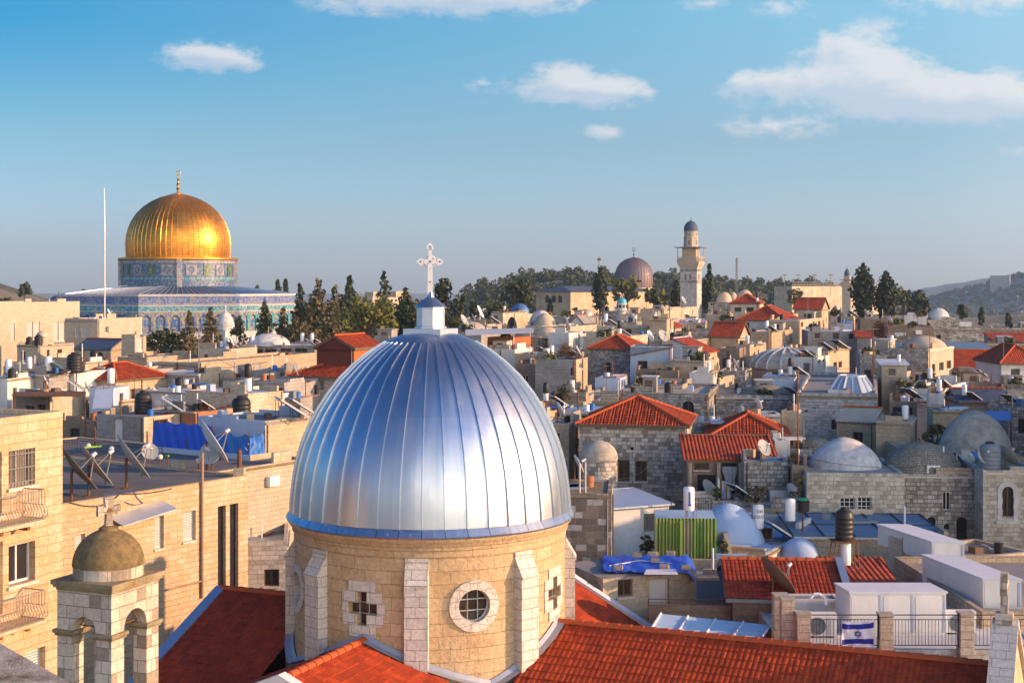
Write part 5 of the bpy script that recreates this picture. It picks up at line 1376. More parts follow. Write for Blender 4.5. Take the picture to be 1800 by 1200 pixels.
def right_side():
    hs('a1', 'square tower of dark and pale stone blocks with mossy top beside the zinc dome', 880, 1075, 1079, 868, 68, 'brown_blocks', th=5, LR=5, par=.06, slab='moss_cap', nm='stone_tower', cat='tower')
    hs('a2', 'white rendered house with a crumpled pale metal roof right of the block tower', 1064, 1176, 1180, 884, 85, 'plaster_white', roof=('shed', .35, 'b', 'sheet_metal'), th=-25, LR=4.5)
    hs('a3', 'cream house with brown window and white door beneath the blue tarpaulin', 1060, 1224, 1226, 1003, 64, 'plaster_cream', th=-22, LR=4, par=.0, slab='roof_grey', wins=[('L',1086,1006,1112,1047,'brown'),('L',1142,1018,1176,1082,'door')])
    hs('a3b', 'shaded whitewashed wall house below the stone planter terrace', 1205, 1338, 1345, 1012, 66.5, 'whitewash_blue', th=4, LR=3, par=.1)
    hs('a4', 'grey terrace with stone planter walls under the green corrugated shed', 1150, 1291, 1330, 984, 68.5, 'plaster_tan', th=6, LR=8, par=.35, slab='roof_grey', nm='terrace', cat='terrace', zb=-24)
    hs('a5', 'green and yellow corrugated shed standing on the planter terrace', 1152, 1258, 1262, 911, 70.5, 'corrugated_green', th=4, LR=2.6, par=.0, slab='sheet_metal', zb=P(1200,984,68.5).z-.3, nm='corrugated_shed', cat='shed')
    hs('a6', 'whitewashed house base beneath the two pale blue vaulted roofs', 1210, 1345, 1442, 975, 73.5, 'whitewash', th=28, par=.05, slab='whitewash_blue')
    hs('a7', 'cream walled house with a lean-to roof of blue glass panels', 1395, 1672, 1676, 946, 76, 'plaster_tan', th=4, LR=8, par=.0, slab='roof_glass')
    hs('a8', 'house with dark red tiled slope and grey gutter below the vaulted roofs', 1288, 1478, 1500, 1052, 59, 'plaster_brown', roof=(GAB, .95, dict(axis='a', geo=True, mat='tile_dark_geo', fascia='grey_iron')), th=5, LR=6.5)
    hs('a8b', 'low shed with broken terracotta tiles behind the dark red slope', 1468, 1572, 1576, 1030, 63, 'plaster_brown', roof=('shed', .5, 'b', 'tile_far'), th=4, LR=4)
    hs('a9', 'brown stained rubble wall block running towards the white cabinets', 1572, 1727, 1900, 1075, 56.5, 'rubble_tan', th=88, LR=14, par=.3, slab='roof_grey', nm='rubble_block', cat='building')
    hs('a9b', 'long cream rendered house behind the white roof cabinets', 1655, 1815, 1820, 969, 70.5, 'plaster_cream', th=-25, LR=4, par=.2)
    hs('a10', 'roof terrace with white floor behind the iron railing and flag', 1385, 1850, 1860, 1142, 53, 'ashlar_white', th=0, LR=8.5, par=.05, slab='roof_white', nm='roof_terrace', cat='terrace')
    hs('a10b', 'low white parapet house at the back of the flag terrace', 1378, 1482, 1486, 1054, 57.5, 'plaster_white', th=0, LR=1.2, par=.05)
    hs('M1', 'old pale stone house with two barred windows and a whitewashed dome', 1418, 1590, 1594, 832, 86, 'rubble_cream', th=5, LR=8, par=.12, wins=[('L',1476,874,1503,907,'grid'),('L',1507,873,1532,907,'grid')], slab='dome_plaster')
    dome_on(HS['M1'].root, 1485, 832, 66, 768, 90.5, 'whitewash', 40, p=1.6)
    hs('M2', 'mottled grey stone house with pointed openings under a brick dome', 1570, 1732, 1736, 834, 88, 'rubble_grey', th=5, LR=7, par=.12, slab='dome_plaster', wins=[('L',1657,864,1671,897,'white','arch'),('L',1629,908,1645,930,'open','arch'),('L',1681,908,1700,952,'open','arch'),('L',1659,920,1669,930,'open','arch')])
    dome_on(HS['M2'].root, 1621, 832, 70, 776, 91, 'dome_brick', 40, p=1.8)
    hs('M3', 'stone house at the right edge with one tall white framed arched window', 1728, 1830, 1836, 827, 85.5, 'rubble_cream', th=5, LR=8, par=.15, slab='moss_cap', wins=[('L',1760,850,1783,908,'dark','arch')])
    hs('M4', 'wide low stone house carrying the large tan plastered dome at right', 1598, 1800, 1806, 802, 97, 'rubble_tan', th=5, LR=9, par=.15, slab='dome_plaster')
    dome_on(HS['M4'].root, 1714, 802, 63, 721, 101, 'dome_plaster', 40, p=1.75)
    hs('M5', 'brown vine grown wall house left of the whitewashed dome', 1392, 1420, 1424, 818, 88, 'plaster_brown', th=8, LR=5, par=.1)
    hs('M6', 'small stone domed house squeezed behind the whitewashed dome', 1375, 1428, 1440, 790, 96, 'rubble_pale', th=10, LR=5, par=.1)
    dome_on(HS['M6'].root, 1432, 790, 34, 768, 99, 'dome_brick', 24)
    hs('m8', 'square stone house with a bright red pyramid roof right of the zinc dome', 1018, 1205, 1216, 748, 100, 'rubble_pale', roof=(HIP, 1.75, dict(geo=True)), th=11, LR=7.6, wins=[('L',1086,808,1107,846,'brown'),('L',1116,810,1137,846,'brown'),('L',1108,785,1114,791,'open')])
    hs('m10', 'house with a bright orange tiled front slope and open porch', 1207, 1362, 1366, 806, 93, 'plaster_brown', roof=('shed', 1.15, 'b', 'tile_far'), th=3, LR=4.2, wins=[('L',1220,813,1246,826,'brown'),('L',1268,813,1295,868,'open'),('L',1226,834,1258,866,'open')])
    hs('m10b', 'house with a dark red hipped roof behind the orange tiled slope', 1245, 1388, 1410, 772, 103, 'plaster_grey', roof=(HIP, 1.55, dict(geo=True)), th=8, LR=8)
    hs('m10c', 'grey blue annex with white parapet at the end of the orange slope', 1308, 1386, 1390, 812, 90, 'rubble_grey', th=5, LR=4, par=.15, slab='roof_white', wins=[('L',1352,858,1374,876,'shutter')])
    hs('m10d', 'narrow white rendered stair house at the end of the orange roof', 1362, 1389, 1395, 774, 96, 'plaster_white', th=3, LR=3, par=.1)
    hs('m12', 'long shaded grey stone hall with a dark arched window', 1040, 1246, 1263, 692, 128, 'rubble_grey', th=12, par=.3, slab='dome_plaster', wins=[('L',1199,704,1220,742,'dark','arch'),('L',1090,678,1094,692,'open')])
    hs('m12b', 'curved dark stone wall house below the rubble dome', 1258, 1420, 1424, 695, 134, 'rubble_grey', th=5, LR=6, par=.25, slab='dome_plaster')
    dome_on(HS['m12b'].root, 1345, 700, 48, 676, 138, 'dome_brick', 24)
    hs('m12c', 'pale whitewashed stone house with a glazed octagonal skylight on its roof', 1400, 1543, 1563, 692, 122, 'rubble_white', th=14, par=.3, slab='roof_grey', wins=[('L',1461,737,1475,755,'dark'),('L',1504,738,1520,757,'dark'),('L',1412,716,1420,724,'open')])
    hs('m12d', 'low whitewashed parapet house behind the dark red hipped roof', 1306, 1372, 1376, 728, 112, 'plaster_white', th=4, LR=3, par=.2)
    hs('m12e', 'small cream stair house beside the whitewashed parapet', 1374, 1402, 1413, 722, 113, 'plaster_cream', th=20, LR=3, par=.1)
    hs('m13b', 'flat stone house under the great ribbed dome', 1300, 1384, 1470, 690, 157, 'rubble_tan', th=23, LR=9, par=.2)
    hs('m14', 'sunlit tan house with small windows behind the great ribbed dome', 1440, 1456, 1493, 617, 166, 'plaster_tan', th=23, LL=7, par=.12, wins=[('R',1465,637,1471,646,'dark'),('R',1474,636,1480,645,'dark')], slab='roof_dark')
    hs('m14b', 'low white windowed strip house beside the ribbed dome', 1425, 1432, 1458, 628, 158, 'plaster_white', th=28, LL=4, par=.1, wins=[('R',1438,632,1443,638,'dark'),('R',1446,631,1451,637,'dark')])
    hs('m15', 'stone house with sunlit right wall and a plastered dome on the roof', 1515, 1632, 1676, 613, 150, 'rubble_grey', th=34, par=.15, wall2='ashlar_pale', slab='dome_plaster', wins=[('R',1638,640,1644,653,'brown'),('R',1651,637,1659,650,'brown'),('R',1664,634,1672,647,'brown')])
    dome_on(HS['m15'].root, 1625, 614, 39, 590, 156, 'dome_tan', 28, p=1.9)
    hs('m15b', 'small cream porch house with a white corrugated roof', 1550, 1594, 1598, 640, 141, 'plaster_cream', roof=('shed', .35, 'b', 'corrugated_white'), th=8, LR=3.5, wins=[('L',1562,648,1574,660,'bars')])
    hs('m15c', 'tan yard walls below the domed house with sunlit wall', 1575, 1640, 1680, 668, 138, 'plaster_tan', th=30, par=.15, LR=5)
    hs('m16', 'long white house under a dull red roof at the right', 1668, 1768, 1772, 648, 175, 'plaster_white', roof=(GAB, 2.1, dict(axis='a')), th=0, LR=8, wins=[('L',1683,651,1693,659,'dark'),('L',1715,651,1721,659,'dark'),('L',1735,651,1747,660,'dark')])
    hs('m16b', 'pale house with red hipped roof cut by the right edge', 1760, 1835, 1840, 638, 164, 'plaster_white', roof=(HIP, 2.0), th=0, LR=9, wins=[('L',1777,648,1793,662,'dark')])
    hs('m17', 'stone house with tiled roof and shuttered slit window in the middle', 1036, 1110, 1132, 613, 165, 'rubble_grey', roof=(HIP, 1.5), th=20, LR=7, wins=[('L',1064,637,1073,656,'dark')])
    hs('m17b', 'pale blue house with a brown sloping roof edge', 1108, 1181, 1186, 609, 156, 'plaster_blue', roof=('shed', -1.0, 'a', 'wood_brown'), th=10, LR=6, wins=[('L',1121,634,1138,650,'dark')])
    hs('m17c', 'white blue house under a steep orange roof slope', 1183, 1234, 1262, 620, 157, 'plaster_blue', roof=('shed', 1.65, 'a', 'tile_far'), th=24, LR=6, wall2='plaster_tan', wins=[('L',1211,620,1225,628,'dark')])
    hs('m18', 'plain tan tower house with a thin sunlit side', 1141, 1172, 1184, 561, 190, 'plaster_tan', th=14, par=.15)
    hs('m18b', 'grey flat house with pale roof edge left of the tan tower house', 1050, 1139, 1143, 573, 196, 'plaster_cream', th=12, LR=6, par=.2, slab='roof_white', wins=[('L',1100,578,1110,588,'dark')])
    hs('m18c', 'sunlit cream house with pilasters below the grey flat house', 1080, 1092, 1139, 592, 176, 'plaster_cream', th=23, LL=5, par=.12)
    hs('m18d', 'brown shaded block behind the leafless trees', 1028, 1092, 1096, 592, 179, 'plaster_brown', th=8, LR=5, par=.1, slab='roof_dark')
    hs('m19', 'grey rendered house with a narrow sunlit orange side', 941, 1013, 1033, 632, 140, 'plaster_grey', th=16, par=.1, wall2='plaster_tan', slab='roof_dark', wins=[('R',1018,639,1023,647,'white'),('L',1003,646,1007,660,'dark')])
    hs('m20', 'white house with sunlit side carrying an orange wooden cabin', 850, 905, 937, 614, 165, 'plaster_white', th=23, par=.05, slab='roof_grey')
    hs('m20b', 'orange wooden cabin on the white house roof', 857, 903, 933, 593, 168, 'wood_orange', th=23, par=.0, zb=P(900,616,168).z, slab='wood_brown', nm='wooden_cabin', cat='cabin')
    hs('m20c', 'brown low house against the right flank of the zinc dome', 905, 942, 950, 640, 150, 'plaster_brown', th=16, LR=4, par=.05, slab='roof_dark')
    hs('m21', 'flat glazed house with a pale blue roof beside the pyramid roof', 984, 1042, 1062, 724, 113, 'plaster_blue', th=14, LR=7, par=.0, slab='roof_blue', wins=[('L',988,729,1003,744,'dark'),('L',1005,729,1020,744,'dark'),('L',1022,729,1037,744,'dark')])
    hs('m21b', 'tan yard house between the zinc dome and the pyramid roof', 940, 1000, 1022, 744, 106, 'plaster_tan', th=16, par=.2, LR=5)
    hs('m21c', 'narrow sunlit cream house touching the zinc dome', 930, 962, 986, 716, 112, 'plaster_cream', th=23, par=.1)
    hs('m21d', 'rough mossy stone ruin right of the zinc dome', 985, 1030, 1044, 690, 124, 'rubble_tan', th=16, par=.3, slab='moss_cap')
    hs('m22', 'white house with broad red hipped roof under the minaret', 1297, 1380, 1406, 563, 230, 'plaster_white', roof=(HIP, 2.3), th=23, LR=11, wins=[('L',1308,567,1317,577,'dark'),('R',1384,567,1388,574,'dark'),('R',1394,566,1398,573,'dark')])
    hs('m22b', 'cream house with two windows and red hipped roof beside the minaret', 1284, 1334, 1346, 533, 286, 'plaster_cream', roof=(HIP, 1.9), th=16, LR=9, wins=[('L',1291,540,1303,548,'dark'),('L',1312,540,1325,548,'dark')])
    hs('m22c', 'house with a sunlit gable and dark red roof left of the small minaret', 1396, 1443, 1461, 543, 250, 'plaster_tan', roof=(GAB, 1.9, dict(axis='a')), th=23, LR=7)
    hs('m22d', 'sunlit tan house with arched window under the red hipped roof', 1392, 1404, 1448, 562, 222, 'plaster_tan', th=25, LL=5, par=.15, wins=[('R',1408,566,1412,574,'dark'),('R',1428,565,1432,575,'dark'),('R',1438,564,1442,574,'dark')])
    hs('m23', 'grey house with white roof slab and three windows', 1420, 1508, 1513, 582, 205, 'plaster_grey', th=6, LR=9, par=.0, slab='roof_white', wins=[('L',1432,585,1442,595,'brown'),('L',1464,585,1475,596,'brown'),('L',1492,586,1500,596,'dark')])
    hs('m24', 'house with dark red roof and pale gable above the white boilers', 1249, 1298, 1316, 592, 190, 'plaster_tan', roof=(GAB, 1.9, dict(axis='a')), th=23, LR=6)
    hs('m24b', 'stone house half sunlit behind the great ribbed dome', 1311, 1354, 1393, 583, 200, 'rubble_tan', th=25, par=.1, slab='roof_white')
    hs('m24c', 'tan house with a dark roof edge in front of the stone house', 1290, 1318, 1400, 606, 178, 'plaster_tan', th=23, par=.15, LR=9, slab='roof_dark')
    hs('m25', 'brown shaded house below the leafless red tree', 1558, 1640, 1645, 573, 212, 'plaster_brown', th=4, LR=8, par=.2, wins=[('L',1582,592,1588,598,'dark')])
    hs('m25b', 'dark rubble wall house along the right background', 1632, 1850, 1855, 576, 222, 'rubble_grey', th=2, LR=8, par=.3)
    hs('m25c', 'low house with a red roof strip at the right edge', 1752, 1835, 1840, 601, 200, 'plaster_grey', roof=('shed', 1.2, 'b', 'tile_far'), th=2, LR=6)
    hs('m25d', 'brown flat house in front of the dark rubble wall', 1720, 1815, 1820, 603, 193, 'plaster_brown', th=4, LR=7, par=.15, slab='roof_dark')
    hs('m25e', 'grey blue metal roofed shed beside the domed house', 1668, 1740, 1745, 612, 186, 'plaster_grey', roof=('shed', .6, 'b', 'sheet_dark'), th=8, LR=6)
    hs('m26', 'brown timbered house between the skylight house and the white sheds', 1564, 1612, 1626, 706, 120, 'plaster_brown', th=14, LR=5, par=.2, slab='roof_dark', wins=[('L',1570,715,1604,735,'open')])
    hs('m26b', 'white sheet walled shed with lattice right of the timbered house', 1632, 1660, 1673, 692, 116, 'plaster_white', th=14, LR=3, par=.05)
    hs('m26c', 'shaded grey house with a low gabled top above the tan dome', 1690, 1775, 1780, 706, 120, 'plaster_grey', roof=(GAB, .9, dict(axis='a', mat='lead')), th=4, LR=6)
    hs('m26d', 'dark rubble house at the right edge above the tan dome', 1772, 1840, 1845, 714, 112, 'rubble_grey', th=4, LR=6, par=.2)
    hs('m26e', 'brown terrace house full of clutter at the far right', 1688, 1762, 1766, 680, 142, 'plaster_brown', th=4, LR=6, par=.1, slab='roof_dark', wins=[('L',1704,684,1716,694,'open'),('L',1730,686,1745,698,'open')])
    hs('m26f', 'cream yard wall house below the glazed skylight house', 1540, 1600, 1640, 740, 106, 'plaster_tan', th=20, LR=5, par=.2)
    hs('m27', 'white box house with a round vent above the long grey hall', 1212, 1252, 1263, 655, 144, 'plaster_white', th=16, LR=4, par=.05, wins=[('R',1256,657,1259,661,'dark')])
    hs('m27b', 'sunlit tan house front beside the steep orange roof', 1226, 1240, 1264, 634, 150, 'plaster_tan', th=23, LL=4, par=.1)
    hs('m27c', 'pale blue shed with a black tank beside the ribbed dome', 1340, 1396, 1440, 662, 142, 'plaster_blue', th=14, LR=6, par=.0, slab='roof_blue')
    hs('m27d', 'low stone house with a weedy mound roof behind the grey hall', 1110, 1200, 1240, 676, 138, 'rubble_tan', th=16, par=.2, LR=6, slab='moss_cap')
    hs('m27e', 'shaded stone yard house right of the steep orange roof', 1262, 1310, 1330, 652, 152, 'rubble_grey', th=16, LR=6, par=.2)
    hs('m28', 'tan flat house row under the white domes of the skyline', 1240, 1280, 1300, 552, 262, 'plaster_tan', th=16, LR=7, par=.2)
    hs('m28b', 'cream flat house with washing on its roof under the minaret', 1182, 1226, 1258, 566, 220, 'plaster_cream', th=18, LR=8, par=.2)
    hs('m28c', 'sunlit boundary wall house at the foot of the minaret', 1170, 1178, 1226, 541, 300, 'plaster_cream', th=25, LL=4, par=.1)
    hs('m28d', 'small house with an orange roof corner left of the washing', 1170, 1184, 1198, 575, 200, 'plaster_tan', roof=(HIP, 1.2), th=23, LL=4, LR=4)
    hs('m28e', 'grey stone house with flat roof left of the cream house', 1205, 1250, 1256, 582, 204, 'rubble_grey', th=10, LR=6, par=.15)
    hs('m29', 'sunlit low stone house row right of the leafless trees', 985, 1000, 1062, 574, 205, 'plaster_cream', th=23, LL=5, par=.15)
    hs('m29b', 'grey stone house with little windows left of the turquoise dome', 962, 1030, 1050, 556, 245, 'plaster_grey', th=16, LR=7, par=.2)
    hs('m29c', 'tan house with awning right of the turquoise dome', 1092, 1150, 1172, 552, 240, 'plaster_tan', th=16, LR=7, par=.2, wins=[('L',1112,556,1120,562,'dark')])
    hs('m30', 'pale house under the blue metal roofs right of the cypresses', 1460, 1500, 1520, 556, 240, 'plaster_cream', th=16, LR=7, par=.15, slab='roof_blue')
    hs('m30b', 'flat brown house behind the leafless red tree', 1512, 1560, 1566, 560, 235, 'plaster_brown', th=10, LR=7, par=.15)
    hs('m30c', 'white house with dark roof behind the brown shaded house', 1590, 1628, 1640, 556, 252, 'plaster_white', th=12, LR=7, par=.15)
    hs('m30d', 'stone house below the big white dome in the right background', 1628, 1690, 1696, 562, 256, 'rubble_pale', th=8, LR=9, par=.1)
    dome_on(HS['m30d'].root, 1649, 563, 20, 541, 261, 'whitewash', 24)
    hs('m31', 'grey domed house left of the orange wooden cabin', 800, 846, 868, 584, 188, 'plaster_grey', th=20, LR=8, par=.1)
    dome_on(HS['m31'].root, 829, 585, 27, 565, 193, 'dome_plaster', 24)
    hs('m31b', 'sunlit cream parapet house behind the grey domed house', 846, 856, 882, 570, 205, 'plaster_cream', th=23, LL=4, par=.1)
    hs('m32', 'shaded house on the left flank of the lantern of the zinc dome', 640, 700, 716, 596, 150, 'plaster_grey', th=16, LR=6, par=.15)
right_side()
def neighbour():
    Y = 72.; x0 = 42.
    px = 900+(x0+14)/Y*F; hs('shade', 'tall stone house beyond the right edge shading the domed houses', 900+x0/Y*F, px, px+1, 500+4.7/Y*F, Y, 'ashlar_pale', th=3, LL=14, LR=42, par=.3)
neighbour()
def filler():
    hs('f1', 'blue white roofed hut below the stone house with slit window', 1046, 1090, 1096, 665, 137, 'plaster_blue', th=14, LR=4, par=.0, slab='roof_white')
    hs('f2', 'brown terrace wall in front of the pale blue sloping house', 1118, 1192, 1198, 651, 149, 'plaster_brown', th=12, LR=3, par=.3, slab='roof_grey')
    hs('f3', 'low sunlit cream wall house right of the white box house', 1260, 1265, 1309, 664, 147, 'plaster_cream', th=24, LL=3, par=.2)
    hs('f4', 'small white sunlit house right of the leafless brown tree', 986, 1000, 1033, 585, 190, 'plaster_white', th=24, LL=3, par=.1)
    hs('f5', 'pale blue hut below the small minaret', 1470, 1499, 1506, 567, 231, 'plaster_blue', th=12, LR=4, par=.0, slab='roof_white')
    hs('f6', 'grey hut with a red shed roof right of the white roof slab', 1507, 1533, 1537, 592, 201, 'plaster_grey', roof=('shed', .8, 'b', 'tile_far'), th=6, LR=4)
    hs('f7', 'rough grey rubble house left of the sunlit domed house', 1512, 1556, 1562, 623, 147, 'rubble_grey', th=10, LR=6, par=.25)
    hs('f8', 'white angled yard wall left of the red long roof', 1634, 1650, 1698, 684, 127, 'plaster_white', th=30, LL=3, par=.2)
    hs('f9', 'small sunlit gabled hut below the skylight house', 1520, 1537, 1562, 742, 113, 'plaster_tan', roof=(GAB, .9, dict(axis='a', mat='dome_tan', over=.1)), th=26, LL=3)
    hs('f10', 'grey flat house between the copper dome hall and tan tower house', 1072, 1118, 1126, 566, 215, 'plaster_grey', th=14, LR=6, par=.2)
    hs('f11', 'sunlit tan house left of the house with pale gable', 1200, 1216, 1250, 598, 184, 'plaster_tan', th=24, LL=4, par=.15)
    hs('f12', 'shaded brown house under the steep orange roof', 1262, 1300, 1312, 612, 172, 'plaster_brown', th=18, LR=5, par=.15)
    hs('f13', 'tan rubble house between leafless tree and grey rendered house', 905, 950, 962, 622, 158, 'rubble_tan', th=18, LR=5, par=.2)
    hs('f14', 'sunlit mound roofed house behind the leafless brown tree', 930, 946, 990, 592, 196, 'rubble_tan', th=24, LL=5, par=.1, slab='dome_tan'); dome_on(HS['f14'].root, 962, 594, 22, 574, 199, 'dome_tan', 24)
    hs('f15', 'white gabled cottage behind the leafless brown tree', 1002, 1026, 1034, 569, 236, 'plaster_white', roof=(GAB, 1.4, dict(axis='b', mat='roof_grey', over=.15)), th=20, LR=6)
    hs('f16', 'grey stone house behind the turquoise turret', 1060, 1100, 1110, 547, 268, 'rubble_grey', th=18, LR=6, par=.2)
    hs('f17', 'tan house between the turquoise turret and the minaret', 1118, 1165, 1174, 543, 275, 'plaster_tan', th=18, LR=6, par=.2)
    hs('f18', 'grey house with dark roof left of the broad red hipped roof', 1256, 1290, 1300, 566, 236, 'plaster_grey', th=18, LR=6, par=.15, slab='roof_dark')
    hs('f19', 'low cream house right under the white skyline domes', 1300, 1330, 1342, 551, 258, 'plaster_cream', th=20, LR=6, par=.15)
    hs('f20', 'tan house squeezed between the red hipped roof and sunlit gable', 1372, 1394, 1404, 552, 244, 'plaster_tan', th=20, LR=6, par=.15)
    hs('f21', 'grey block in front of the long precinct building', 1440, 1476, 1484, 548, 262, 'rubble_grey', th=18, LR=6, par=.2)
    hs('f22', 'sunlit tan house at the feet of the two dark cypresses', 1520, 1534, 1572, 566, 246, 'plaster_tan', th=24, LL=4, par=.15)
    hs('f23', 'brown low house behind the domed house with sunlit wall', 1560, 1600, 1612, 592, 190, 'plaster_brown', th=12, LR=5, par=.15)
    hs('f24', 'cream house tucked behind the long dull red roof', 1676, 1700, 1716, 618, 196, 'plaster_cream', th=14, LR=5, par=.15)
    hs('f25', 'grey terrace house below the long white house with red roof', 1676, 1740, 1746, 664, 152, 'plaster_grey', th=4, LR=6, par=.15)
    hs('f26', 'stone yard house below the pale red hipped house at the edge', 1748, 1830, 1836, 684, 138, 'rubble_pale', th=4, LR=6, par=.15)
    hs('f27', 'tan lean-to between the white sheds and the tan dome', 1640, 1690, 1698, 722, 110, 'plaster_tan', th=10, LR=4, par=.1, slab='roof_dark')
    hs('f28', 'dark rubble house above the dark red hipped roof', 1420, 1470, 1480, 706, 130, 'rubble_grey', th=10, LR=4, par=.2)
    hs('f29', 'low tan house behind the pyramid roofed house', 1040, 1100, 1112, 706, 118, 'rubble_tan', th=14, LR=4, par=.15)
    hs('f30', 'shaded stone house between the pyramid roof and the arched hall', 1216, 1262, 1272, 742, 112, 'rubble_grey', th=10, LR=5, par=.15)
    hs('f31', 'low rubble house behind the blue vault railing', 1210, 1300, 1306, 880, 88, 'rubble_grey', th=5, LR=3, par=.15)
    hs('f32', 'dim stone house below the orange slope annex', 1306, 1412, 1418, 894, 86.5, 'rubble_grey', th=5, LR=3, par=.15)
    hsl('g1', 'sunlit cream house left of the small red hipped roof', 140, 150, 190, 636, 128, 'plaster_cream', th=24, LL=5, par=.1)
    hsl('g2', 'shaded stone house behind the row of white boilers', 20, 72, 100, 640, 130, 'ashlar_pale', th=22, par=.15)
    hsl('g3', 'tan flat house right of the small red hipped roof', 296, 330, 352, 676, 112, 'plaster_tan', th=26, par=.1)
    hsl('g4', 'grey stone shed between the pale flat roofs', 392, 420, 436, 664, 118, 'rubble_grey', th=22, par=.15)
    hsl('g5', 'low white wall before the red attic house', 440, 492, 512, 692, 98, 'plaster_white', th=24, par=.1)
    hsl('g6', 'sunlit stone house between chapel and long parapet house', 240, 262, 300, 644, 140, 'ashlar_pale', th=24, par=.15)
    hsl('g7', 'white hut on the far left behind the row of boilers', 84, 92, 128, 664, 112, 'plaster_white', th=24, LL=3, par=.05)
    hsl('g8', 'brown shaded yard wall behind the solar panels on the left', 100, 150, 160, 704, 101, 'plaster_brown', th=20, LR=4, par=.1)
    hsl('g9', 'cream stair house beside the white plastic sheet', 200, 214, 244, 704, 98, 'plaster_cream', th=28, LL=2.5, par=.1)
    hsl('g10', 'pale shed with tin roof between cream house and tan house', 500, 528, 545, 700, 96, 'plaster_grey', th=26, par=.0, slab='sheet_metal')
filler()
# ---------------------------------------------------------------- landmarks behind the town
def background():
    h = hs('aqsa', 'long tan prayer hall with arches and lead roof below the dark dome', 942, 1003, 1150, 513, 450, 'plaster_tan', th=40, LR=46, par=.0, slab='lead', nm='prayer_hall', cat='mosque',
       wins=[('L',957,519,966,532,'dark','arch'),('L',969,519,977,532,'dark','arch'),('L',980,519,988,532,'dark','arch')], depth=.5)
    m = MB(); c = [V((p.x,p.y,h.zt+.1)) for p in h.cs]; u = V((0,0,1.7)); e = .8
    c = [c[0]-h.a*e-h.b*e, c[1]-h.a*e+h.b*e, c[2]+h.a*e+h.b*e, c[3]+h.a*e-h.b*e]; r0, r1 = (c[0]+c[3])/2+u+h.b*6, (c[1]+c[2])/2+u-h.b*4
    m.face([c[0],c[1],r1,r0]); m.face([c[2],c[3],r0,r1]); m.face([c[3],c[0],r0]); m.face([c[1],c[2],r1]); m.build('roof', 'lead', h.root)
    Y = 492; cc = P(1114, 505, Y); r = 33.5/F*Y
    t = thing('domed_drum', 'dark ribbed lead and copper dome with crescent behind the pines', 'dome', (cc.x, Y, -24))
    MB().lathe(cc.x, Y, [(r*.97,-24),(r*.97,cc.z)], 32).build('drum', 'plaster_tan', t)
    pr = [(r*.98,cc.z),(r*1.0,cc.z+1.2),(r*1.01,cc.z+3),(r*.97,cc.z+5),(r*.88,cc.z+6.8),(r*.72,cc.z+8.3),(r*.5,cc.z+9.4),(r*.25,cc.z+10.1),(.1,cc.z+10.5)]
    d = MB().lathe(cc.x, Y, pr, 48).build('dome', 'copper_brown', t, True)
    s = MB()
    for k in range(36):
        a = 2*math.pi*k/36
        for i in range(7): s.cyl((cc.x+pr[i][0]*math.sin(a), Y-pr[i][0]*math.cos(a), pr[i][1]), (cc.x+pr[i+1][0]*math.sin(a), Y-pr[i+1][0]*math.cos(a), pr[i+1][1]), .09, n=4, cap=False)
    s.build('dome_ribs', 'copper_brown', d)
    f = MB(); zf = cc.z+10.4; f.cyl((cc.x,Y,zf), (cc.x,Y,zf+2.2), .12, n=5); f.ball((cc.x,Y,zf+.9), .3, 8, 6); f.ring((cc.x,Y,zf+2.7), (0,1,0), .5, .12, 14, 4); f.build('finial', 'lead', t)
    # the tall minaret
    Y = 330.; cor = P(1225, 540, Y); a, b = V((-math.cos(TH), math.sin(TH), 0)), U.copy(); S = 4.0; Z = lambda py: P(1225, py, Y).z
    t = thing('minaret', 'tall square stone minaret with balcony, awning and small lead dome', 'minaret', (cor.x, cor.y, -24)); c0 = V((cor.x, cor.y, 0))
    mid = c0+a*S/2+b*S/2
    def sq(mb, half, z0, z1): o = mid-a*half-b*half; mb.obox(o+V((0,0,z0)), a*2*half, b*2*half, V((0,0,z1-z0)))
    m = MB(); sq(m, S/2, -24, Z(455.8)); m.build('shaft', 'ashlar_white', t)
    for k, (z0, z1) in enumerate(((Z(477), Z(473)), (Z(497), Z(493)))):
        m = MB(); sq(m, S/2+.08, z0, z1); m.build('string_course', 'rubble_grey', t)
    for o, d, n in ((c0+a*S, -a, -b), (c0, b, -a)):
        for u in (S*.33, S*.62):
            q = o+d*u+n*.02; hh = (Z(492), Z(481.5)); m = MB(); m.obox(q-d*.28+V((0,0,hh[0])), d*.5, n*.05, V((0,0,hh[1]-hh[0]))); m.build('window', 'plaster_brown', t)
    m = MB()
    for k in range(4): sq(m, S/2+.10+.15*k, Z(462)+(-4+k)*.32*1.0, Z(462)+(-3+k)*.32)
    m.build('corbels', 'ashlar_pale', t)
    m = MB(); hb = S/2+.62; z0 = Z(461.8); sq(m, hb, z0, z0+.18)
    m.build('balcony_floor', 'ashlar_pale', t)
    m = MB()
    for sx in (-1, 1):
        for d, e in ((a, b), (b, a)): o = mid+d*(hb-.12)*sx-e*hb+V((0,0,z0+.18)); m.obox(o-d*.06, e*2*hb, d*.12, V((0,0,.12))); m.obox(o-d*.06+V((0,0,1.0)), e*2*hb, d*.12, V((0,0,.16)))
    for sx in (-1,1):
        for d, e in ((a, b), (b, a)):
            for k in range(9): o = mid+d*(hb-.12)*sx-e*(hb-.1)+e*(2*hb-.2)*k/8+V((0,0,z0+.3)); m.obox(o-d*.05-e*.13, e*.26, d*.1, V((0,0,.7)))
    m.build('balustrade', 'ashlar_pale', t)
    m = MB(); sq(m, 1.65, z0+.15, Z(435)); m.build('lantern_room', 'plaster_tan', t)
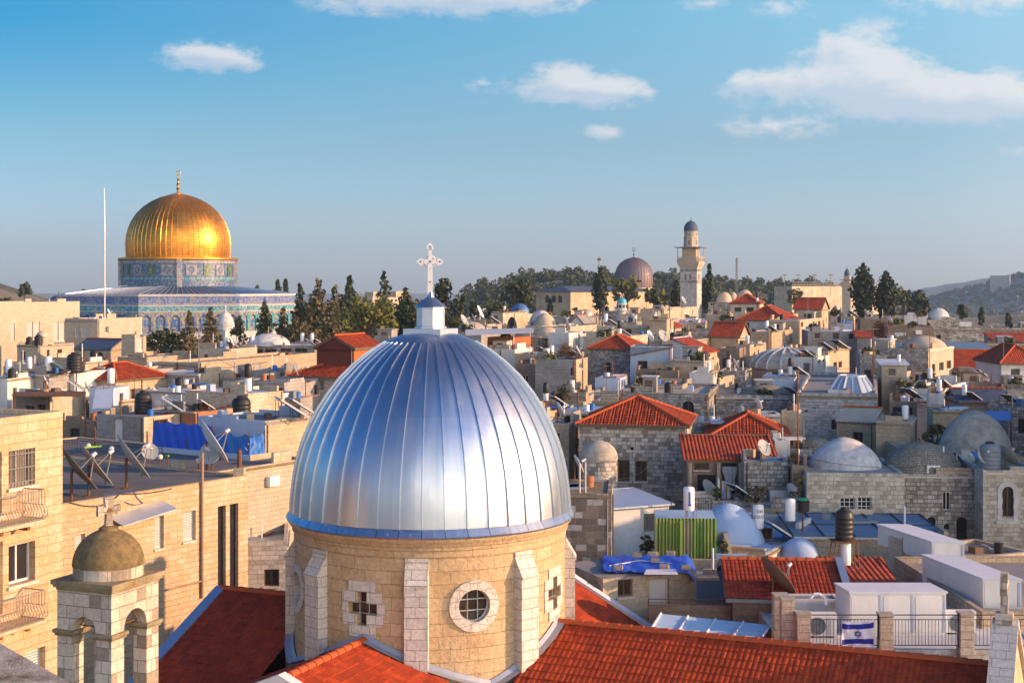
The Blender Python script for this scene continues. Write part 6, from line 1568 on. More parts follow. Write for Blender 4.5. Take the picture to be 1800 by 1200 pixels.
    for sx, sy in ((-1,-1),(-1,1),(1,-1),(1,1)): q = mid+a*(hb-.15)*sx+b*(hb-.15)*sy; MB().cyl(q+V((0,0,z0+.2)), q+V((0,0,Z(435))), .1, n=6).build('post', 'ashlar_pale', t)
    m = MB(); sq(m, hb+.62, Z(435), Z(433.8)); m.build('awning', 'sheet_dark', t)
    MB().lathe(mid.x, mid.y, [(1.72,Z(434)),(1.66,Z(418)),(1.78,Z(417.5)),(1.78,Z(416.6)),(1.5,Z(416))], 8, rot=R(0)).build('octagon', 'ashlar_pale', t)
    MB().lathe(mid.x, mid.y, [(1.55,Z(416.5)),(1.55,Z(407)),(1.68,Z(406.5)),(1.68,Z(405.5))], 24).build('turret', 'ashlar_pale', t, True)
    for aa in (-20, 50): 
        n = V((math.sin(R(aa)), -math.cos(R(aa)), 0)); d = V((math.cos(R(aa)), math.sin(R(aa)), 0)); MB().obox(mid+n*1.45-d*.22+V((0,0,Z(430))), d*.44, n*.24, V((0,0,1.1))).build('window', 'plaster_brown', t); MB().obox(mid+n*1.4-d*.18+V((0,0,Z(413.5))), d*.36, n*.18, V((0,0,.5))).build('window', 'plaster_brown', t)
    MB().lathe(mid.x, mid.y, [(1.62,Z(405.6)),(1.66,Z(401)),(1.5,Z(396)),(1.1,Z(391)),(.5,Z(388)),(.08,Z(386.5))], 24).build('dome', 'lead', t, True)
    MB().cyl(mid+V((0,0,Z(387))), mid+V((0,0,Z(381))), .08, n=5).build('finial', 'lead', t)
    # the small minaret by the cypresses
    Y = 520.; c = P(1489, 550, Y); Z = lambda py: P(0, py, Y).z
    t = thing('minaret', 'small slim minaret beside the two dark cypresses', 'minaret', (c.x, Y, -24)); a, b = -W_, U; mid = V((c.x, Y, 0))
    def sq(mb, half, z0, z1): o = mid-a*half-b*half; mb.obox(o+V((0,0,z0)), a*2*half, b*2*half, V((0,0,z1-z0)))
    m = MB(); sq(m, 1.55, -24, Z(504)); m.build('shaft', 'ashlar_pale', t)
    m = MB(); sq(m, 1.95, Z(504), Z(497)); m.build('balcony', 'plaster_tan', t); m = MB(); sq(m, 2.3, Z(492.3), Z(491.2)); m.build('awning', 'sheet_dark', t)
    m = MB(); sq(m, 1.1, Z(497), Z(485)); m.build('turret', 'ashlar_pale', t)
    MB().lathe(c.x, Y, [(1.0,Z(485)),(1.05,Z(481)),(.8,Z(476)),(.1,Z(471.5)),(.04,Z(467))], 16).build('dome', 'lead', t, True)
    # long sunlit precinct wall
    h = hs('pw', 'long sunlit precinct building with railings on the skyline', 1383, 1392, 1500, 503, 545, 'plaster_cream', th=44, LL=8, LR=70, par=.0, nm='precinct_building', cat='building', zb=-30)
    m = MB(); e0, e1 = V((h.cs[0].x,h.cs[0].y,h.zt)), V((h.cs[1].x,h.cs[1].y,h.zt))
    for z in (.5, 1.0, 1.6): m.cyl(e0+V((0,0,z)), e1+V((0,0,z)), .1, n=4)
    for k in range(33): q = e0.lerp(e1, k/32); m.cyl(q, q+V((0,0,1.6)), .08, n=4)
    m.build('railing', 'grey_iron', h.root)
    for k, px in enumerate((1379, 1403, 1432, 1460)):
        q = P(px, 505, 560); t = thing('floodlight_mast', 'slim floodlight mast on the precinct skyline', 'mast', q-V((0,0,3)), 'floodlight masts on the precinct skyline'); MB().cyl(q-V((0,0,3)), P(px, 484, 560), .11, n=5).build('mast', 'grey_iron', t); q2 = P(px, 483.5, 560); MB().box(q2.x-.8, 559.8, q2.z-.15, q2.x+.8, 560.2, q2.z+.25).build('lamp', 'grey_iron', t)
    # turquoise turret
    Y = 252; c = P(1093, 545, Y); r = 8.6/F*Y; t = thing('prayer_turret', 'little white turret with a turquoise dome', 'turret', (c.x, Y, -24)); Z = lambda py: P(0, py, Y).z
    MB().lathe(c.x, Y, [(r*.8,-24),(r*.8,Z(549)),(r*1.15,Z(545)),(r*1.15,Z(544)),(r,Z(543.5)),(r,Z(534.5)),(r*1.12,Z(534)),(r*1.12,Z(533)),(r*.9,Z(532.8))], 12).build('body', 'plaster_white', t)
    MB().lathe(c.x, Y, [(r*.98,Z(533)),(r*.98,Z(529)),(r*.75,Z(525.3)),(r*.4,Z(523.2)),(.05,Z(522))], 20).build('dome', 'mosaic_turq_plain', t, True)
    for k in range(8): aa = R(22+45*k); n = V((math.sin(aa), -math.cos(aa), 0)); d = V((math.cos(aa), math.sin(aa), 0)); MB().obox(V((c.x,Y,0))+n*r*.85-d*.2+V((0,0,Z(541))), d*.4, n*r*.2, V((0,0,.55))).build('window', 'dark_pane', t)
    # ribbed blue dome and ruined arches
    h = hs('bd', 'low house with a blue ribbed dome right of the palm', 890, 925, 938, 552, 265, 'plaster_cream', th=20, LR=8, par=.05)
    d, c, r = dome_on(h.root, 914, 552, 17, 533, 270, 'lead_blue', 12)
    h = hs('ar', 'sunlit ruined wall with a tall round arch', 880, 884, 925, 549, 238, 'plaster_cream', th=24, LL=2.2, par=.0, wins=[('R',891,557,908,592,'open','arch')], slab='moss_cap')
    h = hs('vt', 'tan plastered vault with a half buried dome and white rim', 925, 958, 978, 572, 236, 'dome_tan', th=22, LR=8, par=.05, slab='dome_tan', nm='vaulted_house')
    dome_on(h.root, 951, 574, 22, 545, 241, 'whitewash', 24); dome_on(h.root, 958, 582, 21, 550, 238, 'dome_tan', 24)
    h = hs('gd', 'grey stone house with low grey dome left of the turquoise turret', 1010, 1038, 1050, 556, 247, 'plaster_grey', th=20, LR=7, par=.05); dome_on(h.root, 1030, 556, 14, 543, 251, 'dome_plaster', 20, drum=.3)
    h = hs('td', 'stone house with three white domes on the skyline beside the minaret', 1245, 1290, 1330, 531, 330, 'rubble_grey', th=24, LR=18, par=.05, slab='whitewash', wins=[('L',1248,532,1256,538,'white')])
    dome_on(h.root, 1273, 531, 14, 513, 335, 'dome_tan', 20); dome_on(h.root, 1288, 530, 9, 513, 345, 'dome_tan', 20); dome_on(h.root, 1309, 530, 16, 509, 338, 'dome_tan', 20)
    q = P(1295, 530, 345); t = thing('lattice_mast', 'thin radio mast rising behind the three white domes', 'mast', q-V((0,0,6)))
    m = MB(); top = P(1295, 453, 345)
    for dx, dy in ((-.35,0),(.35,0),(0,.5)): m.cyl(q+V((dx,dy,-6)), top+V((dx*.4,dy*.4,0)), .07, n=4)
    for k in range(14): f0, f1 = k/14, (k+1)/14; m.cyl(q.lerp(top,f0)+V((-.35,0,0)), q.lerp(top,f1)+V((.35,0,0)), .05, n=3)
    m.build('lattice', 'grey_iron', t); m = MB(); m.box(top.x-.22, 344.8, top.z-1.2, top.x+.22, 345.2, top.z-.1); m.build('antenna', 'grey_iron', t)
    q = P(1053, 520, 470); t = thing('lattice_mast', 'thin radio mast above the cypress left of the dark dome', 'mast', q-V((0,0,6))); MB().cyl(q-V((0,0,6)), P(1053,450,470), .2, .1, 5).build('mast', 'rust', t); MB().box(P(1050,458,470).x,469.6,P(0,458,470).z,P(1056,458,470).x,470.4,P(0,454,470).z).build('antenna', 'rust', t)
    # tall white aerial pole before the shrine
    q = P(184, 561, 196); t = thing('aerial_pole', 'tall white tipped pole in front of the golden dome', 'pole', q-V((0,0,.3)))
    MB().cyl(q-V((0,0,.3)), P(184,408,196), .10, .08, 6).build('mast', 'galv', t); MB().cyl(P(184,408,196), P(183,331,196), .11, .09, 6).build('tip', 'tank_white', t)
    # little white domed fountain house before the octagon
    h = hs('fd', 'small white dome with pinnacle in front of the tiled shrine', 378, 396, 410, 582, 232, 'plaster_white', th=20, LR=6, par=.05, nm='domed_pavilion', cat='pavilion'); d, c, r = dome_on(h.root, 396, 583, 17, 548, 235, 'whitewash', 24); MB().lathe(c.x, c.y, [(.22,P(0,549,235).z),(.1,P(0,543,235).z),(.25,P(0,540,235).z),(.05,P(0,536,235).z)], 8).build('finial', 'whitewash', h.root)
    h = hs('gl', 'small grey lead dome on the skyline left of the shrine', 90, 106, 118, 527, 420, 'plaster_grey', th=20, LR=6, par=.05, nm='domed_pavilion', cat='pavilion'); d, c, r = dome_on(h.root, 103, 527, 14, 519, 424, 'lead', 20); MB().cyl(P(103,520,424), P(103,513,424), .12, n=5).build('finial', 'lead', h.root)
    # far hotels and houses
    h = hs('ht', 'pale hotel with rows of windows behind the pines', 637, 655, 708, 523, 610, 'ashlar_pale', th=34, LL=6, LR=22, par=.4, nm='hotel', cat='building', wins=[('R',659+7*i,526+7*j,663+7*i,530+7*j,'dark') for i in range(6) for j in range(4)], zb=-60)
    hs('ht2', 'stair tower of the pale hotel behind the pines', 690, 696, 712, 512, 640, 'plaster_tan', th=34, LL=4, LR=8, par=.3, nm='stair_tower', cat='building', zb=-60)
    hs('ht3', 'upper block of the pale hotel left of the conifer', 648, 656, 676, 513, 640, 'plaster_cream', th=34, LL=5, LR=8, par=.3, nm='upper_block', cat='building', zb=-60)
    rd = random.Random(8)
    for (px, w, yt, Y) in [(822,9,520,1150),(832,12,508,1700),(846,14,506,1800),(858,10,510,1700),(868,14,514,1300),(843,12,526,1000),(826,10,530,950),(882,16,508,1250),(838,9,517,1300)]:
        house('far_house', 'tiny hazy pale block in the distance between lantern and palm', 'house', px-w*.6, px, px+w*.4, yt, Y, rd.choice(['plaster_white','plaster_cream','plaster_grey']), th=28, auto=False, par=0, group='hazy blocks on the horizon', zb=-85)
    for i in range(38):
        px = 1585+rd.random()*215; Y = rd.choice([300,340,380,430,500,580,680]); yt = 500+rd.uniform(17,19)/Y*2500*.55+rd.uniform(20,34); w = rd.uniform(9,20)*300/Y+3
        house('valley_house', 'tiny pale house among many in the valley at the right', 'house', px-w*.6, px, px+w*.4, yt, Y, rd.choice(['plaster_white','plaster_cream','plaster_tan','ashlar_pale','plaster_grey']), th=rd.uniform(10,35), auto=False, par=0, group='little houses in the right hand valley', slab=rd.choice(['roof_white','roof_grey']))
    for i in range(26):
        x = rd.uniform(600, 1000); Y = rd.uniform(1700, 2350); z = ground_z(x, Y); px = 900+x/Y*2500; py = 500-z/Y*2500
        if not 1640 < px < 1815: continue
        w = rd.uniform(5, 10); house('hill_house', 'speck of a pale house on the hazy green hillside', 'house', px-w*.5, px, px+w*.5, py-rd.uniform(3,5), Y, rd.choice(['plaster_white','plaster_grey','plaster_cream']), th=25, auto=False, par=0, group='pale houses dotted over the far hillside')
    hs('hl', 'white walled compound on top of the hazy right hand hill', 1740, 1775, 1810, 484, 2230, 'plaster_grey', th=25, par=0, LR=12, nm='hill_compound', cat='building')
    hs('wk', 'white house among the trees behind the two cypresses', 1510, 1548, 1575, 506, 620, 'plaster_grey', th=25, LR=14, par=.2, zb=-50)
plain('mosaic_turq_plain', (.08,.36,.42), .4, (.12,.42,.46), 2, .5)
background()
# ---------------------------------------------------------------- trees
def trees():
    T = [('conifer_tree','conifer','tall ragged brown green conifer right of the shrine',560,600,488,50,255,'leaf_brown'),
     ('conifer_tree','conifer','dark conifer beside the corner of the tiled shrine',527,590,497,34,270,'leaf_dark'),
     ('conifer_tree','conifer','straggly thin conifer before the tall brown one',545,612,530,40,225,'leaf_brown'),
     ('conifer_tree','conifer','dark conifer top above the round pine',614,560,484,34,290,'leaf_dark'),
     ('conifer_tree','conifer','tallest pointed conifer left of the pale hotel',675,600,473,40,262,'leaf_dark'),
     ('pine_tree','pine','big round olive green pine left of the zinc dome',637,628,508,112,215,'leaf_pine'),
     ('pine_tree','broad','olive bushy pine between the conifer and the cypress',672,624,523,60,225,'leaf_pine'),
     ('cypress_tree','cypress','broad dark cypress in front of the pale hotel',713,600,505,34,235,'leaf_dark'),
     ('pine_tree','broad','brown green tree left of the lantern',742,600,514,34,245,'leaf_brown'),
     ('cypress_tree','broad','large dark cypress behind the lantern cross',785,600,476,62,218,'leaf_dark'),
     ('pine_tree','broad','dark tree low beside the lantern base',803,600,525,36,228,'leaf_cypress'),
     ('cypress_tree','cypress','small dark cypress before the tiled arches',465,600,530,22,225,'leaf_dark'),
     ('conifer_tree','conifer','brown conifer before the right corner of the shrine',497,612,540,34,215,'leaf_brown'),
     ('conifer_tree','conifer','brown leafed conifer below the octagon front',370,612,540,36,212,'leaf_brown'),
     ('conifer_tree','conifer','dark spire tree below the octagon front',333,628,546,32,205,'leaf_brown'),
     ('pine_tree','broad','dark bushy tree left of the octagon front',272,630,580,52,205,'leaf_dark'),
     ('pine_tree','broad','dark bushy tree under the front of the octagon',303,632,572,50,210,'leaf_cypress'),
     ('pine_tree','broad','small round tree right of the white pavilion dome',418,610,572,34,214,'leaf_dark'),
     ('cypress_tree','cypress','slim cypress right of the white pavilion dome',421,590,556,14,228,'leaf_dark'),
     ('conifer_tree','conifer','brown green tree below the right side of the shrine',520,618,555,50,212,'leaf_brown'),
     ('conifer_tree','conifer','small dark tree top behind the octagon roof',488,530,493,16,390,'leaf_dark'),
     ('conifer_tree','conifer','thin tree top behind the right corner of the shrine',502,535,491,14,395,'leaf_dark'),
     ('conifer_tree','conifer','low tree top behind the octagon parapet',452,530,503,14,400,'leaf_dark'),
     ('pine_tree','broad','low round tree top left behind the shrine parapet',145,530,511,26,420,'leaf_dark'),
     ('pine_tree','broad','lone round tree on the stony skyline at far left',43,521,498,27,560,'leaf_dark'),
     ('pine_tree','broad','dark bush on the stony slope at the far left edge',8,537,524,26,520,'leaf_dark'),
     ('pine_tree','broad','dense dark tree behind the palm',905,572,487,62,300,'leaf_dark'),
     ('pine_tree','broad','dark tree left of the palm',872,580,520,40,290,'leaf_dark'),
     ('cypress_tree','cypress','little dark tree below the hazy blocks',833,560,530,14,330,'leaf_dark'),
     ('cypress_tree','cypress','dark columnar tree left of the dark dome',1055,545,471,27,400,'leaf_cypress'),
     ('pine_tree','pine','pine in front of the dark copper dome',1102,550,478,54,360,'leaf_pine'),
     ('pine_tree','pine','pine right of the dark copper dome',1153,548,500,44,345,'leaf_pine'),
     ('cypress_tree','cypress','dark cypress touching the left of the tall minaret',1189,548,492,18,345,'leaf_dark'),
     ('cypress_tree','cypress','thin pointed cypress right of the tall minaret',1247,540,462,10,345,'leaf_dark'),
     ('cypress_tree','cypress','dark short cypress right of the tall minaret shaft',1240,540,492,13,350,'leaf_dark'),
     ('cypress_tree','cypress','taller of the two broad dark cypresses on the right',1517,557,462,38,345,'leaf_cypress'),
     ('cypress_tree','cypress','shorter knobbly cypress of the two on the right',1557,560,475,38,345,'leaf_cypress'),
     ('pine_tree','pine','grey green pines right of the two cypresses',1590,550,500,60,430,'leaf_olive'),
     ('pine_tree','broad','low dark tree at the foot of the right cypresses',1612,560,520,40,390,'leaf_dark'),
     ('cypress_tree','cypress','slim dark cypress among the valley houses',1629,562,528,10,360,'leaf_dark'),
     ('pine_tree','broad','dark round tree among the valley houses',1691,560,535,22,380,'leaf_dark'),
     ('cypress_tree','cypress','pair of slim trees near the right edge',1725,572,541,9,380,'leaf_dark'),
     ('cypress_tree','cypress','slim tree at the right edge of the valley',1772,572,551,8,380,'leaf_dark'),
     ('pine_tree','broad','dark tree before the precinct wall',1398,540,505,28,450,'leaf_pine'),
     ('pine_tree','broad','dark shrubby tree beside the arched prayer hall',968,572,545,24,270,'leaf_pine'),
     ('cypress_tree','cypress','small dark cypress before the arched prayer hall',967,566,526,9,290,'leaf_dark'),
     ('pine_tree','broad','green bush between the low houses under the right cypresses',1574,576,562,30,250,'leaf_pine'),
     ('pine_tree','broad','weedy bush behind the domed house with sunlit wall',1528,640,612,36,152,'leaf_brown')]
    T += [('conifer_tree','conifer','brown conifer filling the gap right of the tall ragged one',588,612,500,46,248,'leaf_brown'),
     ('pine_tree','broad','dark rounded tree between the shrine corner and the tall conifer',542,606,522,40,262,'leaf_dark'),
     ('pine_tree','broad','dark rounded crown behind the big olive pine',606,606,516,52,275,'leaf_dark'),
     ('pine_tree','broad','brown green crown low beside the attic house',580,622,552,60,205,'leaf_brown'),
     ('pine_tree','broad','dark crown between the pointed conifer and the broad cypress',692,606,528,44,250,'leaf_cypress'),
     ('pine_tree','broad','dark low crown right under the pale hotel',735,606,532,50,228,'leaf_dark'),
     ('pine_tree','broad','low brown crown behind the long parapet house',540,622,572,56,200,'leaf_brown'),
     ('pine_tree','broad','low dark crown left of the long parapet house',455,618,582,44,215,'leaf_brown'),
     ('pine_tree','broad','dark crown right of the large cypress behind the cross',762,606,520,44,236,'leaf_cypress')]
    for a in T: tree(*a)
    palm('palm with drooping yellow green fronds', 866, 580, 514, 46, 285)
    palm('small palm left of the turquoise turret', 1012, 572, 524, 22, 300)
    bare_tree('large leafless tree with brown twigs right of the zinc dome', 985, 660, 570, 100, 160, 'twig', 3)
    bare_tree('leafless brown tree beside the orange cabin', 945, 672, 596, 66, 158, 'twig', 5)
    bare_tree('leafless reddish tree before the right cypresses', 1553, 606, 542, 60, 215, 'twig_red', 9)
    bare_tree('thin leafless brush below the dark columnar tree', 1058, 572, 528, 56, 320, 'twig', 12)
    bare_tree('leafless brush right of the turquoise turret', 1150, 560, 528, 60, 310, 'twig', 15)
    # wooded ridge: nobody could count these trees
    rs = np.random.RandomState(5); cs, rr = [], []
    while len(cs) < 1500:
        x = rs.uniform(-120, 480); y = rs.uniform(640, 1080); z = ground_z(x, y)
        px = 900+x/y*2500; py = 500-z/y*2500
        lim = np.interp(px, [780,860,930,1000,1150,1250,1400,1500,1600,1650], [.0,.5,1,1,1,1,.9,.6,.55,0])
        if rs.rand() > lim or z < -55: continue
        r = rs.uniform(2.2, 4.8); hgt = rs.choice([1.5,2.5,4.5], p=[.4,.4,.2]); cs.append((x, y, z+hgt)); rr.append(r)
        if rs.rand() < .3: cs.append((x+rs.uniform(-2,2), y, z+hgt+r*.9)); rr.append(r*.6)
    q = leaves(cs, rr, 4.2, .95, rs=rs); o = quads_obj('wooded_hill', q, 'leaf_olive'); o['kind'] = 'stuff'
    cs, rr = [], []
    while len(cs) < 420:
        x = rs.uniform(480, 1150); y = rs.uniform(1500, 2500); z = ground_z(x, y); px = 900+x/y*2500
        if not 1600 < px < 1830: continue
        cs.append((x, y, z+1)); rr.append(rs.uniform(3, 8))
    q = leaves(cs, rr, 1.0, 2.0, rs=rs, squash=.7); o = quads_obj('hillside_scrub', q, 'leaf_olive'); o['kind'] = 'stuff'
    cs, rr = [], []
    for i in range(160):                           # gardens between the shrine and the town, and rubble on the left slope
        px = rs.uniform(250, 830); Y = rs.uniform(225, 262); x = (px-900)/F*Y; cs.append((x, Y, ground_z(x, Y)+rs.uniform(.5,2.2))); rr.append(rs.uniform(1.0, 2.4))
    q = leaves(cs, rr, 9, .34, rs=rs, squash=.8); o = quads_obj('undergrowth', q, 'leaf_olive'); o['kind'] = 'stuff'
trees()
# ---------------------------------------------------------------- things on the roofs
def on(k, px, py): return HS[k].on(px, py)
def roof_things():
    G = {'boiler':'white boilers on the roofs', 'heater':'solar water heaters on the roofs', 'panels':'solar panels on the roofs', 'blacktank':'black plastic tanks', 'stack':'black tanks on white boilers',
         'dish':'satellite dishes', 'dishw':'satellite dishes', 'bigdish':'large satellite dishes', 'bigrust':'large satellite dishes', 'bigwhite':'large satellite dishes', 'aerial':'television aerials', 'pole':'bare roof poles', 'ac':'air conditioners', 'greytank':None, 'globe':'white globe lamps', 'block':'cinder blocks holding down the tarpaulin'}
    L = [  # kind, house, px, py, turn, scale, label
     ('boiler','Lg',31,652,0,0.86,'white boiler at the left end of the row on the grey house'),
     ('boiler','Lg',57,651,40,0.86,'white boiler standing behind the grey drum on the far left roof'),
     ('boiler','Lg',76,664,80,1.02,'nearest white boiler of the row on the grey house'),
     ('boiler','N',5,650,0,0.96,'white boiler cut by the left edge of the picture'),
     ('panels','Lg',62,672,99,0.96,'tilted solar panels beside the nearest white boiler on the left'),
     ('panels','Lg',104,672,99,0.96,'tilted solar panels at the right end of the grey house roof'),
     ('blacktank','R1',101,640,0,.95,'black tank in front of the low house with the round tan dome'),
     ('blacktank','J',217,668,0,1.20,'black tank standing before the red hipped roof on the left'),
     ('boiler','K',237,695,0,1.02,'white boiler under the black tank by the red hipped roof'),
     ('blacktank','D',252,727,0,1.14,'black ribbed tank on the roof corner of the blue door house'),
     ('panels','D',280,727,94,1.14,'solar panels leaning beside the tank on the blue door house'),
     ('panels','M',112,690,104,0.96,'solar panel frame above the rusty slab roof'),
     ('blacktank','P',424,741,0,1.22,'biggest black tank, upright beside the brick wall house'),
     ('stack','F',464,700,0,1.02,'black drum on white boiler on the cream flat roof'),
     ('panels','C2',478,738,109,1.20,'solar panels on the tall sunlit tan house'),
     ('panels','C2',500,733,109,1.08,'second solar frame near the zinc dome on the tan house'),
     ('bigrust','B',128,880,112,1.20,'brown rusty dish nearest the left apartment block'),
     ('bigdish','B',158,872,112,1.20,'large grey green dish second along the dark flat roof'),
     ('bigdish','B',224,858,112,1.20,'large green tinted dish in the middle of the dark flat roof'),
     ('bigwhite','B2',352,832,112,1.20,'large white dish seen edge on before the blue tarpaulins'),
     ('dish','B2',398,838,-15,1.50,'round grey dish facing the viewer below the tarpaulins'),
     ('dish','B2',243,822,30,1.14,'round grey dish facing the viewer behind the green pipes'),
     ('dishw','C1',420,812,-10,0.72,'tiny pale dish beside the tarpaulin corner'),
     ('globe','B2',155,800,0,1.02,'globe lamp furthest left on the roof rail'),
     ('globe','B2',196,806,0,1.02,'globe lamp left of the green tinted dish'),
     ('globe','B2',277,822,0,1.02,'globe lamp right of the round grey dish'),
     ('globe','B2',317,833,0,1.02,'globe lamp next to the large white dish'),
     ('aerial','G',318,682,10,1.38,'tall television aerial in front of the pale blue roofed house'),
     ('pole','J',130,676,0,0.90,'brown pole before the sunlit white box on the left'),
     ('stack','U1',389,612,0,.7,'black drum on white boiler under the white pavilion dome'),
     ('panels','U1',395,612,104,.9,'solar panels below the white pavilion dome'),
     ('dish','U1',412,611,60,1.3,'grey dish under the white pavilion dome'),
     ('boiler','U1',420,609,0,.8,'left white boiler of the pair beside the long house dome'),
     ('boiler','U2',426,609,0,.8,'right white boiler of the pair beside the long house dome'),
     ('heater','U2',518,610,109,.8,'white heater with panels right of the long house dome'),
     ('heater','U2',541,612,109,.8,'white heater with panels above the dark red attic house'),
     ('dishw','a1',1012,846,100,1.1,'white dish seen edge on atop the mossy block tower'),
     ('boiler','a5',1211,908,0,.95,'white boiler with a blue mark behind the green corrugated shed'),
     ('greytank','M3',1740,826,0,1.15,'grey ribbed tank with black top at the right edge'),
     ('bigdish','M3',1768,824,112,.62,'large grey dish behind the grey ribbed tank'),
     ('dish','M3',1708,826,0,1.2,'bluish dish facing the viewer left of the grey tank'),
     ('dish','M2',1722,826,10,1.0,'smaller bluish dish touching the grey ribbed tank'),
     ('ac','M2',1642,836,0,.9,'white air conditioner in front of the brick dome'),
     ('ac','a10',1442,1118,0,1.35,'white air conditioner left of the flag'),
     ('ac','a10',1687,1112,0,1.3,'white air conditioner right of the long white cabinet'),
     ('stack','m19',957,630,0,.85,'slim black drum on boiler left on the grey rendered house'),
     ('boiler','m19',984,626,0,.8,'white boiler in the middle of the grey rendered house'),
     ('panels','m19',1000,630,94,.8,'solar panels on the grey rendered house'),
     ('dish','m19',1018,632,80,1.2,'dark dish by the sunlit orange wall'),
     ('boiler','m21d',1007,682,0,.75,'white boiler on the mossy stone ruin'),
     ('stack','m21c',955,704,0,.8,'black drum on boiler against the flank of the zinc dome'),
     ('panels','m21c',972,716,109,.8,'solar panels against the right flank of the zinc dome'),
     ('stack','m27c',1362,700,0,.8,'black drum on boiler before the pale blue shed'),
     ('panels','m12b',1378,700,104,.9,'solar panel above the rubble dome'),
     ('stack','m13b',1437,680,0,.9,'black drum on boiler right of the ribbed dome'),
     ('panels','m27c',1415,676,109,.9,'solar panels on the pale blue shed'),
     ('boiler','m24c',1323,630,0,.85,'left one of two white boilers behind the ribbed dome'),
     ('boiler','m24c',1332,630,0,.85,'right one of two white boilers behind the ribbed dome'),
     ('boiler','m27',1262,662,0,.7,'white boiler beside the white box house'),
     ('boiler','m27e',1268,648,0,.7,'white boiler on the shaded stone yard house'),
     ('dishw','m17b',1134,612,60,1.4,'white dish on the pale blue sloping house'),
     ('dish','m17b',1158,612,40,1.5,'grey dish on the pale blue sloping house'),
     ('boiler','m15c',1568,690,0,.8,'white boiler left of the cream porch house'),
     ('panels','m26',1586,703,104,.9,'solar panels on the brown timbered house'),
     ('boiler','m26f',1580,756,0,.85,'white boiler above the brick dome'),
     ('blacktank','m26f',1560,758,0,.6,'small black tank left of the boiler above the brick dome'),
     ('boiler','m26b',1684,712,0,.75,'white boiler between the white sheds and the tan dome'),
     ('heater','m26c',1700,716,104,.7,'heater with panels above the tan dome'),
     ('boiler','m15',1559,606,0,.75,'white boiler at the left of the domed house roof'),
     ('boiler','m15',1596,602,0,.6,'white boiler touching the plastered dome on the roof'),
     ('blacktank','m15',1570,606,0,.55,'low black tank on the domed house roof'),
     ('boiler','m15b',1581,640,0,.6,'small white boiler above the white corrugated porch'),
     ('stack','m30d',1628,562,0,1.0,'black drum on boiler left of the big white dome'),
     ('stack','m25b',1778,572,0,1.1,'black drum on boiler at the far right background'),
     ('stack','m22b',1343,566,0,.9,'black drum on boiler against the broad red roof'),
     ('heater','m24b',1340,585,104,.8,'heater on the half sunlit stone house'),
     ('boiler','m24b',1385,583,0,.7,'white boiler on the sunlit end of the stone house'),
     ('panels','m14',1462,616,104,1.1,'solar panel on the sunlit tan house with small windows'),
     ('panels','m14',1438,618,99,1.0,'dark solar panel left on the sunlit tan house roof'),
     ('heater','m18b',1066,574,104,.9,'heater with panels on the grey flat house'),
     ('stack','m18c',1130,594,0,.9,'black drum on boiler left of the steep orange roof'),
     ('boiler','m18',1158,560,0,.7,'white boiler on the plain tan tower house'),
     ('stack','ar',886,548,0,.8,'black drum on boiler at the ruined wall arch'),
     ('dishw','m31b',836,566,80,2.2,'white dish seen edge on above the grey domed house'),
     ('dish','m31',806,584,70,2.0,'grey dish left of the grey domed house'),
     ('panels','m31b',858,570,104,1.0,'solar panel on the cream parapet house'),
     ('panels','m28b',1200,564,104,1.0,'solar panels on the cream house with washing'),
     ('dish','m28c',1200,540,60,2.0,'dish on the wall at the foot of the minaret'),
     ('dish','m10c',1340,812,40,1.2,'dish at the end of the orange tiled slope'),
     ('pole','m15c',1608,742,0,1.3,'tall pale pole before the domed house with sunlit wall'),
     ('pole','m12c',1541,748,0,1.5,'tall dark pole at the corner of the skylight house'),
     ('pole','M5',1393,822,0,1.4,'tall dark pole on the vine grown wall'),
     ('aerial','M6',1413,792,10,.9,'television aerial left of the whitewashed dome'),
     ('aerial','m12b',1404,696,10,.9,'television aerial over the whitewashed stone house'),
     ('aerial','m17c',1195,620,0,1.0,'television aerial before the steep orange roof'),
     ('pole','m27e',1296,650,0,1.0,'bare pole on the shaded stone yard house'),
     ('aerial','m22d',1420,560,10,1.3,'television aerial on the sunlit house below the red roofs'),
     ('aerial','m16b',1775,640,0,1.0,'television aerial at the right edge red roof')]
    for k, hk, px, py, rz, sc, lab in L: put(k, P(px, py, 101) if lab.startswith('biggest') else on(hk, px, py), lab, R(rz), sc, G[k])
    # the boiler with lettering, its panels running down to the right
    h = put('heater', on('a6', 1336, 952), 'white boiler with black Hebrew lettering and two panels before the blue vault', R(100), 1.0, G['heater'])
    def lettering(txt, size, loc, rot, parent, name):
        cu = bpy.data.curves.new(name, 'FONT'); cu.body = txt; cu.size = size; cu.align_x = 'CENTER'; cu.extrude = .002
        o = bpy.data.objects.new(name, cu); C.objects.link(o); dg = bpy.context.evaluated_depsgraph_get(); me = bpy.data.meshes.new_from_object(o.evaluated_get(dg)); bpy.data.objects.remove(o)
        n = bpy.data.objects.new(name, me); C.objects.link(n); me.materials.clear(); me.materials.append(MATS['ink_black']); n.parent = parent; n.location = loc; n.rotation_euler = rot; return n
    for txt, z, s in (('\u05e8\u05d5\u05d0', 1.62, .30), ('\u05e2\u05d1\u05d8\u05d4', 1.34, .26)):
        lettering(txt, s, (-.31*math.sin(R(100)), .1-.31*math.cos(R(100))*-1*-1, z), (R(90), 0, R(-100)), h, 'lettering')
    b = [o for o in bpy.data.objects if o.get('label','').startswith('white boiler with a blue mark')][0]
    m = MB(); m.box(-.05,-.305,.65,.05,-.285,1.35); m.box(-.09,-.3,.62,.09,-.286,.70); o = m.build('emblem', 'ink_blue', None); o.parent = b; o.location = (0,0,0)
    # black tank on its red frame with a white boiler underneath
    q = P(1484, 1003, 64.5); t = thing('tank_stand', 'red iron stand under the black tank beside the blue glass roof', 'stand', q); zt = P(0, 951, 64.5).z; zm = q.z
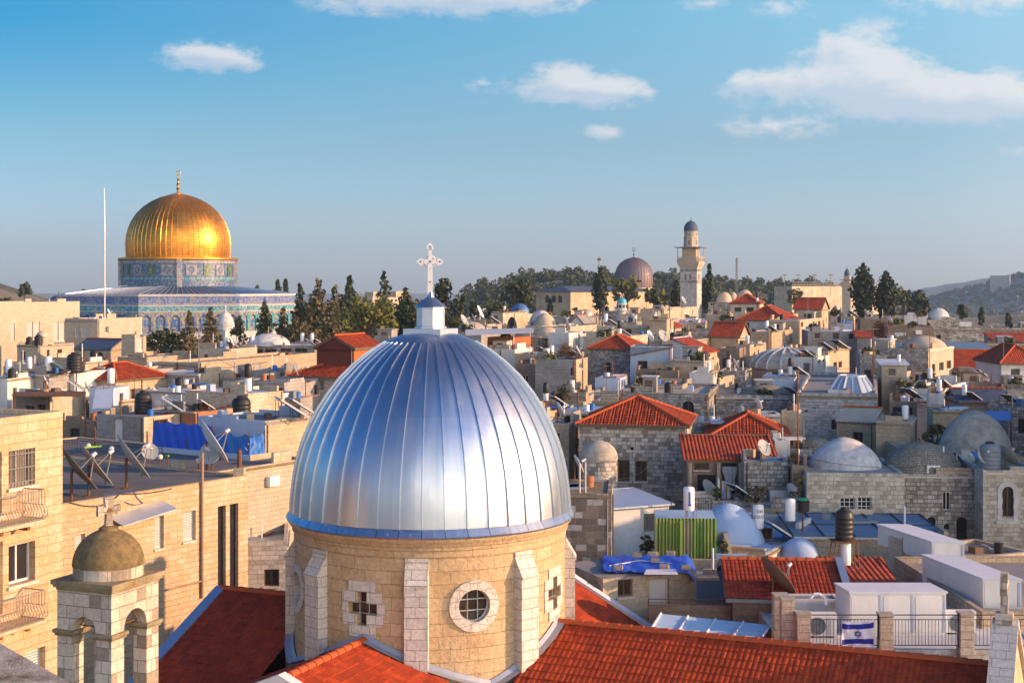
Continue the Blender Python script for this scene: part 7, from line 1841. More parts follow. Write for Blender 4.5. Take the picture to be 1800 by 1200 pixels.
    for sx, sy in ((-1,-1),(1,-1),(-1,1),(1,1)): MB().cyl(q+V((sx*.62,sy*.45,0)), V((q.x+sx*.48,q.y+sy*.4,zt)), .03, n=5).build('leg', 'rust', t)
    m = MB(); m.box(q.x-.58,q.y-.5,zt,q.x+.58,q.y+.5,zt+.06)
    for k in range(5): z = zm+(zt-zm)*(k+.5)/5; m.cyl((q.x-.5,q.y-.42,z),(q.x-.28,q.y-.42,z),.015,n=4)
    m.cyl((q.x-.28,q.y-.42,zm),(q.x-.28,q.y-.42,zt),.015,n=4); m.build('deck', 'rust', t)
    put('blacktank', V((q.x,q.y,zt+.06)), 'black tank high on the red iron stand', 0, (.74,.74,.98), G['blacktank'])
    put('boiler', V((q.x+.06,q.y,q.z)), 'white boiler inside the red iron stand', 0, .82, G['boiler'])
    put('bigrust', P(1360, 1062, 59.5), 'rust brown dish on a grey pole before the dark red slope', R(106), .85, G['bigrust'])
    put('boiler', P(1389, 925, 77), 'white boiler on a frame left of the black drum with green lid', 0, .95, G['boiler'])
    q = P(1411, 898, 78); t = thing('water_drum', 'black drum with bright green lid left of the barred windows', 'water tank', q); MB().lathe(q.x, q.y, [(.01,q.z),(.36,q.z),(.38,q.z+.55),(.3,q.z+.62)], 16).build('drum', 'black_plastic', t, True); MB().lathe(q.x, q.y, [(.31,q.z+.6),(.31,q.z+.7),(.01,q.z+.74)], 16).build('lid', 'green_plastic', t)
    MB().cyl(q, q-V((0,0,1.5)), .05, n=6).build('leg', 'rust', t)
roof_things()
def foreground_things():
    # blue tarpaulins round the yard
    zr = HS['C1'].zr
    def tarp(label, pts, h0, h1, mat, sag, seed, group='blue tarpaulins round the roof yard'):
        rd = random.Random(seed); t = thing('tarpaulin', label, 'tarpaulin', pts[0], group); m = MB(); n = 26
        L = sum((V(b)-V(a)).length for a, b in zip(pts[:-1], pts[1:])); rows = []
        for i in range(n+1):
            f = i/n*(len(pts)-1); k = min(int(f), len(pts)-2); p = V(pts[k]).lerp(V(pts[k+1]), f-k); d = (V(pts[k+1])-V(pts[k])).normalized(); nn = V((d.y,-d.x,0))
            sg = sag*math.sin(math.pi*((f*2.2) % 1)); rows.append([p+nn*(.07*math.sin(i*1.7+j*.8+seed)+.04*rd.random())+V((0,0,h0+(h1-h0-sg)*j/5)) for j in range(6)])
        for i in range(n):
            for j in range(5): m.face([rows[i][j], rows[i+1][j], rows[i+1][j+1], rows[i][j+1]])
        m.build('sheet', mat, t, True)
        for q in pts: MB().cyl(q, V(q)+V((0,0,h1+.15)), .03, n=5).build('post', 'rust', t)
    c = lambda px, py: on('C1', px, py)
    cs = [V((p.x,p.y,zr)) for p in HS['C1'].cs]; a, b = HS['C1'].a, HS['C1'].b; Lm = HS['C1'].LL
    f = cs[0]+a*.15+b*.15
    tarp('dark blue tarpaulin screen along the left of the roof yard', [f+a*(Lm-.4), f+a*(Lm*.62), f+a*(Lm*.36)], .05, 1.75, 'tarp_blue', .16, 1)
    tarp('brighter blue tarpaulin hanging at the near corner of the roof yard', [f+a*(Lm*.36), f+a*.1, f+b*1.3], -.3, 1.35, 'tarp_sky', .25, 2)
    tarp('blue tarpaulin sheets at the back of the roof yard', [f+a*(Lm*.7)+b*4.6, f+a*(Lm*.35)+b*4.9, f+a*.2+b*4.6], .1, 2.0, 'tarp_blue', .2, 3)
    # rail and green pipes on the dark roof
    rail('black iron railing before the blue door house', HS['B2'].on(112, 800), HS['B2'].on(285, 812), 1.0, 34)
    t = thing('pipe_frame', 'lime green pipes laid across the dark flat roof', 'pipes', HS['B2'].on(180, 820))
    for k, (x0, y0, x1, y1) in enumerate(((112,802,178,795),(118,818,228,806),(180,828,275,816))): MB().cyl(on('B2',x0,y0+10)+V((0,0,.75)), on('B2',x1,y1+10)+V((0,0,.75)), .06, n=6).build('pipe', 'lime_paint', t)
    for px, py in ((120,822),(225,815),(272,826)): q = on('B2',px,py); MB().cyl(q, q+V((0,0,.78)), .05, n=5).build('post', 'rust', t)
    # drainpipe, awning and balcony railings are parts of the blocks
    A, B = HS['A'], HS['B']
    def on_w(h, k, px, py, out=0.): q, n = on_face(h, k, px, py); return q+n*out
    m = MB(); m.tube([on_w(B,'R',353,795,.12), on_w(B,'R',353,1050,.12)], .075, 8); m.tube([on_w(B,'R',353,1020,.12), on_w(B,'R',290,1036,.12)], .05, 6); m.build('drainpipe', 'pipe_brown', B.root)
    p0, p1 = on_w(B,'R',190,918,.02), on_w(B,'R',286,888,.02); n = -B.a; m = MB(); dn = n*1.1+V((0,0,-.35)); up = V((0,0,.28))
    q = [p0+up, p1+up, p1+up+dn, p0+up+dn]; m.face(q); m.face([x-V((0,0,.04)) for x in q[::-1]]); m.face([q[2], q[3], q[3]-V((0,0,.04)), q[2]-V((0,0,.04))]); m.build('awning', 'sheet_metal', B.root)
    q = on_w(B,'R',432,838,-.5); m = MB(); m.box(q.x-.3,q.y-.3,q.z-.4,q.x+.3,q.y+.3,q.z+.5); m.build('chimney', 'plaster_tan', B.root); MB().cyl(q+V((0,0,.5)), q+V((0,0,1.5)), .13, n=8).build('chimney_pipe', 'rust', B.root)
    for x0, x1, ys, yt in ((-70,66,915,872),(-70,66,1090,1044)):     # balconies
        n = -A.a; u = A.b; s0, s1 = on_w(A,'R',x0,ys+8), on_w(A,'R',x1-28,ys); s0.z = s1.z
        m = MB(); m.obox(s0, s1-s0, n*.95, V((0,0,.12))); m.build('balcony_slab', 'ashlar_gold', A.root)
        rb = MB(); H = 1.0
        cs_ = [s0+n*.9, s1+n*.9, s1+n*.03]
        for p, q in ((cs_[0], cs_[1]), (cs_[1], cs_[2])):
            for z, r_ in ((.14,.014),(.55,.010),(H,.02)): rb.cyl(p+V((0,0,z)), q+V((0,0,z)), r_, n=5)
            k = max(2, int((q-p).length/.115)); o = (V(((q-p).y, -(q-p).x, 0))).normalized()
            if o.dot(n) < 0 and p is cs_[0]: o = -o
            for i in range(k+1):
                c_ = p.lerp(q, i/k); rb.tube([c_+V((0,0,.14)), c_+o*.13+V((0,0,.28)), c_+o*.10+V((0,0,.42)), c_+V((0,0,.58)), c_+V((0,0,H))], .009, 4)
        rb.build('balcony_railing', 'grey_iron', A.root)
        for i in (0, 1): q = s1-(s1-s0)*(.12+.45*i); m = MB(); m.obox(q+n*.0+V((0,0,-.22)), u*.12, n*.5, V((0,0,.22))); m.build('bracket', 'rust', A.root)
    e0, e1 = on_w(B,'R',112,884,.05), on_w(B,'R',300,862,.05)
    cable('cable_run', 'thick black cables along the front edge of the dark flat roof', [e0+V((0,0,.15)), e0.lerp(e1,.3)+V((0,0,-.35)), e0.lerp(e1,.5)+V((0,0,.15)), e1+V((0,0,.1))], .03, 'cable_black', .1)
    cable('cable_run', 'blue cable coil hanging at the roof edge behind the belfry cross', [e0.lerp(e1,.35)+V((0,0,.2)), e0.lerp(e1,.62)+V((0,0,.3)), e0.lerp(e1,.72)+V((0,0,-.45)), e0.lerp(e1,.55)+V((0,0,-.3))], .02, 'cable_blue', .12)
    # tarpaulin roof with blocks
    h = HS['a3']; z = h.zt
    p = [P(1060,1000,63.2), P(1222,1000,63.2), P(1222,972,67), P(1060,972,67)]
    t = thing('tarpaulin', 'royal blue tarpaulin roof weighed down with cinder blocks', 'tarpaulin', (p[0]+p[2])/2); m = MB(); rows = []
    for j in range(9):
        r = []
        for i in range(31): q = p[0].lerp(p[1], i/30).lerp(p[3].lerp(p[2], i/30), j/8); r.append(V((q.x, q.y, z+.12+.035*math.sin(i*.9+j)+.03*math.sin(i*2.3-j*1.7)+(-.5*max(0,(i-27)/3)**1.5))))
        rows.append(r)
    for j in range(8):
        for i in range(30): m.face([rows[j][i], rows[j][i+1], rows[j+1][i+1], rows[j+1][i]])
    m.build('sheet', 'tarp_blue', t, True); m = MB(); m.tube([rows[3][2]+V((0,0,.03)), rows[5][12]+V((0,0,.05)), rows[4][28]+V((0,0,.03))], .03, 5); m.build('rope', 'cloth_white', t)
    for k, (fi, fj, ang) in enumerate(((5,1,0),(17,4,5),(20,1,-4),(11,7,3),(16,8,0),(22,8,-3),(27,1,8))):
        q = rows[fj][fi]; put('block', q+V((0,0,.02)), ['cinder block at the left front of the blue tarpaulin roof','cinder block in the middle of the blue tarpaulin roof','cinder block at the front right of the tarpaulin middle','cinder block at the back left of the blue tarpaulin roof','cinder block at the back middle of the blue tarpaulin roof','cinder block at the back right of the blue tarpaulin roof','cinder block at the far right front of the blue tarpaulin'][k], R(ang-10), 1.0, 'cinder blocks holding down the tarpaulin')
    canopy('awning', 'small white awning sheet over the white door', 'awning', [P(1132,1008,62.0), P(1192,1008,62.0), P(1188,1000,63.4), P(1136,1000,63.4)], 'cloth_white', .03, pz=P(0,1012,62).z)
    # corrugated shed: frame posts and pale panel
    s = HS['a5']; o, du, W, n = s.faces['L']
    for f in (.0, .42, .66, 1.0): q = V((o.x,o.y,0))+du*W*f+n*.02; m = MB(); m.obox(q-du*.04+V((0,0,s.gz)), du*.08, n*.06, V((0,0,s.zt-s.gz))); m.build('frame_post', 'lime_paint' if f else 'grey_iron', s.root)
    m = MB(); q = V((o.x,o.y,0))+du*W*.43+n*.03; m.obox(q+V((0,0,s.gz)), du*W*.22, n*.03, V((0,0,s.zt-s.gz-.1))); m.build('pale_panel', 'corrugated_pale', s.root)
    # blue vaults on their house
    h = HS['a6']
    d, c, r = dome_on(h.root, 1280, 968, 66, 884, 78, 'whitewash_blue', 40, p=1.7, name='vault')
    dome_on(h.root, 1404, 984, 36, 945, 76, 'whitewash_blue', 28, name='vault')
    rail('grey railing curving behind the blue vault', P(1290,930,83), P(1395,930,83), 1.5, 24, 'grey_iron', tops=1); rail('black railing panel right of the white metal roofed house', P(1180,905,84), P(1250,905,84), 1.0, 16, 'black_iron')
    # glazing bars of the blue roof
    h = HS['a7']; m = MB(); c0 = V((h.cs[0].x,h.cs[0].y,h.zt)); 
    for k in range(6): m.cyl(c0+h.a*(h.LL*k/5)+V((0,0,.01)), c0+h.a*(h.LL*k/5)+h.b*h.LR+V((0,0,.03)), .05, n=4)
    for k in range(3): m.cyl(c0+h.b*(h.LR*k/2)+V((0,0,.01)), c0+h.b*(h.LR*k/2)+h.a*h.LL+V((0,0,.01)), .035, n=4)
    m.build('glazing_bars', 'black_iron', h.root)
    # translucent canopy behind the church ridge
    canopy('canopy', 'pale blue ribbed canopy behind the church roof ridge', 'canopy', [P(1128,1132,53.5), P(1330,1132,53.5), P(1356,1098,57.5), P(1162,1078,58.8)], 'canopy_blue', .05, ribs=5, posts=True, pz=-23, postmat='rust')
    rail('brown fence with cloth screen behind the ribbed canopy', P(1140,1094,60), P(1285,1096,60), 1.0, 6, 'rust', panel='plaster_brown', name='screen_fence', cat='fence')
    rail('tan cloth fence rising towards the stone posts', P(1285,1096,60), P(1362,1078,61.5), 1.3, 4, 'rust', panel='plaster_tan', name='screen_fence', cat='fence')
    # grey gutter of the dark red slope
    h = HS['a8']; c0, c1 = V((h.cs[0].x,h.cs[0].y,h.zt)), V((h.cs[1].x,h.cs[1].y,h.zt)); mid = (c0+c1)/2+V((0,0,.98)); m = MB(); x = -h.a*.35
    for p_, q_ in ((c0+x-h.b*.35+V((0,0,-.03)), mid+x), (mid+x, c1+x+h.b*.3)): m.obox(p_-h.a*(-.15), q_-p_, -h.a*.32, V((0,0,.14)))
    m.build('gutter', 'gutter_metal', h.root)
    # roof cabinets
    zt = HS['a10'].zr
    def cabinet(label, o, a, b, H, mat='white_paint', panels=3):
        t = thing('roof_cabinet', label, 'cabinet', o, 'white metal cabinets on the roofs'); o, a, b = V(o), V(a), V(b); an, bn = a.normalized(), b.normalized(); up = V((0,0,1))
        MB().obox(o, a, b, up*H).build('body', mat, t); MB().obox(o-an*.05-bn*.05+up*H, a+an*.1, b+bn*.1, up*.08).build('lid', 'coping_white', t)
        for k in range(panels):
            w = a.length/panels
            MB().obox(o+an*(w*k+.06)-bn*.03+up*.12, an*(w*.84), bn*.03, up*(H-.24)).build('door', mat, t)
            MB().obox(o+an*(w*k+w*.90)-bn*.035+up*.1, an*(w*.07), bn*.034, up*(H-.16)).build('door_stile', 'plaster_blue', t)
    q = P(1494, 1116, 55.5); q.z = zt; cabinet('longest white cabinet with three doors behind the iron railing', q, V((3.75,0,0)), V((-.2,1.6,0)), 1.62)
    za = HS['a9'].zr
    q = on('a9',1740,1075); q = P(1728, 1062, 58.5); q.z = za; cabinet('white box cabinet at the right edge beside the gable cross', q, V((1.5,-.2,0)), V((-1.0,5.2,0)), 1.15, panels=1)
    q = P(1638, 1002, 68); q.z = za; cabinet('white box cabinet furthest back on the stained rubble block', q, V((1.5,-.15,0)), V((-1.3,5.0,0)), .95, panels=1)
    # terrace railing, stone posts, flag
    Yr = 53.0; zf = zt; 
    def post(px, pyt, pyb, label, Y=Yr, w=.5):
        b_, t_ = P(px, pyb, Y), P(px, pyt, Y); t = thing('stone_post', label, 'post', b_, 'stone posts of the terrace railing'); m = MB(); rd = random.Random(px); z = b_.z-.5
        while z < t_.z-.05:
            hh = min(rd.uniform(.3,.42), t_.z-z); e = rd.uniform(-.015,.015); m.box(b_.x-w/2-e, Y-w/2-e, z, b_.x+w/2+e, Y+w/2+e, z+hh-.012); z += hh
        m.build('shaft', 'ashlar_pale', t); MB().box(b_.x-w/2-.03, Y-w/2-.03, t_.z, b_.x+w/2+.03, Y+w/2+.03, t_.z+.07).build('cap', 'dome_plaster', t)
    post(1372, 1046, 1150, 'tall stone post at the left end, behind its neighbour', 54.6, .55); post(1384, 1052, 1150, 'tall stone post in front at the left end of the terrace', 53.4, .5); post(1411, 1078, 1150, 'short stone post left of the flag'); post(1556, 1080, 1150, 'stone post just right of the flag'); post(1697, 1078, 1158, 'stone post between flag and gable cross')
    for i, (x0, x1, lab) in enumerate(((1423,1544,'black railing section with the flag'), (1568,1685,'black railing section before the long white cabinet'), (1709,1840,'black railing section behind the gable cross'))):
        p, q = P(x0, 1138, Yr), P(x1, 1138, Yr); rail(lab, p, q, (1138-1080)/F*Yr, 20, 'black_iron')
    p0 = P(1480, 1090, Yr-.10); t = thing('flag', 'white and blue striped flag with a star draped on the railing', 'flag', p0)
    wd, hh = 56/F*Yr, 48/F*Yr; n, k = 24, 16
    def fp(u, v, e=0.): 
        return V((p0.x+wd*u, p0.y-.03*math.sin(u*9+v*3)-.02*math.sin(u*17-v*5)-e, p0.z-hh*v*(1-.08*math.sin(u*3))-.10*math.sin(math.pi*u)*(1-v)*.9+.06*u*(1-v)))
    def sheet(u0, v0, u1, v1, e, mat, nm, par):
        m = MB(); nu, nv = max(2,int(n*(u1-u0))), max(2,int(k*(v1-v0)))
        for i in range(nu):
            for j in range(nv): a_, b_, c_, d_ = u0+(u1-u0)*i/nu, u0+(u1-u0)*(i+1)/nu, v0+(v1-v0)*j/nv, v0+(v1-v0)*(j+1)/nv; m.face([fp(a_,d_,e), fp(b_,d_,e), fp(b_,c_,e), fp(a_,c_,e)])
        return m.build(nm, mat, par, True)
    cl = sheet(0,0,1,1,0,'flag_white','cloth',t); sheet(0,.10,1,.30,.006,'flag_blue','stripe',cl); sheet(0,.70,1,.90,.006,'flag_blue','stripe',cl)
    m = MB()
    for s_ in (1,-1):
        pts = [(.5+.105*math.sin(2.0944*i), .5-s_*.135*math.cos(2.0944*i)) for i in range(3)]
        for i in range(3):
            (a0,b0), (a1,b1) = pts[i], pts[(i+1)%3]; m.tube([fp(a0+(a1-a0)*j/4, b0+(b1-b0)*j/4, .012) for j in range(5)], .012, 4)
    m.build('star', 'flag_blue', cl)
    q = P(1447, 1140, 52.6); t = thing('basin', 'dark green tub below the railing left of the flag', 'tub', q); MB().lathe(q.x, q.y, [(.2,q.z-.1),(.26,q.z+.1),(.27,q.z+.15),(.24,q.z+.15),(.2,q.z)], 18).build('bowl', 'leaf_dark', t)
    cable('hose', 'white bent pipe arching over the air conditioner', [P(1424,1052,56), P(1430,1044,56), P(1440,1043,56), P(1450,1050,56), P(1452,1062,56)], .07, 'coping_white')
    # skylight on the whitewashed house: glazed octagonal lantern
    c = P(1498, 690, 128); r0, r1, z1 = 43/F*128, 24/F*128, P(0,661,128).z; t = HS['m12c'].root; z0 = HS['m12c'].zr
    m = MB().lathe(c.x, c.y, [(r0,z0),(r1,z1),(.01,z1+.15)], 8, rot=R(10)); sk = m.build('skylight', 'roof_blue', t); m = MB()
    for k in range(8):
        a = R(10)+k*math.pi/4; A_ = V((c.x+r0*math.sin(a), c.y-r0*math.cos(a), z0+.05)); B_ = V((c.x+r1*math.sin(a), c.y-r1*math.cos(a), z1+.05)); a2 = a+math.pi/4; B2 = V((c.x+r1*math.sin(a2), c.y-r1*math.cos(a2), z1+.05)); A2 = V((c.x+r0*math.sin(a2), c.y-r0*math.cos(a2), z0+.05)); m.cyl(A_, B_, .12, n=4); m.cyl(B_, B2, .1, n=4); m.cyl((A_+A2)/2, (B_+B2)/2, .07, n=4)
    m.build('glazing_bars', 'coping_white', sk)
    # great ribbed dome on its octagon
    Y = 163; c = P(1383, 645, Y); r = 62/F*Y; t = thing('ribbed_dome', 'great low ribbed plaster dome on a stone octagon in the middle right', 'dome', (c.x, Y, -22)); zb_ = P(0,648,Y).z; zt_ = P(0,611,Y).z
    MB().lathe(c.x, Y, [(r*1.0,-22),(r*1.0,zb_)], 8, rot=R(2)).build('octagon', 'rubble_tan', t); MB().lathe(c.x, Y, [(r*1.0,zb_-.05),(r*1.07,zb_+.1),(r*1.07,zb_+.2)], 8, rot=R(2)).build('cornice', 'dome_plaster', t)
    pr = dome_prof(r*1.05, zb_+.2, zt_-zb_-.2, 1.8, 8); d = MB().lathe(c.x, Y, pr, 16, rot=R(2)).build('dome', 'dome_plaster', t); m = MB()
    for k in range(16):
        a = R(2)+k*math.pi/8; m.tube([V((c.x+q_*math.sin(a), Y-q_*math.cos(a), z_+.02)) for q_, z_ in pr[:-1]], .13, 4)
    m.build('dome_ribs', 'whitewash', d)
    # half round stair turret beside the pyramid roofed house
    Y = 93; c = P(1052, 800, Y); r = 33/F*Y; t = thing('apse_turret', 'round plastered turret with half dome left of the pyramid roofed house', 'turret', (c.x, Y, -22)); z_ = P(0,806,Y).z
    MB().lathe(c.x, Y, [(r,-22),(r,z_)], 28).build('wall', 'rubble_pale', t, True); MB().lathe(c.x, Y, [(r*1.04,z_),(r*1.04,z_+.1)]+[(r*1.02*math.cos(math.pi/2*i/8)+.001, z_+.1+r*.9*math.sin(math.pi/2*i/8)) for i in range(1,9)], 28).build('half_dome', 'dome_plaster', t, True)
    # surround of the tall arched window at the right edge
    h = HS['M3']; o, du, W, n = h.faces['L']; q0, _ = on_face(h,'L',1753,914); q1, _ = on_face(h,'L',1790,846); m = MB(); u0, u1, z0, z1 = (q0-o).dot(du), (q1-o).dot(du), q0.z, q1.z; w = .30; uc = (u0+u1)/2; r = (u1-u0)/2
    pt = lambda u, z, d=0.: V((o.x,o.y,z))+du*u+n*(.07-d)
    k = int((z1-r-z0)/.3)
    for e in (u0, u1-w):
        for i in range(k): m.obox(pt(e+(.03 if i%2 else 0), z0+(z1-r-z0)*i/k, .07), du*(w-.03), n*.07, V((0,0,(z1-r-z0)/k-.015)))
    m.obox(pt(u0-.1, z0-.18, .07), du*(u1-u0+.2), n*.14, V((0,0,.17)))
    for k in range(14):
        a0, a1 = math.pi*(k+.03)/14, math.pi*(k+.97)/14; f = lambda q_, a, d=0.: pt(uc+q_*math.cos(a), z1-r+q_*math.sin(a), d)
        m.face([f(r-w,a0), f(r,a0), f(r,a1), f(r-w,a1)]); m.face([f(r,a0), f(r,a0,.07), f(r,a1,.07), f(r,a1)]); m.face([f(r-w,a1), f(r-w,a1,.2), f(r-w,a0,.2), f(r-w,a0)])
    m.build('window_surround', 'plaster_white', h.root)
    # posts and hanging cloth of the porch under the orange slope
    h = HS['m10']
    for px in (1212, 1262, 1300): q, n = on_face(h,'L',px,868); q2, _ = on_face(h,'L',px,812); MB().cyl(q+n*.5, q2+n*.5, .12, n=7).build('porch_post', 'plaster_tan', h.root)
    p, q = on_face(h,'L',1268,818)[0], on_face(h,'L',1294,818)[0]; t = thing('hanging_cloth', 'grey cloth hung between the porch posts under the orange slope', 'cloth', p+V((0,-.5,-1.2))); m = MB()
    for i in range(12):
        f0, f1 = i/12, (i+1)/12; s = lambda f: .3+1.0*math.sin(math.pi*f)
        a_, b_ = p.lerp(q,f0)+V((0,-.5-.05*math.sin(i*2),0)), p.lerp(q,f1)+V((0,-.5-.05*math.sin(i*2+2),0)); m.face([a_-V((0,0,s(f0))), b_-V((0,0,s(f1))), b_, a_])
    m.build('cloth', 'cloth_grey', t)
    put('bigdish', on_face(h,'L',1236,880)[0]+V((.2,-1.6,-.3)), 'large grey dish in the porch under the orange slope', R(60), .8, 'large satellite dishes')
    # washing on the roof under the minaret
    for i, (px, mt, w, lab) in enumerate(((1199,'cloth_purple',10,'purple washing on the left of the roof line'), (1211,'cloth_white',9,'white washing in the middle of the roof line'), (1236,'cloth_purple',9,'mauve washing at the right of the roof line'), (1226,'cloth_white',7,'pale sheet beside the mauve washing'))):
        q = P(px, 571, 222); t = thing('washing', lab, 'washing', q, 'washing under the minaret'); W = w/F*222; m = MB()
        for k in range(6): m.face([q+V((W*k/6-W/2,.06*math.sin(k*2),0)), q+V((W*(k+1)/6-W/2,.06*math.sin(k*2+2),0)), q+V((W*(k+1)/6-W/2,.02,.85)), q+V((W*k/6-W/2,.02,.85))])
        m.build('cloth', mt, t)
    # plants
    shrub('potted bushes between the white house wall and the green shed', 1136, 972, 936, 40, 73); shrub('spiky potted plant at the right of the green shed', 1270, 972, 946, 24, 69)
    shrub('dry bushes on the mossy ruin right of the zinc dome', 985, 712, 668, 60, 124, 'leaf_brown'); shrub('sunlit weeds on the low mound roof', 1128, 676, 656, 34, 138, 'leaf_brown'); shrub('weeds on the yard wall below the domed house', 1590, 690, 664, 46, 136, 'leaf_shrub'); shrub('creeper on the brown wall left of the whitewashed dome', 1404, 880, 826, 26, 86, 'leaf_brown')
    shrub('red leaved creeper in front of the porch annex', 1330, 886, 846, 50, 86, 'leaf_brown'); shrub('bush by the porch of the orange slope house', 1262, 880, 852, 20, 88, 'leaf_shrub'); shrub('dark ivy on the timbered yard at right', 1640, 790, 742, 60, 104, 'leaf_brown')
    # canopies
    canopy('canopy', 'white roof sheet over the terrace by the orange cabin', 'canopy', [P(818,588,164), P(938,583,164), P(938,576,170), P(818,579,170)], 'roof_white', .1, posts=True, pz=P(0,614,165).z)
    canopy('canopy', 'bright blue roof sheet behind the large tan dome', 'canopy', [P(1728,737,106), P(1778,737,106), P(1776,722,110), P(1734,722,110)], 'tarp_sky', .1, posts=True, pz=-18)
    canopy('canopy', 'pale flat porch roof behind the dark red hipped roof', 'canopy', [P(1250,742,108), P(1312,742,108), P(1308,736,111), P(1252,736,111)], 'roof_white', .12, posts=True, pz=-17, postmat='rust')
    canopy('canopy', 'rusty slab roof over the cluttered left yard', 'canopy', [P(26,694,110), P(150,694,110), P(150,688,115), P(26,688,115)], 'rust', .12, posts=True, pz=-15)
    canopy('tarpaulin', 'white plastic sheet on a frame left of the blue door house', 'tarpaulin', [P(162,718,109), P(196,716,109), P(200,682,111), P(168,684,111)], 'plaster_blue', .05)
    # near parapet of the roof one stands on
    m = MB(); t = thing('stone_parapet', 'lichen covered stone parapet in the bottom left corner', 'parapet', (-5, 9, -8))
    a_, b_ = P(-60,1096,9.5), P(135,1206,8.2); d = (b_-a_).normalized(); n = V((-d.y,d.x,0)).normalized()
    if n.y > 0: n = -n
    m.obox(a_-d*2, (b_-a_)+d*3, n*3.2, V((0,0,-.5))); m.build('coping', 'lichen_parapet', t); m = MB(); m.obox(a_-d*2+n*.1+V((0,0,-.5)), (b_-a_)+d*3, n*3.0, V((0,0,-12))); m.build('wall', 'belfry_stone', t)
foreground_things()
# ---------------------------------------------------------------- what time adds to every house: ledges, patches of parapet, stair heads, pipes, boxes
SKIP = {'A','B','a3','a4','a10','C1','aqsa','pw','ht','ht2','ht3','hl','wk','a5','m20b','shade','K','a2','M1'}
def clutter():
    used = {}
    for key, h in HS.items():
        if key in SKIP or not 60 < h.Y < 300: continue
        rd = h.rd; up = V((0,0,1)); c = V((h.c.x, h.c.y, 0)); big = h.LL > 3.2 and h.LR > 2.6; far = h.Y > 170
        wallm = h.wall
        # rain pipe
        for k in ('L','R'):
            o, du, W, n = h.faces[k]
            if W > 2.5 and key[0] != 'M' and rd.random() < .65:
                u = rd.choice([.18, W-.2, W*.5+rd.uniform(-.3,.3)]); q = V((o.x,o.y,0))+du*u+n*.06; r = max(.035, h.Y*.00035)
                z0 = h.zt-rd.uniform(3,6); z0 = max(z0, h.gz+.1); MB().cyl(q+up*z0, q+up*(h.zt-.05), r, n=6).build('rain_pipe', rd.choice(['rust','black_iron','grey_iron','pipe_brown']), h.root)
            if W > 2 and rd.random() < .45:
                q = V((o.x,o.y,0))+up*(h.zt-h.par-.12); MB().obox(q, du*W, n*.10, up*.14).build('ledge', rd.choice(['white_block','moss_cap','dome_plaster','roof_grey']), h.root)
            if W > 2.5 and key[0] not in 'Ma' and rd.random() < .22:
                u = rd.uniform(.3, W-1.2); z = h.zt-rd.uniform(1.2,2.8)
                if z > h.gz+1: q = V((o.x,o.y,0))+du*u+n*.02; MB().obox(q+up*z, du*.85, n*.32, up*.6).build('wall_unit', rd.choice(['white_paint','white_paint','grey_plastic']), h.root)
        if not h.flat: continue
        # uneven pieces of parapet
        for i in range(rd.choice([2,3,4]) if big else 1):
            a_, d, L = rd.choice([(c, h.a, h.LL), (c, h.b, h.LR), (c+h.b*(h.LR-.25), h.a, h.LL), (c+h.a*(h.LL-.25), h.b, h.LR)])
            e = h.b if d is h.a else h.a
            l = min(rd.uniform(.9, 2.8), L*.5); s = rd.uniform(.02, max(.03, L-l-.02)); hh = rd.uniform(.18,.75)
            MB().obox(a_+d*s+e*.013+up*(h.zt-.02), d*l, e*.21, up*hh).build('parapet_piece', wallm if rd.random() < .6 else rd.choice(['rubble_tan','plaster_grey','plaster_white','rubble_pale','plaster_cream']), h.root)
        if big and key[0] in 'mf' and h.Y > 112 and rd.random() < .6:
            wx, wy, hh = rd.uniform(1.2,2.0), rd.uniform(1.2,1.8), rd.uniform(.8,1.5)*(.8 if far else 1)
            s, t = rd.uniform(.5, max(.6,h.LL-wx-.5)), rd.uniform(.6, max(.7,h.LR-wy-.4))
            if s+wx < h.LL-.25 and t+wy < h.LR-.2:
                q = c+h.a*s+h.b*t+up*h.zr; st = MB().obox(q, h.a*wx, h.b*wy, up*hh).build('stair_head', rd.choice(['plaster_white','plaster_cream','plaster_tan','plaster_grey','rubble_tan','rubble_pale']), h.root)
                MB().obox(q+h.a*wx*.3-h.b*.03, h.a*.7, h.b*.04, up*min(hh*.8,1.5)).build('door', rd.choice(['wood_brown','plaster_blue','rust','dark_pane']), st)
                MB().obox(q-h.a*.12-h.b*.12+up*hh, h.a*(wx+.24), h.b*(wy+.24), up*.09).build('slab', rd.choice(['roof_grey','roof_white','rust']), st)
        for i in range(rd.choice([4,5,6]) if not far else rd.choice([2,3])):
            s, t = rd.uniform(.4, max(.45,h.LL-.9)), rd.uniform(.3, max(.35,h.LR-.8)); k = rd.random()
            q = c+h.a*s+h.b*t+up*h.zr; dd = h.a*math.cos(k*3)+h.b*math.sin(k*3); ee = V((-dd.y, dd.x, 0))
            if k < .3: MB().obox(q, dd*rd.uniform(.4,.8), ee*rd.uniform(.3,.6), up*rd.uniform(.25,.6)).build('roof_box', rd.choice(['cardboard','rust','white_paint','plaster_blue','wood_brown','grey_plastic']), h.root)
            elif k < .5: MB().cyl(q, q+up*rd.uniform(.7,1.9), .05, n=6).build('vent_pipe', rd.choice(['rust','galv','tank_white']), h.root)
            elif k < .7: MB().obox(q+up*.05, dd*rd.uniform(1.2,2.4), ee*.22, up*.07).build('plank', rd.choice(['wood_brown','wood_orange','galv']), h.root)
            elif k < .85: MB().lathe(q.x, q.y, [(.01,q.z),(.22,q.z),(.24,q.z+.5),(.2,q.z+.52),(.01,q.z+.53)], 12).build('roof_drum', rd.choice(['tarp_sky','black_plastic','tank_white','terracotta']), h.root, True)
            else: MB().obox(q+up*.02, dd*1.5, ee*1.1, up*.12+dd*.2).build('sheet', rd.choice(['sheet_metal','tarp_sky','rust','roof_white','sheet_dark']), h.root)
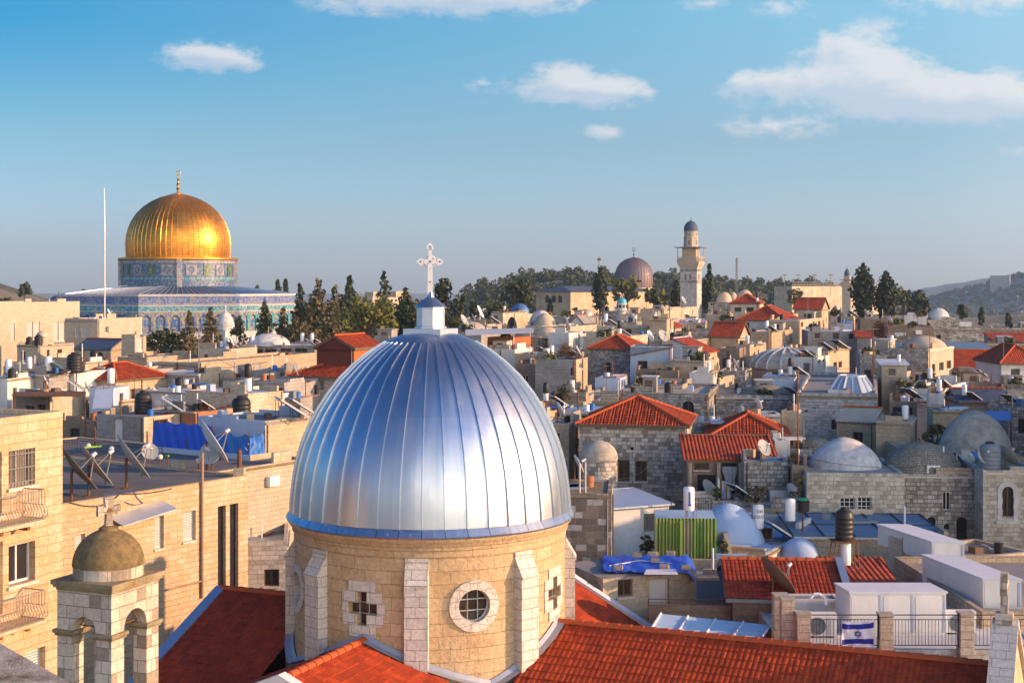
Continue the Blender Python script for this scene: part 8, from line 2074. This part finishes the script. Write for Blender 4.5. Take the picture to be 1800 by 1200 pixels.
    # more tanks, panels and dishes, one of a kind per roof, named by the house they stand on
    have = {}
    for o in bpy.data.objects:
        if o.parent is None and o.get('category') in ('water tank','solar heater','solar panel','satellite dish','aerial'): have.setdefault((round(o.location.x/3), round(o.location.y/4)), 1)
    kinds = [('boiler','white boiler standing on the','white boilers on the roofs',.8),('panels','solar panels standing on the','solar panels on the roofs',.8),('stack','black drum and boiler on the','black tanks on white boilers',.8),('dishw','white dish on the','satellite dishes',1.3),('aerial','thin aerial on the','television aerials',.9),('blacktank','black tank on the','black plastic tanks',.7),('dish','grey dish on the','satellite dishes',1.3),('pole','bare pole on the','bare roof poles',.7)]
    i = 0
    for key, h in HS.items():
        if key in SKIP or not h.flat or not 85 < h.Y < 275 or h.LL < 2.5 or h.LR < 2.2: continue
        for rep_ in range(2):
            i += 1; k, pre, grp, sc = kinds[(i*5+rep_*3) % len(kinds)]
            lab = pre+' '+h.label
            for cut in (' in the middle right',' in the middle',' of the picture'): lab = lab.replace(cut, '')
            if len(lab.split()) > 16 or lab in used: continue
            s, t = h.rd.uniform(.5, h.LL-.5), h.rd.uniform(.5, min(h.LR-.4, 4)); q = V((h.c.x,h.c.y,h.zr))+h.a*s+h.b*t
            g = (round(q.x/3), round(q.y/4))
            if g in have: continue
            have[g] = 1; used[lab] = 1
            put(k, q, lab, R(h.rd.uniform(95,118)) if k in ('panels','dishw') else R(h.rd.uniform(-30,60)), sc*h.rd.uniform(.85,1.1), grp)
    # dry weeds take root on the old roofs
    i = 0
    for key, h in HS.items():
        if key[0] not in 'mf' or not h.flat or not 95 < h.Y < 260 or h.LL < 3: continue
        i += 1
        if i % 2: continue
        lab = 'dry weeds on the '+h.label
        if len(lab.split()) > 16: continue
        s = h.rd.uniform(.6, h.LL-.6); q = V((h.c.x,h.c.y,h.zr))+h.a*s+h.b*h.rd.uniform(.3,1.2); px = 900+q.x/q.y*F; py = 500-q.z/q.y*F; r = h.rd.uniform(.7,1.5)/q.y*F
        shrub(lab, px, py, py-r*h.rd.uniform(.7,1.2), r*2, q.y, h.rd.choice(['leaf_brown','leaf_olive','leaf_shrub']), 'dry weeds growing on the roofs', 'roof_shrub')
    # slack wires over the roofs
    W = [('m8','m12',1030,742,1090,688),('m12','m12c',1246,690,1420,694),('a1','m8',1060,866,1200,746),('M1','M2',1430,830,1700,832),('m19','m17',960,630,1080,612),('m12b','m13b',1300,694,1440,690),('m15','m25',1560,612,1600,574),('m26','m26c',1580,704,1740,706),('U3','X',400,640,560,662),('Lg','J',60,656,170,654),('D','F',260,732,460,692),('G','W1',300,656,470,652),('M3','M4',1760,826,1700,802),('m10','m12d',1300,806,1360,728),('m24b','m22',1330,583,1370,563),('m18b','m20',1060,574,920,614)]
    for a, b, x0, y0, x1, y1 in W:
        p, q = HS[a].on(x0, y0), HS[b].on(x1, y1); p.z += .8; q.z += .9; mid = (p+q)/2
        o = cable('overhead_wire', 'thin slack black wire strung between rooftops', [p, q], max(.014, .00016*mid.y), 'cable_black', .05*(q-p).length); o['group'] = 'thin wires strung over the roofs'
clutter()
HAZE = True
# ---------------------------------------------------------------- air
def haze():
    mb = MB(); mb.box(-2500, -300, -130, 3000, 6500, 175)
    me = mb.build('haze', 'white_paint'); me['kind'] = 'stuff'
    m = bpy.data.materials.new('haze_air'); m.use_nodes = True; t = NT(m.node_tree); o = t.n('ShaderNodeOutputMaterial'); v = t.n('ShaderNodeVolumePrincipled')
    v.inputs['Color'].default_value = (.50,.72,1.0,1); v.inputs['Density'].default_value = .00012; v.inputs['Anisotropy'].default_value = .2
    t.l(v.outputs[0], o.inputs['Volume']); me.data.materials.clear(); me.data.materials.append(m)
if HAZE: haze()
for _k, _t in PROTO.items():
    if not _t['_used']:
        for _c in list(KM[_t.name]):
            for _e in KM[_c.name]: bpy.data.objects.remove(_e)
            bpy.data.objects.remove(_c)
        bpy.data.objects.remove(_t)
    else: del _t['_used']
for _o in bpy.data.objects:
    if '_used' in _o: del _o['_used']
    if '_o' in _o: del _o['_o']
